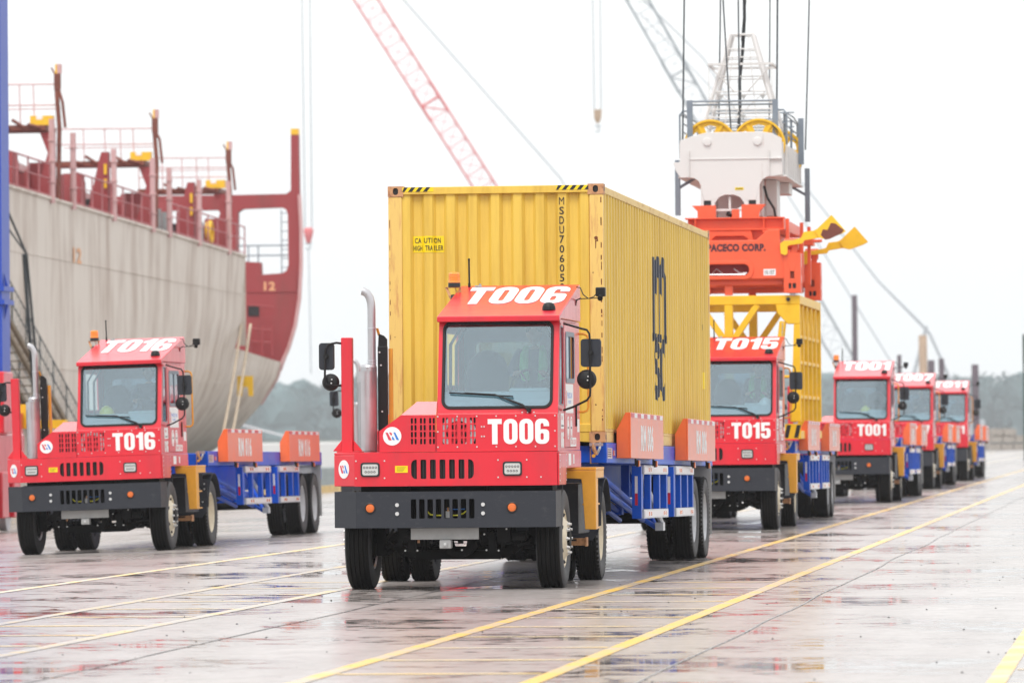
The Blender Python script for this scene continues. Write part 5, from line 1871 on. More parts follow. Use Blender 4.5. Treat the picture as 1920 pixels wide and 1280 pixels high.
def helmet_on_dash(root, x, m, lab):
    hb = MB()
    hb.lathe([(0.0, 0.14), (0.01, 0.138), (0.014, 0.118), (0.07, 0.11), (0.12, 0.075), (0.15, 0.03), (0.155, 0.001)], (0, 0, 0), 'z', 24)
    o = hb.build('safety_helmet', m)
    tag(o, lab, 'helmet')
    o.matrix_world = root.matrix_world @ Matrix.Translation((x, 0.50, 2.075)) @ Matrix.Rotation(R(12), 4, 'X')


helmet_on_dash(roots['T001'][0], 0.60, 'helmet', 'yellow safety helmet on the dashboard of T001')
helmet_on_dash(roots['T015'][0], 0.98, 'white_helmet', 'white safety helmet on the dashboard of T015')
helmet_on_dash(roots['T016'][0], 0.28, 'helmet', 'yellow safety helmet on the dashboard of T016')

# ================================================================== LOAD OF T015: OVER-HEIGHT FRAME
FX = roots['T015'][0].matrix_world.copy()
fr = thing('lifting_frame', 'tall yellow over-height steel frame standing on the trailer of T015', 'frame')
FW, FY0, FY1, FZ0, FZ1 = 1.24, 3.66, 9.72, 1.52, 4.01
FC = 0.13   # sideways centre
for y in (FY0, FY1 - 0.14):
    mb = MB()
    x0, x1 = FC - FW, FC + FW
    mb.box(x0, x1, y, y + 0.14, FZ1 - 0.16, FZ1)
    for sx in (-1, 1):
        xo = FC + sx * FW
        mb.prism([(xo, FZ1 - 0.161), (xo, FZ1 - 0.50), (xo - sx * 0.22, FZ1 - 0.50), (xo - sx * 0.40, FZ1 - 0.30), (xo - sx * 0.42, FZ1 - 0.161)][::sx], 'y', y + 0.001, y + 0.139)
        mb.prism([(xo - sx * 0.16, FZ1 - 0.501), (xo - sx * 0.36, FZ0 + 0.02), (xo - sx * 0.44, FZ0 + 0.02), (xo - sx * 0.30, FZ1 - 0.501)] if False else
                 [(xo, FZ1 - 0.501), (xo, FZ0 + 0.30), (xo - sx * 0.17, FZ0 + 0.30), (xo - sx * 0.11, FZ1 - 0.501)], 'y', y + 0.002, y + 0.138)
        mb.bar((xo - sx * 0.30, y + 0.07, FZ1 - 0.45), (xo - sx * 0.52, y + 0.07, FZ0 + 0.3), 0.12, 0.10, up=(0, 1, 0))
        mb.bar((FC, y + 0.07, FZ1 - 0.88), (FC + sx * 0.50, y + 0.07, FZ1 - 0.16), 0.11, 0.12, up=(0, 1, 0))
        mb.cyl((xo - sx * 0.17, y + 0.05, 2.60), (xo - sx * 0.45, y + 0.05, 2.60), 0.03, 8)
    mb.box(FC - 0.075, FC + 0.075, y + 0.003, y + 0.137, FZ0 + 0.2, FZ1 - 0.161)
    mb.box(FC - FW, FC + FW, y, y + 0.14, FZ0, FZ0 + 0.12)
    mb.build('end_frame', 'yellow', fr, bevel=0.01)
for sx in (-1, 1):
    xo = FC + sx * FW
    mb = MB()
    mb.box(*sorted((xo, xo - sx * 0.14)), FY0 + 0.141, FY1 - 0.141, FZ1 - 0.15, FZ1 - 0.002)
    mb.box(*sorted((xo, xo - sx * 0.14)), FY0 + 0.141, FY1 - 0.141, FZ0, FZ0 + 0.14)
    for k in range(1, 5):
        y = FY0 + (FY1 - FY0) * k / 5
        mb.box(*sorted((xo - sx * 0.01, xo - sx * 0.13)), y - 0.06, y + 0.06, FZ0 + 0.141, FZ1 - 0.151)
    for z in (2.25, 2.85, 3.3):
        mb.box(*sorted((xo - sx * 0.03, xo - sx * 0.10)), FY0 + 0.1, FY1 - 0.1, z - 0.03, z + 0.03)
    for k in range(5):
        ya, yb = FY0 + (FY1 - FY0) * k / 5, FY0 + (FY1 - FY0) * (k + 1) / 5
        mb.bar((xo - sx * 0.05, ya + 0.06, FZ1 - 0.15), (xo - sx * 0.05, (ya + yb) / 2, FZ1 - 0.75), 0.05, 0.05)
        mb.bar((xo - sx * 0.05, yb - 0.06, FZ1 - 0.15), (xo - sx * 0.05, (ya + yb) / 2, FZ1 - 0.75), 0.05, 0.05)
    mb.build('side_frame', 'yellow', fr, bevel=0.006)
mb = MB()
for sx in (-1, 1):
    for k in range(4):
        xo = FC + sx * (FW + 0.0)
        a = sorted((xo - sx * (0.05 + k * 0.17), xo - sx * (0.12 + k * 0.17)))
        mb.plate([(a[0], FZ0 + 0.02), (a[1], FZ0 + 0.02), (a[1] + 0.05, FZ0 + 0.24), (a[0] + 0.05, FZ0 + 0.24)], [], (0, FY0 - 0.022, 0), (1, 0, 0), (0, 0, 1), (0, -0.003, 0), 1)
    mb.box(*sorted((FC + sx * 0.40, FC + sx * FW)), FY0 - 0.02, FY0 - 0.001, FZ0, FZ0 + 0.26, 0)
mb.build('hazard_plate', ['yellow', 'ink'], fr)
mb = MB()   # hanging chain
for k in range(46):
    z = FZ1 - 0.50 - k * 0.034
    r = 0.013
    pts = [(0, 0, r * 1.7), (r, 0, r * 0.8), (r, 0, -r * 0.8), (0, 0, -r * 1.7), (-r, 0, -r * 0.8), (-r, 0, r * 0.8)]
    if k % 2:
        pts = [(p[1], p[0], p[2]) for p in pts]
    mb.tube([(FC + FW - 0.30 - 0.0015 * k + p[0], FY0 - 0.03 + p[1], z + p[2]) for p in pts], 0.0045, 5, closed=True)
mb.build('chain', 'steel', fr)
mb = MB()
mb.cyl((FC + FW - 0.20, FY0 - 0.06, FZ1 - 0.07), (FC + FW - 0.20, FY0 - 0.001, FZ1 - 0.07), 0.035, 12)
mb.build('lock_pin', 'ink', fr)
fr.matrix_world = FX

# ================================================================== SPREADER
sp = thing('container_spreader', 'orange crane spreader with yellow corner flippers hanging above T015', 'spreader')
SC = 0.13
SY0, SY1 = 3.60, 9.75
for y0, y1 in ((SY0, SY0 + 0.42), (SY1 - 0.42, SY1)):
    mb = MB()
    w = 1.245
    out2 = [(SC - w, 4.30), (SC - w, 4.75), (SC - w + 0.32, 4.80), (SC - w + 0.32, 4.97), (SC - 0.62, 5.13), (SC - 0.50, 4.97), (SC + 0.50, 4.97), (SC + 0.70, 5.15),
            (SC + w - 0.34, 5.15), (SC + w - 0.34, 4.78), (SC + w, 4.73), (SC + w, 4.30)]
    mb.plate(out2, [rr(SC, 4.455, 0.74, 0.20, 0.098, 6)], (0, y0, 0), (1, 0, 0), (0, 0, 1), (0, 0.03, 0))
    mb.plate(rr(SC, 4.455, 0.90, 0.33, 0.15, 6), [rr(SC, 4.455, 0.74, 0.20, 0.098, 6)], (0, y0 - 0.02, 0), (1, 0, 0), (0, 0, 1), (0, 0.0195, 0))
    mb.box(SC - 1.2, SC + 1.2, y0 + 0.031, y0 + 0.06, 4.56, 4.72)
    mb.box(SC - w + 0.002, SC + w - 0.002, y0 + 0.031, y1, 4.28, 4.33)
    mb.prism([(y0 + 0.031, 5.14), (y1, 5.00), (y1, 4.98), (y0 + 0.031, 5.10)], 'x', SC + 0.6, SC + w - 0.345)
    mb.box(SC - w + 0.33, SC + w - 0.35, y0 + 0.031, y1 - 0.05, 4.73, 4.79)
    mb.prism([(SC - w, 4.299), (SC - w, 4.06), (SC - w + 0.22, 4.06), (SC - 0.75, 4.20), (SC - 0.75, 4.299)], 'y', y0 + 0.02, y0 + 0.30)
    mb.box(SC - 0.9, SC + 0.95, y0 + 0.12, y0 + 0.16, 4.19, 4.279)
    mb.box(SC - 0.07, SC + 0.07, y0 + 0.10, y0 + 0.2, 4.02, 4.19)
    mb.build('end_beam', 'orange_red', sp, bevel=0.01)
    MB().box(SC - 0.46, SC + 0.46, y0 + 0.20, y0 + 0.22, 4.34, 4.555).build('inner_plate', 'ship_red', sp)  # added plate, dark red for the shade inside the opening
    for sx in (-1, 1):      # corner posts with twist lock windows
        mb = MB()
        xa, xb = sorted((SC + sx * 0.97, SC + sx * (w + 0.02)))
        cx = (xa + xb) / 2
        mb.plate(rect(xa, xb, 4.045, 4.74), [rr(cx, 4.36, 0.07, 0.12, 0.01, 2), rr(cx - 0.04, 4.17, 0.045, 0.09, 0.01, 2), rr(cx + 0.035, 4.17, 0.06, 0.09, 0.01, 2)],
                 (0, y0 - 0.025, 0), (1, 0, 0), (0, 0, 1), (0, 0.024, 0), 0)
        mb.box(xa + 0.01, xb - 0.01, y0 + 0.0, y0 + 0.018, 4.10, 4.45, 1)
        xe = SC + sx * (w + 0.02)
        mb.plate(rect(y0 - 0.0, y1, 4.045, 4.74), [rr((y0 + y1) / 2, 4.42, 0.16, 0.14, 0.02, 2), rr((y0 + y1) / 2, 4.17, 0.16, 0.12, 0.02, 2)],
                 (xe, 0, 0), (0, 1, 0), (0, 0, 1), (-sx * 0.024, 0, 0), 0)
        mb.box(xa + 0.03, xb - 0.03, y1 - 0.03, y1 - 0.01, 4.05, 4.73, 0)
        mb.box(cx - 0.05, cx + 0.05, y0 + 0.05, y0 + 0.15, 4.0, 4.10, 2)
        mb.build('corner_post', ['orange_red', 'ink', 'steel'], sp, bevel=0.005)
        mb = MB()       # flipper motor, lugs
        mb.cyl((SC + sx * 0.98, y0 + 0.15, 4.90), (SC + sx * 1.22, y0 + 0.15, 4.90), 0.10, 18)
        mb.prism([(SC + sx * 1.20, 4.741), (SC + sx * 1.24, 4.98), (SC + sx * 1.18, 4.98), (SC + sx * 1.08, 4.741)][::sx], 'y', y0 + 0.0, y0 + 0.03)
        mb.build('flipper_drive', 'orange_red', sp, bevel=0.004)
        mb = MB()
        far = y0 > SY0
        X = lambda d: SC + sx * (d + (0.09 if far and d > 1.2 else 0.0))
        arm = [(0.915, 4.90), (0.98, 4.95), (1.14, 4.955), (1.28, 5.00), (1.33, 5.10), (1.50, 5.12), (1.56, 5.15), (1.66, 5.07), (1.60, 4.995), (1.34, 4.955), (1.30, 4.90), (1.10, 4.875), (1.045, 4.86), (1.04, 4.72), (0.99, 4.70), (0.925, 4.73)]
        mb.plate([(X(a), b) for a, b in arm], [], (0, y0 - 0.07, 0), (1, 0, 0), (0, 0, 1), (0, 0.045, 0), 0)
        # spoon shaped guide plate
        p = [(1.60, 4.99), (1.52, 5.11), (1.81, 5.385), (2.06, 5.10), (1.97, 5.05), (1.72, 4.965)]
        mb.plate([(X(a), b) for a, b in p], [], (0, y0 - 0.10, 0), (1, 0, 0), (0, 0, 1), (0, 0.028, 0), 0)
        mb.add([(X(2.06), y0 - 0.10, 5.10), (X(1.81), y0 - 0.10, 5.385), (X(1.83), y0 + 0.06, 5.37), (X(2.04), y0 + 0.06, 5.10), (X(1.70), y0 - 0.10, 4.935), (X(1.70), y0 + 0.12, 4.95)],
               [(0, 1, 2, 3), (4, 0, 3, 5)], 0)
        if sx > 0 and y0 == SY0:
            st = [(1.62, 5.04), (1.66, 5.14), (1.74, 5.13), (1.80, 5.25), (1.88, 5.24), (2.03, 5.12), (1.98, 5.06), (1.78, 4.97), (1.70, 4.955), (1.66, 5.0)]
            mb.plate([(X(a), b) for a, b in st], [], (0, y0 - 0.1005, 0), (1, 0, 0), (0, 0, 1), (0, -0.002, 0), 1)
        mb.build('flipper', ['yellow', 'ship_brown'], sp, bevel=0.006)
mb = MB()
for x in (SC - 0.55, SC + 0.55):
    mb.box(x - 0.16, x + 0.16, SY0 + 0.421, SY1 - 0.421, 4.50, 4.90)
for y in (5.2, 6.6, 8.0):
    mb.box(SC - 0.39, SC + 0.39, y, y + 0.2, 4.55, 4.85)
mb.build('main_beam', 'orange_red', sp, bevel=0.012)
mb = MB()    # upper crosshead with flanges
HY0, HY1 = 4.05, 8.9
mb.box(SC - 0.78, SC + 0.96, HY0, HY0 + 0.26, 5.36, 5.385)
mb.box(SC - 0.78, SC + 0.96, HY0, HY0 + 0.26, 5.16, 5.185)
mb.box(SC - 0.62, SC + 0.92, HY0 + 0.12, HY0 + 0.14, 5.186, 5.359)
for x in (-0.60, 0.60, 0.94):
    mb.box(SC + x - 0.01, SC + x + 0.01, HY0 + 0.002, HY0 + 0.119, 5.186, 5.359)
mb.box(SC - 0.75, SC + 0.94, HY0 + 0.261, HY1, 5.18, 5.37)
mb.plate([(SC - 0.36, 5.159), (SC - 0.40, 4.92), (SC - 0.34, 4.92), (SC - 0.30, 5.02), (SC - 0.24, 5.06), (SC + 0.24, 5.06), (SC + 0.31, 5.02), (SC + 0.35, 4.92), (SC + 0.42, 4.92), (SC + 0.38, 5.159)],
         [], (0, HY0 + 0.02, 0), (1, 0, 0), (0, 0, 1), (0, 0.03, 0))
mb.box(SC - 0.6, SC + 0.7, HY0 + 0.15, HY1 - 0.4, 4.905, 5.159)
mb.build('crosshead', 'orange_red', sp, bevel=0.006)
for x in (-0.44, 0.33):
    mb = MB()
    mb.plate([(SC + x - 0.12, 5.386), (SC + x + 0.20, 5.386), (SC + x + 0.20, 5.55), (SC + x + (0.27 if x > 0 else 0.20), 5.60), (SC + x - (0.22 if x < 0 else 0.12), 5.60), (SC + x - 0.12, 5.50)] if x < 0 else
             [(SC + x - 0.12, 5.386), (SC + x + 0.18, 5.386), (SC + x + 0.20, 5.50), (SC + x + 0.30, 5.61), (SC + x - 0.12, 5.61)], [], (0, HY0 + 0.03, 0), (1, 0, 0), (0, 0, 1), (0, 0.20, 0))
    mb.build('lug', 'orange_red', sp, bevel=0.004)
mb = MB()
mb.box(SC + 0.04, SC + 0.17, HY0 + 0.05, HY0 + 0.1, 5.386, 5.53)
mb.build('valve_box', 'orange_red', sp, bevel=0.004)
for x, y in ((1.0, 4.2), (1.12, 6.2), (1.12, 8.3)):
    mb = MB()
    mb.box(SC + x - 0.03, SC + x + 0.03, y, y + 0.14, 4.30, 5.36)
    mb.build('side_stay', 'orange_red', sp, bevel=0.004)
mb = MB()
mb.box(SC + 0.98, SC + 1.2, 8.2, 8.8, 5.02, 5.22)
mb.cyl((SC + 1.2, 8.5, 5.10), (SC + 1.35, 8.5, 5.11), 0.03, 10)
mb.build('side_socket', 'orange_red', sp, bevel=0.004)
mb = MB()
vs_, fs = textmesh('PACECO CORP.', (SC - 0.36, SY0 - 0.003, 4.775), (1, 0, 0), (0, 0, 1), (0, -1, 0), 1.02, 0.135, 0.06)
mb.add(vs_, fs)
mb.build('maker_lettering', 'dark_red_ink', sp)
mb = MB()
mb.box(SC + 0.62, SC + 0.83, SY0 - 0.004, SY0 - 0.0005, 4.355, 4.465, 0)
vs_, fs = textmesh('10.15T', (SC + 0.645, SY0 - 0.0055, 4.375), (1, 0, 0), (0, 0, 1), (0, -1, 0), 0.165, 0.068, 0.02)
mb.add(vs_, fs, 1)
mb.build('weight_plate', ['white', 'ink'], sp)
mb = MB()
mb.tube([(SC - 0.28, SY0 + 0.06, 4.40), (SC - 0.2, SY0 + 0.05, 4.48), (SC - 0.1, SY0 + 0.05, 4.40)], 0.008, 6)
mb.tube([(SC + 0.1, SY0 + 0.05, 4.48), (SC + 0.2, SY0 + 0.05, 4.40), (SC + 0.33, SY0 + 0.05, 4.40)], 0.008, 6)
mb.tube([(SC - 0.35, SY0 + 0.06, 4.38), (SC + 0.3, SY0 + 0.05, 4.375)], 0.012, 6)
mb.build('hydraulic_pipes', 'steel', sp)
sp.matrix_world = FX

# ================================================================== HEAD BLOCK
hbk = thing('crane_head_block', 'white head block with yellow sheaves, railings and cable basket above the orange spreader', 'head block')
hx = lambda x: SC + x
profile = [(-0.855, 6.74), (-0.62, 6.82), (-0.38, 6.875), (0.56, 6.875), (0.75, 6.85), (0.92, 6.76), (0.935, 6.12), (0.80, 6.10), (0.66, 6.09), (0.58, 6.04), (0.53, 5.95), (0.53, 5.62),
           (0.53, 5.40), (0.275, 5.40), (0.275, 5.53), (0.25, 5.65), (0.18, 5.74), (0.08, 5.78), (-0.08, 5.78), (-0.18, 5.74), (-0.25, 5.65), (-0.275, 5.53), (-0.275, 5.40), (-0.50, 5.40),
           (-0.50, 5.95), (-0.54, 6.03), (-0.62, 6.08), (-0.74, 6.09), (-0.86, 6.09), (-0.94, 6.22), (-0.98, 6.36), (-0.86, 6.36)]
for i, (ya, yb) in enumerate(((4.10, 4.14), (8.72, 8.76))):
    mb = MB()
    mb.plate([(hx(a), b) for a, b in profile], [rr(hx(-0.385), 5.635, 0.13, 0.10, 0.01, 2), rr(hx(0.40), 5.635, 0.13, 0.10, 0.01, 2)], (0, ya, 0), (1, 0, 0), (0, 0, 1), (0, yb - ya, 0), 0)
    mb.build('end_plate', 'head_white', hbk, bevel=0.006)
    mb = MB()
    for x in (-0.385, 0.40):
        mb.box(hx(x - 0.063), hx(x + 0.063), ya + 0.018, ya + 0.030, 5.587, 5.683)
    mb.build('slot_shade_plate', 'ink', hbk)  # dark plates added behind the openings to paint their inner shade
mb = MB()
mb.box(hx(-0.70), hx(0.72), 4.085, 4.0995, 6.40, 6.42)
for x in (-0.70, 0.70):
    mb.box(hx(x - 0.008), hx(x + 0.008), 4.06, 4.0995, 6.12, 6.56)
mb.box(hx(0.70), hx(0.93), 4.05, 4.0995, 6.40, 6.41)
mb.box(hx(-0.27), hx(0.27), 4.16, 4.20, 5.50, 5.54)
mb.box(hx(-0.02), hx(0.02), 4.16, 4.20, 5.54, 5.76)
for x in (-0.38, 0.50):
    mb.lathe([(0, 0.075), (-0.03, 0.07), (-0.035, 0.001)], (hx(x), 4.10, 6.71), 'y', 20)
mb.build('stiffeners', 'head_white', hbk, bevel=0.003)
mb = MB()
mb.box(hx(0.10), hx(0.25), 4.094, 4.0985, 5.865, 5.91, 0)
mb.box(hx(0.115), hx(0.235), 4.0925, 4.0938, 5.88, 5.895, 1)
mb.build('yellow_sticker', ['sticker_yellow', 'ink'], hbk)
mb = MB()
mb.box(hx(0.92), hx(0.935), 4.141, 8.719, 6.12, 6.70)     # right side web
mb.box(hx(-0.87), hx(-0.855), 4.141, 8.719, 6.12, 6.70)
for k in range(7):
    y = 4.5 + k * 0.62
    mb.box(hx(0.936), hx(1.00), y, y + 0.02, 6.12, 6.66)
    mb.cyl((hx(0.93), y + 0.3, 6.3 + 0.06 * (k % 2)), (hx(0.95), y + 0.3, 6.3 + 0.06 * (k % 2)), 0.05, 12)
mb.box(hx(-0.90), hx(1.00), 4.141, 8.719, 6.085, 6.119)
mb.box(hx(-0.52), hx(0.55), 4.6, 8.4, 6.13, 6.60)
for y in (4.6, 7.6):
    mb.box(hx(0.30), hx(0.54), y, y + 0.6, 5.42, 6.08)
    mb.box(hx(-0.50), hx(-0.28), y, y + 0.6, 5.42, 6.08)
mb.box(hx(0.60), hx(0.90), 6.4, 7.2, 5.88, 6.08)
mb.box(hx(0.56), hx(0.76), 5.2, 6.0, 5.44, 6.08)
mb.build('body', 'head_white', hbk, bevel=0.008)
for (x, y) in ((-0.36, 4.55), (0.50, 4.45), (-0.36, 7.9), (0.60, 7.9)):
    mb = MB()
    r = 0.46
    hs = []
    for k in range(6):
        a0 = 60 * k + 12
        hs.append([(hx(x) + r * q * math.cos(R(a)), 6.66 + r * q * math.sin(R(a))) for q, a in ((0.32, a0 + 6), (0.76, a0), (0.80, a0 + 18), (0.76, a0 + 36), (0.32, a0 + 30))])
    mb.plate(circ(hx(x), 6.66, r, 40), hs, (0, y, 0), (1, 0, 0), (0, 0, 1), (0, 0.02, 0), 0)
    mb.lathe([(-0.05, r + 0.005), (-0.05, r - 0.03), (0.07, r - 0.03), (0.07, r + 0.005), (0.02, r - 0.02), (-0.05, r + 0.005)], (hx(x), y, 6.66), 'y', 40)
    mb.cyl((hx(x), y - 0.06, 6.66), (hx(x), y + 0.08, 6.66), 0.10, 16)
    for k in range(6):
        a = R(60 * k)
        mb.bar((hx(x) + 0.08 * math.cos(a), y - 0.02, 6.66 + 0.08 * math.sin(a)), (hx(x) + (r - 0.03) * math.cos(a), y - 0.02, 6.66 + (r - 0.03) * math.sin(a)), 0.05, 0.012, up=(0, 1, 0))
    mb.build('sheave', 'yellow', hbk)
# railings
mb = MB()
for x in (-0.71, 0.79):
    mb.box(hx(x - 0.05), hx(x + 0.05), 4.45, 4.50, 6.78 if x > 0 else 6.80, 7.46)
for z in (7.44, 7.38):
    mb.tube([(hx(-0.71), 4.48 + (7.44 - z), z), (hx(0.79), 4.48 + (7.44 - z), z)], 0.016, 8)
for z in (7.46, 7.30, 7.2, 7.1):
    mb.tube([(hx(-0.75), 8.7, z), (hx(0.85), 8.7, z)], 0.013, 8)
    mb.tube([(hx(-0.5), 7.0, z - .05), (hx(0.75), 7.0, z - .05)], 0.011, 8)
for x in (-0.90, 0.98):
    mb.tube([(hx(x), 4.6, 6.45), (hx(x), 4.6, 7.20), (hx(x + (0.05 if x < 0 else -0.05)), 4.6, 7.28), (hx(x + (0.2 if x < 0 else -0.2)), 4.6, 7.28)], 0.016, 8)
    mb.tube([(hx(x), 8.5, 6.45), (hx(x), 8.5, 7.15), (hx(x), 6.5, 7.25), (hx(x), 4.6, 7.22)], 0.014, 8)
for k in (0, 3, 6):
    mb.box(hx(0.90), hx(0.94), 4.9 + 0.6 * k, 4.94 + 0.6 * k, 6.70, 7.22)
for z in (6.9, 7.05, 7.22):
    mb.tube([(hx(0.92), 4.5, z), (hx(0.92), 8.7, z)], 0.013, 8)
    mb.tube([(hx(-0.82), 4.5, z), (hx(-0.82), 8.7, z)], 0.013, 8)
mb.box(hx(1.00), hx(1.10), 7.4, 7.46, 6.45, 7.28)
mb.build('railing', 'rail_grey', hbk)
for x, y, s_ in ((-0.94, 4.5, 1), (1.10, 8.3, -1)):
    mb = MB()
    mb.box(hx(x) - 0.045, hx(x) + 0.045, y, y + 0.09, 5.45, 6.42)
    mb.bar((hx(x), y + 0.05, 5.92), (hx(x) + s_ * 0.34, y + 0.05, 6.12), 0.05, 0.06, up=(0, 1, 0))
    mb.build('side_guide', 'rail_grey', hbk, bevel=0.004)
# cable basket: tapering tower of bars
mb = MB()
cx, cy = SC + 0.10, 6.2
def tw(zz):
    f = (zz - 6.9) / (8.72 - 6.9)
    return 0.70 * (1 - f) + 0.19 * f, 0.70 * (1 - f) + 0.19 * f
for sx in (-1, 1):
    for sy in (-1, 1):
        a, b = tw(6.9), tw(8.72)
        mb.bar((cx + sx * a[0], cy + sy * a[1], 6.9), (cx + sx * b[0], cy + sy * b[1], 8.72), 0.055, 0.055)
    mb.tube([(cx + sx * 0.30, cy - 0.6, 6.9), (cx + sx * 0.12, cy - 0.19, 8.72)], 0.01, 6)
for z in (7.08, 7.22, 7.36, 7.5, 7.68, 7.95, 8.3, 8.45):
    a, b = tw(z)
    mb.tube([(cx - a, cy - b, z), (cx + a, cy - b, z), (cx + a, cy + b, z), (cx - a, cy + b, z)], 0.014, 6, closed=True)
a, b = tw(8.70)
mb.tube([(cx - a, cy - b, 8.71), (cx + a, cy - b, 8.71), (cx + a, cy + b, 8.71), (cx - a, cy + b, 8.71)], 0.024, 6, closed=True)
mb.box(cx - 0.58, cx + 0.58, cy - 0.62, cy - 0.54, 8.14, 8.18)
mb.box(cx - 0.58, cx + 0.58, cy + 0.54, cy + 0.62, 8.14, 8.18)
for sx in (-1, 1):
    mb.box(cx + sx * 0.56 - 0.02, cx + sx * 0.56 + 0.02, cy - 0.54, cy + 0.54, 8.14, 8.18)
    mb.tube([(cx + sx * 0.56, cy - 0.58, 8.14), (cx + sx * 0.10, cy - 0.5, 7.66)], 0.013, 6)
    mb.tube([(cx + sx * 0.56, cy - 0.58, 8.14), (cx + sx * 0.56, cy - 0.58, 7.4)], 0.009, 6)
    mb.tube([(cx + sx * 0.45, cy - 0.4, 7.7), (cx - sx * 0.1, cy - 0.5, 7.2)], 0.01, 6)
mb.build('cable_basket', 'head_white', hbk)
mb = MB()
for k, (x, z) in enumerate(((0.06, 7.55), (0.05, 7.2), (-0.35, 7.55), (0.4, 7.55))):
    mb.plate([(cx + x - 0.05, z + 0.05), (cx + x + 0.05, z + 0.05), (cx + x, z - 0.03)], [], (0, cy - 0.66, 0), (1, 0, 0), (0, 0, 1), (0, 0.01, 0))
mb.build('gusset', 'grey_plate', hbk)
mb = MB()
mb.tube([(hx(0.56), 4.8, 5.95), (hx(0.62), 4.7, 5.75), (hx(0.74), 4.7, 5.55), (hx(0.78), 4.7, 5.30)], 0.022, 8)
mb.tube([(hx(-0.02), 4.3, 5.52), (hx(-0.05), 4.3, 5.45), (hx(0.04), 4.3, 5.42)], 0.035, 8)
mb.build('hose', 'ink', hbk)
hbk.matrix_world = FX
# hoist ropes: lines reeved round the sheaves up to the crane boom far above
rp_grp = 'hoist ropes rising from the head block'
for k, (x, y, r, lab, top) in enumerate((
        (-0.85, 4.6, 0.016, 'outermost grey hoist rope on the container side of the head block', -0.80),
        (-0.48, 7.9, 0.014, 'second grey hoist rope from the container side', -0.42),
        (-0.02, 5.0, 0.014, 'slanting hoist rope crossing the front of the cable basket', -0.15),
        (0.13, 5.0, 0.014, 'upright hoist rope just left of the thick electric cable', 0.12),
        (0.44, 7.9, 0.012, 'thin hoist rope behind the right leg of the cable basket', 0.48),
        (0.80, 4.6, 0.017, 'dark hoist rope at the near sheave by the grey rail post', 0.84),
        (1.08, 8.2, 0.014, 'outermost hoist rope beside the bent grey hand rail', 1.17))):
    mb = MB()
    mb.tube([(SC + x, y, 6.75), (SC + x + (top - x) * 0.5, y, 8.0), (SC + top, y, 9.3), (SC + top + (top - x) * 6, y, 34.0)], r, 8)
    o = mb.build('hoist_rope', 'cable')
    o.matrix_world = FX
    tag(o, lab, 'rope', rp_grp)
mb = MB()
mb.tube([(SC + 0.02, 6.0, 6.9), (SC + 0.06, 6.0, 7.4), (SC + 0.05, 6.1, 7.9), (SC + 0.10, 6.2, 8.4), (SC + 0.14, 6.2, 9.0), (SC + 0.14, 6.2, 34.0)], 0.030, 10)
mb.tube([(SC + 0.10, 6.1, 8.6), (SC + 0.16, 6.15, 9.3), (SC + 0.16, 6.15, 20.0)], 0.020, 8)
o = mb.build('power_cable', 'ink')
o.matrix_world = FX
tag(o, 'thick black electric cable dropping into the middle of the cable basket', 'cable')

# ================================================================== SHIP (lane frame: x across, y along, z up)
ROT = (0, 0, -YAW)
ship = thing('container_ship', 'weathered grey ship with red deck works moored along the quay', 'ship', rot=ROT)
TS = -34.66


def deck(s):
    return 9.34 - 0.0168 * (s - 165) if s < 213.85 else 8.52


bilge = [(12, 0.0), (8.5, 0.0), (7.2, 0.07), (6.1, 0.20), (5.25, 0.45), (4.86, 0.62), (4.0, 0.86), (2.93, 1.55), (2.2, 2.2), (1.6, 2.8), (1.1, 3.5), (0.5, 4.6), (-0.5, 7.0), (-1.5, 10.0), (-3.2, 16.0)]


def inward(z):
    for (a, ca), (b, cb) in zip(bilge, bilge[1:]):
        if b <= z <= a:
            return ca + (cb - ca) * (z - a) / (b - a)
    return 0.0


mb = MB()
sts = [100, 130, 150, 165, 175, 185, 192, 199, 205, 209.5, 213.85, 213.852, 216.5, 219, 221.5, 224, 227.0]
zs = [6.1, 5.25, 4.86, 4.4, 4.0, 3.5, 2.93, 2.2, 1.6, 1.1, 0.5, -0.5, -1.5, -3.2]
n = len(zs) + 1
for s_ in sts:
    zt = deck(s_) if s_ < 213.851 else 5.02 - 0.03 * (s_ - 213.85)
    w = max(0.0, min(1.0, (s_ - 184) / 43.0))
    w = w * w * (3 - 2 * w)
    for z in [zt] + zs:
        z = min(z, zt)
        mb.v.append((TS - inward(z) * w, s_, z))
for i in range(len(sts) - 1):
    if sts[i + 1] - sts[i] < 0.01:
        continue
    for j in range(n - 1):
        a = i * n + j
        mb.f.append((a, a + n, a + n + 1, a + 1))
        mb.m.append(0)
# inward-facing stop of the plating where the mooring deck opens
mb.box(TS - 0.25, TS - 0.002, 213.84, 213.86, 5.1, deck(213.8) - 0.01)
mb.build('hull', 'hull', ship)
mb = MB()
mb.box(-60, TS - 0.3, 100, 213.8, 8.0, 8.25)
mb.box(-60, TS - 1.15, 213.8, 226.9, 4.4, 4.6)
mb.build('deck', 'ship_red', ship)
mb = MB()
for k in (2, 5):     # plate seams as raised welds
    z = 1.2 + k * 1.15
    mb.tube([(TS + 0.01, 150, z + 0.5), (TS + 0.01, 213.5, z + 0.1)], 0.012, 4)
mb.tube([(TS + 0.02, 100, 10.46), (TS + 0.02, 213.8, 8.50)], 0.06, 6)
mb.build('hull_seams', 'hull', ship)
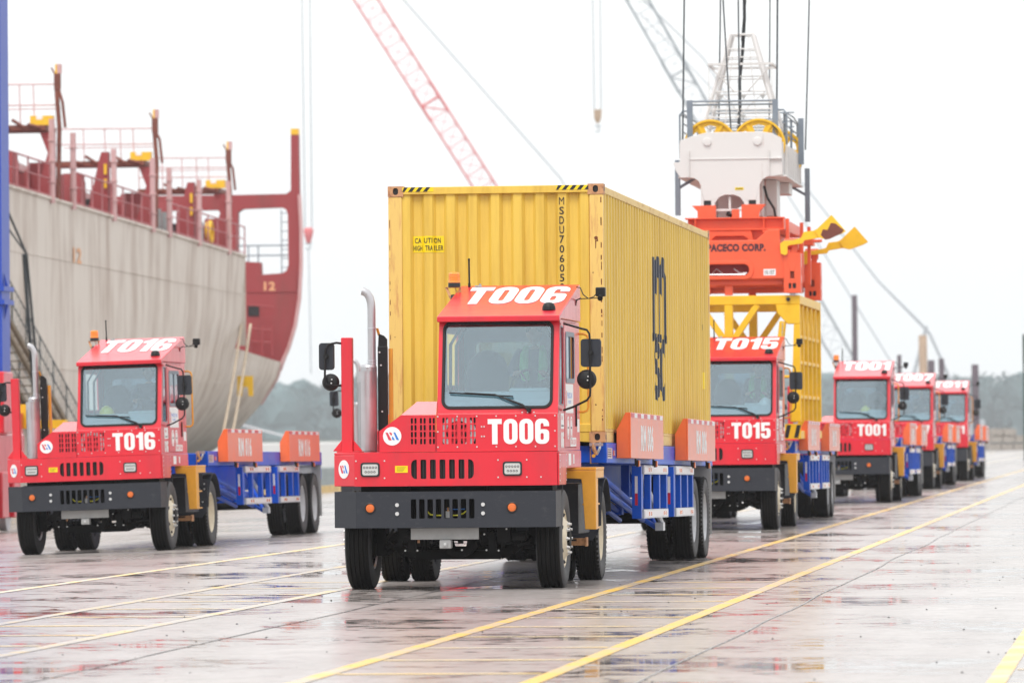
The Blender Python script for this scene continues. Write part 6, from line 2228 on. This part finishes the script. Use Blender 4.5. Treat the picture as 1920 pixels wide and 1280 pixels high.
# stern: far inner plating closing the mooring deck, with the deck portal above it
ST = 227.0
mb = MB()
outl = [(-60.0, 4.3), (-37.0, 4.3), (-36.60, 4.3), (-35.42, 4.3), (-35.08, 5.22), (-34.81, 6.10), (-34.63, 7.18), (-34.555, 8.47), (-34.54, 9.97), (-34.595, 11.37), (-34.615, 13.80), (-34.90, 13.80),
        (-34.92, 11.55), (-35.10, 11.42), (-37.10, 11.40), (-60.0, 11.40)]
hole = [(-37.10, 10.70), (-36.9, 10.83), (-35.30, 10.87), (-35.12, 10.78), (-35.05, 10.60), (-35.04, 8.55), (-35.12, 8.32), (-35.30, 8.22), (-36.16, 8.17), (-36.18, 8.66), (-37.0, 8.72), (-37.12, 8.9)]
hole2 = [(-39.9, 8.9), (-37.9, 8.9), (-37.75, 9.1), (-37.75, 10.6), (-37.9, 10.8), (-39.9, 10.8)]
mb.plate(outl, [hole, hole2], (0, ST, 0), (1, 0, 0), (0, 0, 1), (0, 0.5, 0))
mb.build('stern_bulkhead', 'ship_red', ship)
mb = MB()
mb.box(-36.75, -34.70, ST - 0.03, ST - 0.002, 7.45, 8.17)
mb.build('stern_band', 'ship_red', ship)
mb = MB()
mb.tube([(-36.2, ST - 0.1, 2.95), (-35.55, ST - 0.1, 3.95), (-35.25, ST - 0.1, 4.75), (-35.03, ST - 0.1, 5.22), (-34.76, ST - 0.1, 6.10), (-34.58, ST - 0.1, 7.18), (-34.50, ST - 0.1, 8.47), (-34.49, ST - 0.1, 9.97), (-34.55, ST - 0.1, 11.37)], 0.075, 8)
mb.build('stern_edge', 'ship_pink', ship)
mb = MB()
mb.box(-34.905, -34.61, ST - 0.02, ST + 0.52, 13.801, 14.05)
mb.build('mast_cap', 'yellow', ship)
mb = MB()
vs_, fs = textmesh('12', (-36.04, ST - 0.035, 7.52), (1, 0, 0), (0, 0, 1), (0, -1, 0), 0.46, 0.36, 0.04)
mb.add(vs_, fs)
mb.build('stern_number', 'faded_mark', ship)
mb = MB()
vs_, fs = textmesh('12', (TS + 0.025, 179.3, 7.25), (0, 1, 0), (0, 0, 1), (1, 0, 0), 1.4, 0.50, 0.03)
mb.add(vs_, fs)
mb.build('hull_number', 'faded_mark', ship)
# ladder and rails seen through the portal
mb = MB()
for x in (-35.78, -35.35):
    mb.tube([(x, ST + 3, 7.6), (x, ST + 3, 10.9)], 0.025, 6)
for k in range(9):
    mb.tube([(-35.78, ST + 3, 7.8 + 0.37 * k), (-35.35, ST + 3, 7.8 + 0.37 * k)], 0.02, 6)
for z in (8.95, 9.35):
    mb.tube([(-37.3, ST + 0.2, z), (-35.0, ST + 0.2, z)], 0.035, 6)
for x in (-36.7, -36.3):
    mb.tube([(x, ST + 0.2, 8.3), (x, ST + 0.2, 9.35)], 0.03, 6)
mb.build('portal_ladder', 'rail_grey', ship)
# mooring winches inside the opening
mb = MB()
for x in (-36.65, -36.15):
    mb.box(x - 0.12, x - 0.04, 217, 217.4, 5.4, 6.5, 0)
    mb.lathe([(0, 0.42), (0.08, 0.42), (0.08, 0.2), (0.3, 0.2), (0.3, 0.42), (0.36, 0.42)], (x, 217.2, 6.1), 'x', 18, 1)
mb.build('mooring_winch', ['ship_grey', 'ink'], ship)
mb = MB()
for x in (-36.6, -36.1, -35.7):
    mb.box(x, x + 0.07, ST - 0.5, ST - 0.4, 4.9, 6.1)
for z in (5.5, 6.0, 6.95):
    mb.tube([(-36.7, ST - 0.45, z), (-35.6, ST - 0.45, z - 0.1)], 0.035, 6)
mb.box(-36.7, -36.25, ST - 0.04, ST - 0.003, 6.5, 6.9, 1)
mb.build('inner_rail', ['ship_red', 'ink'], ship)

# lashing bridges: one per station, each a transverse frame
for (s_, ztop, zr, zp, w) in ((177.0, 13.46, (12.83, 12.17, 11.52), 11.55, 3.0), (194.5, 13.0, (12.35, 11.81), 11.25, 3.6), (210.1, 12.67, (12.07, 11.71, 11.35), 10.95, 3.4)):
    zd = deck(s_)
    xo = -34.66
    mb = MB()        # dark slotted arm standing at the ship's side
    mb.tube([(xo, s_, zd), (xo + 0.05, s_, zp - 0.1), (xo - 0.02, s_, zp + 0.9), (xo - 0.03, s_, ztop - 0.75)], 0.075, 8)
    mb.tube([(xo + 0.24, s_, zp - 0.1), (xo + 0.16, s_, zp + 0.7), (xo + 0.02, s_, ztop - 0.75)], 0.05, 8)
    mb.box(xo - 0.10, xo + 0.10, s_ - 0.08, s_ + 0.08, ztop - 0.80, ztop - 0.30)
    mb.tube([(xo - 0.06, s_, ztop - 0.35), (xo - 0.20, s_, ztop - 0.10)], 0.03, 6)
    mb.build('lashing_arm', 'ship_brown', ship)
    mb = MB()
    mb.box(xo - 0.06, xo + 0.0, s_ - 0.09, s_ + 0.09, ztop - 0.30, ztop, 0)
    mb.box(xo + 0.001, xo + 0.13, s_ - 0.09, s_ + 0.09, ztop - 0.30, ztop, 1)
    mb.build('arm_head', ['yellow', 'ship_pink'], ship)
    mb = MB()
    for z in zr:
        mb.tube([(xo - 0.08, s_, z), (xo - w, s_, z + 0.02)], 0.026, 6)
    for x in (0.75, 1.2, 1.75, 2.5, w):
        mb.tube([(xo - x, s_, zp), (xo - x - 0.03, s_, zr[0])], 0.022, 6)
    mb.tube([(xo - 0.3, s_ + 2, zr[1]), (xo - w, s_ + 2, zr[1])], 0.02, 6)
    mb.build('catwalk_rail', 'ship_pink', ship)
    mb = MB()
    mb.box(xo - w, xo - 0.35, s_ - 0.3, s_ + 1.5, zp - 0.18, zp - 0.02)
    for k in range(5):
        mb.tube([(xo - 0.5 - k * 0.5, s_ - 0.35, zp - 0.1), (xo - 0.9 - k * 0.5, s_ - 0.35, zp + 0.15 * (k % 2))], 0.06, 6)
    mb.build('catwalk', 'ship_brown', ship)
    mb = MB()
    mb.box(xo - 0.85, xo - 0.12, s_ - 0.2, s_ + 0.1, zp - 0.02, zp + 0.28, 0)
    mb.box(xo - 0.65, xo - 0.45, s_ - 0.205, s_ - 0.201, zp + 0.16, zp + 0.28, 1)
    mb.build('yellow_box', ['yellow', 'white'], ship)
    mb = MB()       # tapering red bracket under the catwalk
    mb.plate([(xo - 0.10, zd), (xo - 0.75, zd), (xo - 0.30, zp - 0.9), (xo - 0.55, zp - 0.25), (xo - 0.10, zp - 0.25)], [], (0, s_ - 0.15, 0), (1, 0, 0), (0, 0, 1), (0, 0.3, 0))
    mb.box(xo - 3.5, xo - 0.7, s_ + 0.4, s_ + 0.9, zd - 1.2, zd + 0.9)
    mb.build('bracket', 'ship_red', ship)
# pink pillars at the ship's side, in pairs and singly
for s_, h in ((175.7, 2.5), (179.2, 2.3), (186.3, 2.25), (193.6, 2.4), (196.9, 2.3), (203.1, 2.25), (209.7, 2.6)):
    mb = MB()
    zd = deck(s_)
    mb.tube([(TS + 0.06, s_, zd - 0.15), (TS + 0.06, s_, zd + h)], 0.095, 10, 0)
    for z in (0.5, 1.15, 1.8):
        mb.tube([(TS + 0.06, s_, zd + z), (TS + 0.06, s_, zd + z + 0.05)], 0.13, 10, 0)
    mb.build('side_pillar', 'ship_pink', ship)
for s_ in (186.3, 203.1):
    mb = MB()
    zd = deck(s_)
    mb.plate([(TS - 0.12, zd), (TS - 0.85, zd), (TS - 0.42, zd + 1.9), (TS - 0.34, zd + 2.15), (TS - 0.12, zd + 2.15)], [], (0, s_ - 0.1, 0), (1, 0, 0), (0, 0, 1), (0, 0.4, 0), 0)
    mb.tube([(TS - 0.20, s_ - 0.15, zd + 0.95), (TS - 0.20, s_ - 0.15, zd + 1.25)], 0.05, 8, 1)
    mb.tube([(TS - 0.20, s_ - 0.15, zd + 1.40), (TS - 0.20, s_ - 0.15, zd + 1.75)], 0.05, 8, 1)
    mb.build('stay_plate', ['ship_red', 'yellow'], ship)
# side rails with the coaming and gear behind them
for a_, b_ in ((150.0, 175.6), (179.3, 186.2), (186.5, 193.5), (197.0, 203.0), (203.3, 209.5), (209.9, 213.7)):
    mb = MB()
    for h in (1.08, 0.62, 0.10):
        mb.tube([(TS, a_, deck(a_) + h), (TS, b_, deck(b_) + h)], 0.03 if h > 1 else 0.02, 6)
    n_ = max(2, int((b_ - a_) / 1.6))
    for k in range(n_ + 1):
        s_ = a_ + (b_ - a_) * k / n_
        mb.tube([(TS, s_, deck(s_)), (TS, s_, deck(s_) + 1.08)], 0.03, 6)
    mb.build('deck_rail', 'ship_rail', ship)
random.seed(5)
for k in range(34):
    mb = MB()
    s_ = 151 + k * 1.86
    zd = deck(s_)
    if k % 3 == 0:
        mb.prism([(s_, zd - 0.3), (s_ + 0.9, zd - 0.3), (s_ + 0.9, zd + 1.35), (s_ + 0.2, zd + 1.35)], 'x', TS - 1.35, TS - 0.75)
    else:
        mb.box(TS - 1.1, TS - 1.0, s_, s_ + 0.5, zd - 0.2, zd + 1.0 + 0.2 * (k % 2))
    mb.build('coaming_stay', 'ship_red', ship)
mb = MB()
mb.prism([(150, 8.9), (150, 10.9), (178, 10.45), (196, 9.75), (213.6, 9.15), (213.6, 8.2)], 'x', TS - 2.4, TS - 2.2)
mb.build('hatch_coaming', 'ship_red', ship)
mb = MB()
mb.prism([(150, 10.9), (150, 11.15), (178, 10.70), (196, 9.95), (213.6, 9.35), (213.6, 9.15), (196, 9.74), (178, 10.44)], 'x', TS - 2.35, TS - 2.1)
mb.build('coaming_top', 'ship_pink', ship)
for s_ in (168, 173, 182.5, 190.5, 199.8, 206.3):
    mb = MB()
    zd = deck(s_)
    mb.box(TS - 2.15, TS - 1.4, s_, s_ + 1.6, zd - 0.1, zd + 0.85)
    mb.build('coaming_hole_dark', 'ink', ship)  # black box stands in for the dark of a coaming hole
for s_ in (198.6, 200.6, 205.0, 207.5):
    mb = MB()
    zd = deck(s_)
    mb.tube([(TS - 0.7, s_, zd), (TS - 0.7, s_, zd + 0.95)], 0.17, 10)
    mb.build('vent_post', 'ship_grey', ship)
mb = MB()
mb.lathe([(0, 0.42), (0.1, 0.46), (0.2, 0.42), (0.2, 0.3), (0, 0.3), (0, 0.42)], (TS - 0.55, 208.4, deck(208) + 0.6), 'x', 20)
mb.build('hose_reel', 'yellow', ship)

# mooring ropes and the yellow rat guard
for k, (p0, p1, lab) in enumerate((((-34.9, 214.4, 6.05), (-32.1, 190.0, -0.2), 'left of the two slanting beige mooring ropes below the ship stern'),
                                   ((-34.9, 216.4, 5.95), (-32.1, 192.0, -0.2), 'right of the two slanting beige mooring ropes, beside the yellow rope guard'))):
    mb = MB()
    P0, P1 = Vector(p0), Vector(p1)
    mb.tube([P0 + (P1 - P0) * (i / 8) - Vector((0, 0, 0.5)) * math.sin(PI * i / 8) for i in range(9)], 0.05, 8)
    o = mb.build('mooring_rope', 'rope')
    o.rotation_euler = ROT
    tag(o, lab, 'rope', 'mooring ropes of the ship')
mb = MB()
mb.plate([(-0.30, 0.36), (0.30, 0.36), (0.30, -0.40), (0.13, -0.40), (0.09, -0.05), (-0.09, -0.05), (-0.13, -0.40), (-0.30, -0.40)], [], (0, 0, 0), (1, 0, 0), (0, 0, 1), (0, 0.03, 0))
o = mb.build('rat_guard', 'yellow')
o.location = lane(-34.15, 210.4, 3.55)
o.rotation_euler = ROT
tag(o, 'yellow notched guard hanging on the mooring ropes against the hull', 'rope guard')

# gangway from the deck down to the quay
gw = thing('gangway', 'brown sloping gangway with netted rails against the ship side', 'gangway', rot=ROT)
A0, A1 = Vector((-33.6, 158.0, 7.2)), Vector((-33.6, 176.5, 0.75))
d = (A1 - A0)
for dx, dz in ((0.0, 0.0), (-0.95, 0.0), (0.0, -0.42), (-0.95, -0.42)):
    mb = MB()
    mb.bar(A0 + Vector((dx, 0, dz)), A1 + Vector((dx, 0, dz)), 0.12, 0.16)
    mb.build('stringer', 'wood', gw)
for k in range(27):
    p = A0 + d * (k + 0.5) / 27
    mb = MB()
    mb.box(p.x - 0.92, p.x - 0.03, p.y - 0.13, p.y + 0.13, p.z - 0.04, p.z)
    mb.build('tread', 'wood', gw)
mb = MB()
for dx in (0.05, -1.0):
    for h in (0.55, 1.1):
        mb.tube([A0 + Vector((dx, 0, h)), A1 + Vector((dx, 0, h))], 0.022, 6)
    for k in range(10):
        p = A0 + d * k / 9
        mb.tube([p + Vector((dx, 0, 0)), p + Vector((dx, 0, 1.1))], 0.025, 6)
mb.build('handrail', 'cable', gw)
mb = MB()
for k in range(46):
    p = A0 + d * k / 46
    q = A0 + d * min(1, (k + 2) / 46)
    mb.tube([p + Vector((0.06, 0, 0)), q + Vector((0.06, 0, 1.1))], 0.006, 4)
    mb.tube([q + Vector((0.06, 0, 0)), p + Vector((0.06, 0, 1.1))], 0.006, 4)
mb.build('net', 'ship_grey', gw)
mb = MB()
mb.tube([(-33.4, 160.5, 9.3), (-33.4, 165.6, 7.1), (-33.5, 167.3, 4.4), (-33.5, 167.6, 3.4)], 0.04, 6)
mb.tube([(-33.4, 158.0, 9.0), (-33.4, 165.6, 7.1)], 0.03, 6)
mb.tube([(-33.5, 165.7, 7.1), (-33.5, 167.0, 3.2)], 0.06, 6)
o = mb.build('gangway_fall', 'cable', gw)

# ================================================================== QUAY CRANE LEG AT THE LEFT EDGE
ql = thing('quay_crane', 'blue quay crane leg on red bogies at the left edge of the picture', 'crane', rot=ROT)
t1, s1 = -24.09, 117.0
zg = gz(-24)
mb = MB()
mb.box(t1 - 1.6, t1 - 0.10, s1, s1 + 0.9, 3.05, 38)
mb.build('column', 'crane_blue', ql, bevel=0.02)
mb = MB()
mb.box(t1 - 0.098, t1 - 0.03, s1 - 0.03, s1 + 0.8, 3.05, 38)  # darker blue strip paints the shaded side face of the column
for z in (4.45, 4.73):
    mb.box(t1 - 1.7, t1 + 0.03, s1 - 0.08, s1 + 0.95, z, z + 0.10)
mb.prism([(t1 - 0.018, 4.831), (t1 + 0.06, 4.831), (t1 - 0.018, 5.1)], 'y', s1 + 0.2, s1 + 0.25)
mb.prism([(t1 - 0.018, 4.449), (t1 + 0.06, 4.449), (t1 - 0.018, 4.15)], 'y', s1 + 0.2, s1 + 0.25)
mb.build('column_flange_and_shade', mat('deep_blue_flange_and_shade', (0.006, 0.055, 0.42), 0.4), ql)
mb = MB()
mb.box(t1 - 1.5, t1 + 0.03, s1 - 0.2, s1 + 0.8, 1.75, 3.045)
mb.box(t1 - 1.3, t1 - 0.06, s1 - 1.4, s1 + 2.4, 0.9, 1.74)
for dy in (-1.0, 0.2, 1.4):
    mb.box(t1 - 0.9, t1 - 0.02, s1 + dy - 0.35, s1 + dy + 0.35, zg + 0.30, 0.95)
mb.box(t1 - 1.0, t1 + 0.02, s1 - 2.0, s1 - 1.41, zg + 0.05, 1.3)
mb.box(t1 - 0.9, t1 + 0.06, s1 - 1.0, s1 - 0.8, 1.9, 2.15)
mb.build('bogie', 'red', ql, bevel=0.03)
for dy in (-1.0, 0.2, 1.4):
    mb = MB()
    mb.lathe([(-0.08, 0.001), (-0.08, 0.30), (0.08, 0.30), (0.08, 0.001)], (t1 - 0.3, s1 + dy, zg + 0.31), 'x', 24)
    mb.build('rail_wheel', 'steel', ql)
mb = MB()
mb.box(t1 - 1.6, t1 - 0.70, s1 + 6.9, s1 + 7.2, 1.86, 2.40, 0)
mb.box(t1 - 0.699, t1 - 0.05, s1 + 6.9, s1 + 7.2, 1.86, 2.05, 0)
mb.box(t1 - 1.3, t1 - 1.0, s1 + 2.41, s1 + 6.9, 1.3, 2.2, 1)
mb.build('buffer_beam', ['yellow', 'red'], ql)
mb = MB()
mb.box(t1 - 1.5, t1 + 0.0, s1 - 2.3, s1 - 2.001, 0.40, 0.52, 0)
mb.build('buffer', ['yellow', 'red'], ql, bevel=0.02)

# ================================================================== CRAWLER CRANES BEHIND
def lattice_boom(base, tip, w, m, root, n=46):
    base, tip = Vector(base), Vector(tip)
    d = (tip - base).normalized()
    side = Vector((0, 1, 0))
    up = d.cross(side).normalized()
    L_ = (tip - base).length
    mb = MB()
    ch = []
    for i, j in ((1, 1), (-1, 1), (-1, -1), (1, -1)):
        pts = []
        for k in range(n + 1):
            f = k / n
            ww = w * min(1.0, f * 8 + 0.25, (1 - f) * 8 + 0.25) / 2
            pts.append(base + d * L_ * f + up * i * ww + side * j * ww)
        ch.append(pts)
        mb.tube(pts, 0.085, 5)
    for k in range(n):
        for c in range(4):
            a, b = ch[c], ch[(c + 1) % 4]
            mb.tube([a[k], b[k + 1]] if k % 2 else [b[k], a[k + 1]], 0.022, 4)
            mb.tube([a[k], b[k]], 0.020, 4)
    for k in (n // 4, n // 2, 3 * n // 4):
        mb.tube([ch[0][k], ch[1][k]], 0.10, 5)
        mb.tube([ch[0][k], ch[1][k - 1]], 0.07, 5)
        mb.tube([ch[0][k - 1], ch[0][k + 1]], 0.14, 5)
        mb.tube([ch[1][k - 1], ch[1][k + 1]], 0.14, 5)
    return mb.build('boom', m, root)


def crawler(name, lab, bx, by, tip, stay0, stay1, m, w=2.15):
    r = thing(name, lab, 'crane')
    lattice_boom((bx, by, 2.2), tip, w, m, r)
    mb = MB()
    mb.tube([stay0, stay1], 0.075, 6)
    mb.tube([(stay1[0], by, stay1[2]), (bx + 4.0, by, 2.6)], 0.07, 6)
    mb.build('stay', 'boom_grey', r)
    mb = MB()
    mb.box(bx - 1.6, bx + 4.5, by - 1.6, by + 1.6, 1.4, 3.4)
    mb.box(bx - 2.4, bx + 2.6, by - 3.0, by - 2.0, 0.0, 1.2)
    mb.box(bx - 2.4, bx + 2.6, by + 2.0, by + 3.0, 0.0, 1.2)
    mb.box(bx - 1.0, bx + 1.0, by - 2.0, by + 2.0, 0.5, 1.39)
    mb.build('carrier', m, r, bevel=0.1)
    return r


crawler('crawler_crane', 'pale red lattice boom crane leaning up behind the yellow container', 11.0, 500, (-25.0, 500, 59.8), (-18.0, 500, 50.0), (4.44, 500, 24.05), 'boom_red', 1.8)
crawler('crawler_crane', 'grey lattice boom crane leaning behind the white head block', 32.4, 500, (-2.6, 500, 64.5), (1.0, 500, 50.5), (17.09, 500, 34.5), 'boom_grey', 1.7)
r = thing('jib_crane', 'thin grey crane with bent jib behind the row of piles at the right', 'crane')
mb = MB()
mb.tube([(12.0, 520, 40.0), (27.18, 520, 23.78), (33.5, 520, 15.4), (37.31, 520, 11.5)], [0.05, 0.07, 0.10, 0.16], 6)
mb.tube([(37.31, 520, 11.5), (38.2, 520, 10.5), (41.5, 520, 3.0)], 0.15, 6)
mb.tube([(37.9, 520, 11.2), (36.2, 520, 5.0), (35.6, 520, 0.5)], 0.19, 6)
mb.build('jib', 'boom_grey', r)
mb = MB()
mb.box(34.5, 43.0, 518, 522, 0.4, 2.6)
mb.build('carrier', 'boom_grey', r, bevel=0.1)
# hooks on their falls
for nm, x, z, dist, col, lab, wdt in (('hook_block', 6.17, 24.42, 400, 'pile_tan', 'small tan hook block hanging high above the yellow container', 0.55),
                                      ('hook_block', -14.25, 16.35, 400, 'boom_red', 'red rounded hook block hanging beside the ship stern', 0.62)):
    hk = thing(nm, lab, 'hook')
    mb = MB()
    if col == 'boom_red':
        mb.lathe([(-0.85, 0.14), (-0.45, 0.26), (0.0, 0.36), (0.2, 0.30), (0.26, 0.001)], (x, dist, z - 0.3), 'z', 14)
    else:
        mb.prism([(x - 0.28, z), (x + 0.28, z), (x + 0.26, z - 0.6), (x + 0.12, z - 0.95), (x - 0.12, z - 0.95), (x - 0.26, z - 0.6)], 'y', dist - 0.15, dist + 0.15)
    mb.build('block', col, hk)
    mb = MB()
    zz = z - 1.15
    mb.tube([(x, dist, zz + 0.1), (x, dist, zz - 0.1), (x + 0.14, dist, zz - 0.25), (x + 0.08, dist, zz - 0.42), (x - 0.1, dist, zz - 0.42), (x - 0.17, dist, zz - 0.3)], 0.06, 6)
    mb.tube([(x - 0.3, dist, zz), (x + 0.3, dist, zz)], 0.045, 6)
    mb.build('hook', 'boom_grey', hk)
    mb = MB()
    mb.tube([(x - 0.24, dist, z - 0.1), (x - 0.27 - wdt * 0.3, dist, z + 40)], 0.05, 5)
    mb.tube([(x + 0.24, dist, z - 0.1), (x + 0.27 - wdt * 0.1, dist, z + 40)], 0.05, 5)
    if col == 'boom_red':
        mb.tube([(x, dist, zz - 0.4), (x + 0.1, dist, 6.0)], 0.04, 5)
    mb.build('fall', 'boom_grey', hk)

# ================================================================== PILES AND STACKS AT THE FAR RIGHT
for i, (x, h, w, m, lab) in enumerate((
        (27.12, 12.41, 0.22, 'pile', 'tall slim dark pile standing behind the grey lattice boom'),
        (30.62, 7.66, 0.17, 'pile', 'short dark pile just behind the roof of T001'),
        (32.49, 9.2, 0.33, 'pile_tan', 'thick tan pile under the apex of the bent jib'),
        (33.15, 7.22, 0.26, 'pile', 'brown pile touching the tan pile'),
        (33.95, 7.34, 0.22, 'pile', 'dark pile between the brown pile and the jib foot'),
        (36.6, 6.85, 0.27, 'pile', 'wide dark pile beside T011, rightmost of the piles'))):
    mb = MB()
    mb.tube([(x + 0.05 * (i % 3), 450, -0.3), (x, 450, h - 0.06), (x, 450, h)], [w, w, w * 0.9], 12)
    o = mb.build('steel_pile', m)
    tag(o, lab, 'pile', 'piles standing beyond the queue of tractors')
k = 0
for row, (z0, n_) in enumerate(((0.0, 3), (0.62, 3), (1.2, 2))):
    for i in range(n_):
        mb = MB()
        x0 = 39.3 + 1.05 * i + row * 0.15
        mb.box(x0, x0 + 1.0, 470 + row * 0.2, 476, z0, z0 + 0.5)
        mb.box(x0 + 0.15, x0 + 0.30, 470.5, 475.5, z0 + 0.5, z0 + 0.58)
        mb.box(x0 + 0.70, x0 + 0.85, 470.5, 475.5, z0 + 0.5, z0 + 0.58)
        o = mb.build('concrete_beam', 'concrete', bevel=0.02)
        names = (('bottom', 'left'), ('bottom', 'middle'), ('bottom', 'right')), (('middle', 'left'), ('middle', 'centre'), ('middle', 'right')), (('top', 'left'), ('top', 'right'))
        a, b = names[row][i]
        tag(o, 'pale concrete beam, %s layer, %s end of the stack beyond T011' % (a, b), 'beam', 'concrete beams stacked beyond T011')
        k += 1
for i in range(7):
    mb = MB()
    x0 = 42.6 + i * 0.8
    mb.prism([(x0 - 0.3, 0), (x0 + 0.3, 0), (x0 + 0.12, 0.35), (x0 + 0.10, 0.8), (x0 - 0.10, 0.8), (x0 - 0.12, 0.35)], 'y', 456 + i * 0.6, 458.5 + i * 0.6)
    o = mb.build('road_barrier', 'kerb' if i % 2 else 'concrete')
    tag(o, ('yellow' if i % 2 else 'pale') + ' road barrier, %s along the row right of the beam stack' % ('first', 'second', 'third', 'fourth', 'fifth', 'sixth', 'last')[i], 'barrier', 'barriers right of the beam stack')
mb = MB()
mb.tube([(41.35, 452, 0), (41.35, 452, 2.3)], 0.07, 8)
mb.box(41.1, 41.6, 451.9, 451.98, 1.6, 2.2)
o = mb.build('sign_post', 'boom_grey')
tag(o, 'thin grey post with small board beside the beam stack', 'post')
mb = MB()
mb.tube([(26.99, 300, 0), (26.99, 300, 6.7)], 0.06, 8)
mb.box(26.93, 27.3, 300, 300.1, 5.2, 6.6)
o = mb.build('light_pole', mat('dark_green_paint', (0.02, 0.06, 0.04), 0.5))
tag(o, 'dark green pole at the right edge of the picture', 'pole')
# barges and walls along the river beyond T016
for i, (x, y, w, h, m, lab) in enumerate(((-16.0, 420, 13, 1.5, 'ship_grey', 'low grey barge lying on the river beyond the empty trailer'),
                                          (-22.0, 520, 26, 2.6, 'head_white', 'long pale barge on the river beyond the grey barge'))):
    mb = MB()
    mb.prism([(x - w / 2, -2.2), (x + w / 2, -2.2), (x + w / 2 + 1.2, -3.0 + h * 0.85), (x + w / 2 + 1.2, -3.0 + h * 1.6), (x - w / 2, -3.0 + h * 1.5)], 'y', y, y + 8)
    mb.box(x - w / 2 + 1, x - w / 2 + 4, y + 2, y + 6, -3.0 + h * 1.5, -3.0 + h * 1.5 + 1.2)
    o = mb.build('river_barge', m, bevel=0.08)
    tag(o, lab, 'barge')

# lines over the river
for i, (a, b, lab) in enumerate((((-40, 600, 6.6), (-10, 600, -1.2), 'thin pale cable sloping over the river, upper of two'),
                                 ((-40, 600, 1.6), (-8, 600, -0.6), 'thin pale cable sloping over the river, lower of two'))):
    mb = MB()
    A_, B_ = Vector(a), Vector(b)
    mb.tube([A_ + (B_ - A_) * k / 8 - Vector((0, 0, 0.8)) * math.sin(PI * k / 8) for k in range(9)], 0.09, 5)
    o = mb.build('river_cable', 'tape')
    tag(o, lab, 'cable', 'cables over the river')

# ================================================================== FAR WOOD
random.seed(21)
mb = MB()
sph = bmesh.new()
bmesh.ops.create_icosphere(sph, subdivisions=2, radius=1)
sv = [v.co.copy() for v in sph.verts]
sf = [[v.index for v in f.verts] for f in sph.faces]
sph.free()
for k in range(620):
    x = random.uniform(-230, 300)
    y = random.choice((890, 905, 925, 950)) + random.uniform(-6, 6)
    base = 0.2
    hgt = 8.3 + 2.6 * noise.noise((x * 0.03, y * 0.01, 2)) + random.uniform(-1.6, 1.4) + (y - 890) * 0.02 + (0.3 if x < -20 else 0.4)
    if 20 < x < 70:
        hgt += 0.8
    rx, rz = random.uniform(2.2, 4.4), random.uniform(2.2, 3.8)
    for lay in range(3):
        zc = hgt - rz * (1 + lay * 1.0)
        if zc < -2:
            break
        ox, oz = random.uniform(-0.8, 0.8), random.uniform(-0.3, 0.3)
        o0 = len(mb.v)
        for q in sv:
            nn = 1 + 0.35 * noise.noise((q.x * 1.7 + k, q.y * 1.7 + lay, q.z * 1.7))
            mb.v.append((x + ox + q.x * rx * nn, y + q.y * rx * nn, zc + oz + q.z * rz * nn))
        mb.f += [tuple(i + o0 for i in f) for f in sf]
        mb.m += [0] * len(sf)
me = bpy.data.meshes.new('far_wood')
me.from_pydata(mb.v, [], mb.f)
me.materials.append(M['foliage'])
for p_ in me.vertices:
    p_.co = (p_.co.x * 2.8, p_.co.y * 2.8 - 20, (p_.co.z - 1.64) * 2.8 + 1.64)
fw = thing('far_wood', 'hazy wood of broadleaf trees along the far river bank', 'wood', mesh=me, kind='stuff')
# leaf clumps breaking up the skyline
lf = MB()
for k in range(26000):
    x = random.uniform(-130, 190)
    y = random.choice((885, 900, 918, 940)) + random.uniform(-4, 4)
    h = 8.5 + 2.6 * noise.noise((x * 0.03, y * 0.01, 2)) + 1.5 * noise.noise((x * 0.23, y, 5)) + (0.3 if x < -20 else 0.4)
    z = h * (1 - random.random() ** 2.2 * 0.85)
    a = random.uniform(0.25, 0.7)
    r1, r2 = random.uniform(0, PI), random.uniform(-1, 1)
    lf.add([(x - a * math.cos(r1), y - a * math.sin(r1), z - a * r2 * 0.5), (x + a * math.cos(r1), y + a * math.sin(r1), z + a * r2 * 0.5), (x + random.uniform(-a, a), y, z + a)], [(0, 1, 2)])
me = bpy.data.meshes.new('foliage')
me.from_pydata(lf.v, [], lf.f)
me.materials.append(M['foliage'])
for p_ in me.vertices:
    p_.co = (p_.co.x * 2.8, p_.co.y * 2.8 - 20, (p_.co.z - 1.64) * 2.8 + 1.64)
o = bpy.data.objects.new('foliage', me)
C.objects.link(o)
o.parent = fw
o['kind'] = 'stuff'

# ================================================================== HAZE
hz = MB().box(-2700, 2700, -70, 3100, -6.0, 72.0)
hm = bpy.data.materials.new('haze')
hm.use_nodes = True
t = hm.node_tree
t.nodes.clear()
o_ = t.nodes.new('ShaderNodeOutputMaterial')
pv = t.nodes.new('ShaderNodeVolumePrincipled')
pv.inputs['Color'].default_value = (0.93, 0.96, 1.0, 1)
pv.inputs['Density'].default_value = 0.00016
pv.inputs['Anisotropy'].default_value = 0.2
t.links.new(pv.outputs[0], o_.inputs['Volume'])
M['haze'] = hm
o = hz.build('haze', 'haze')
o['kind'] = 'stuff'
o['label'] = 'pale damp haze filling the air over the quay and river'
o['category'] = 'haze'
S.cycles.volume_bounces = 1 if hasattr(S, 'cycles') else 0
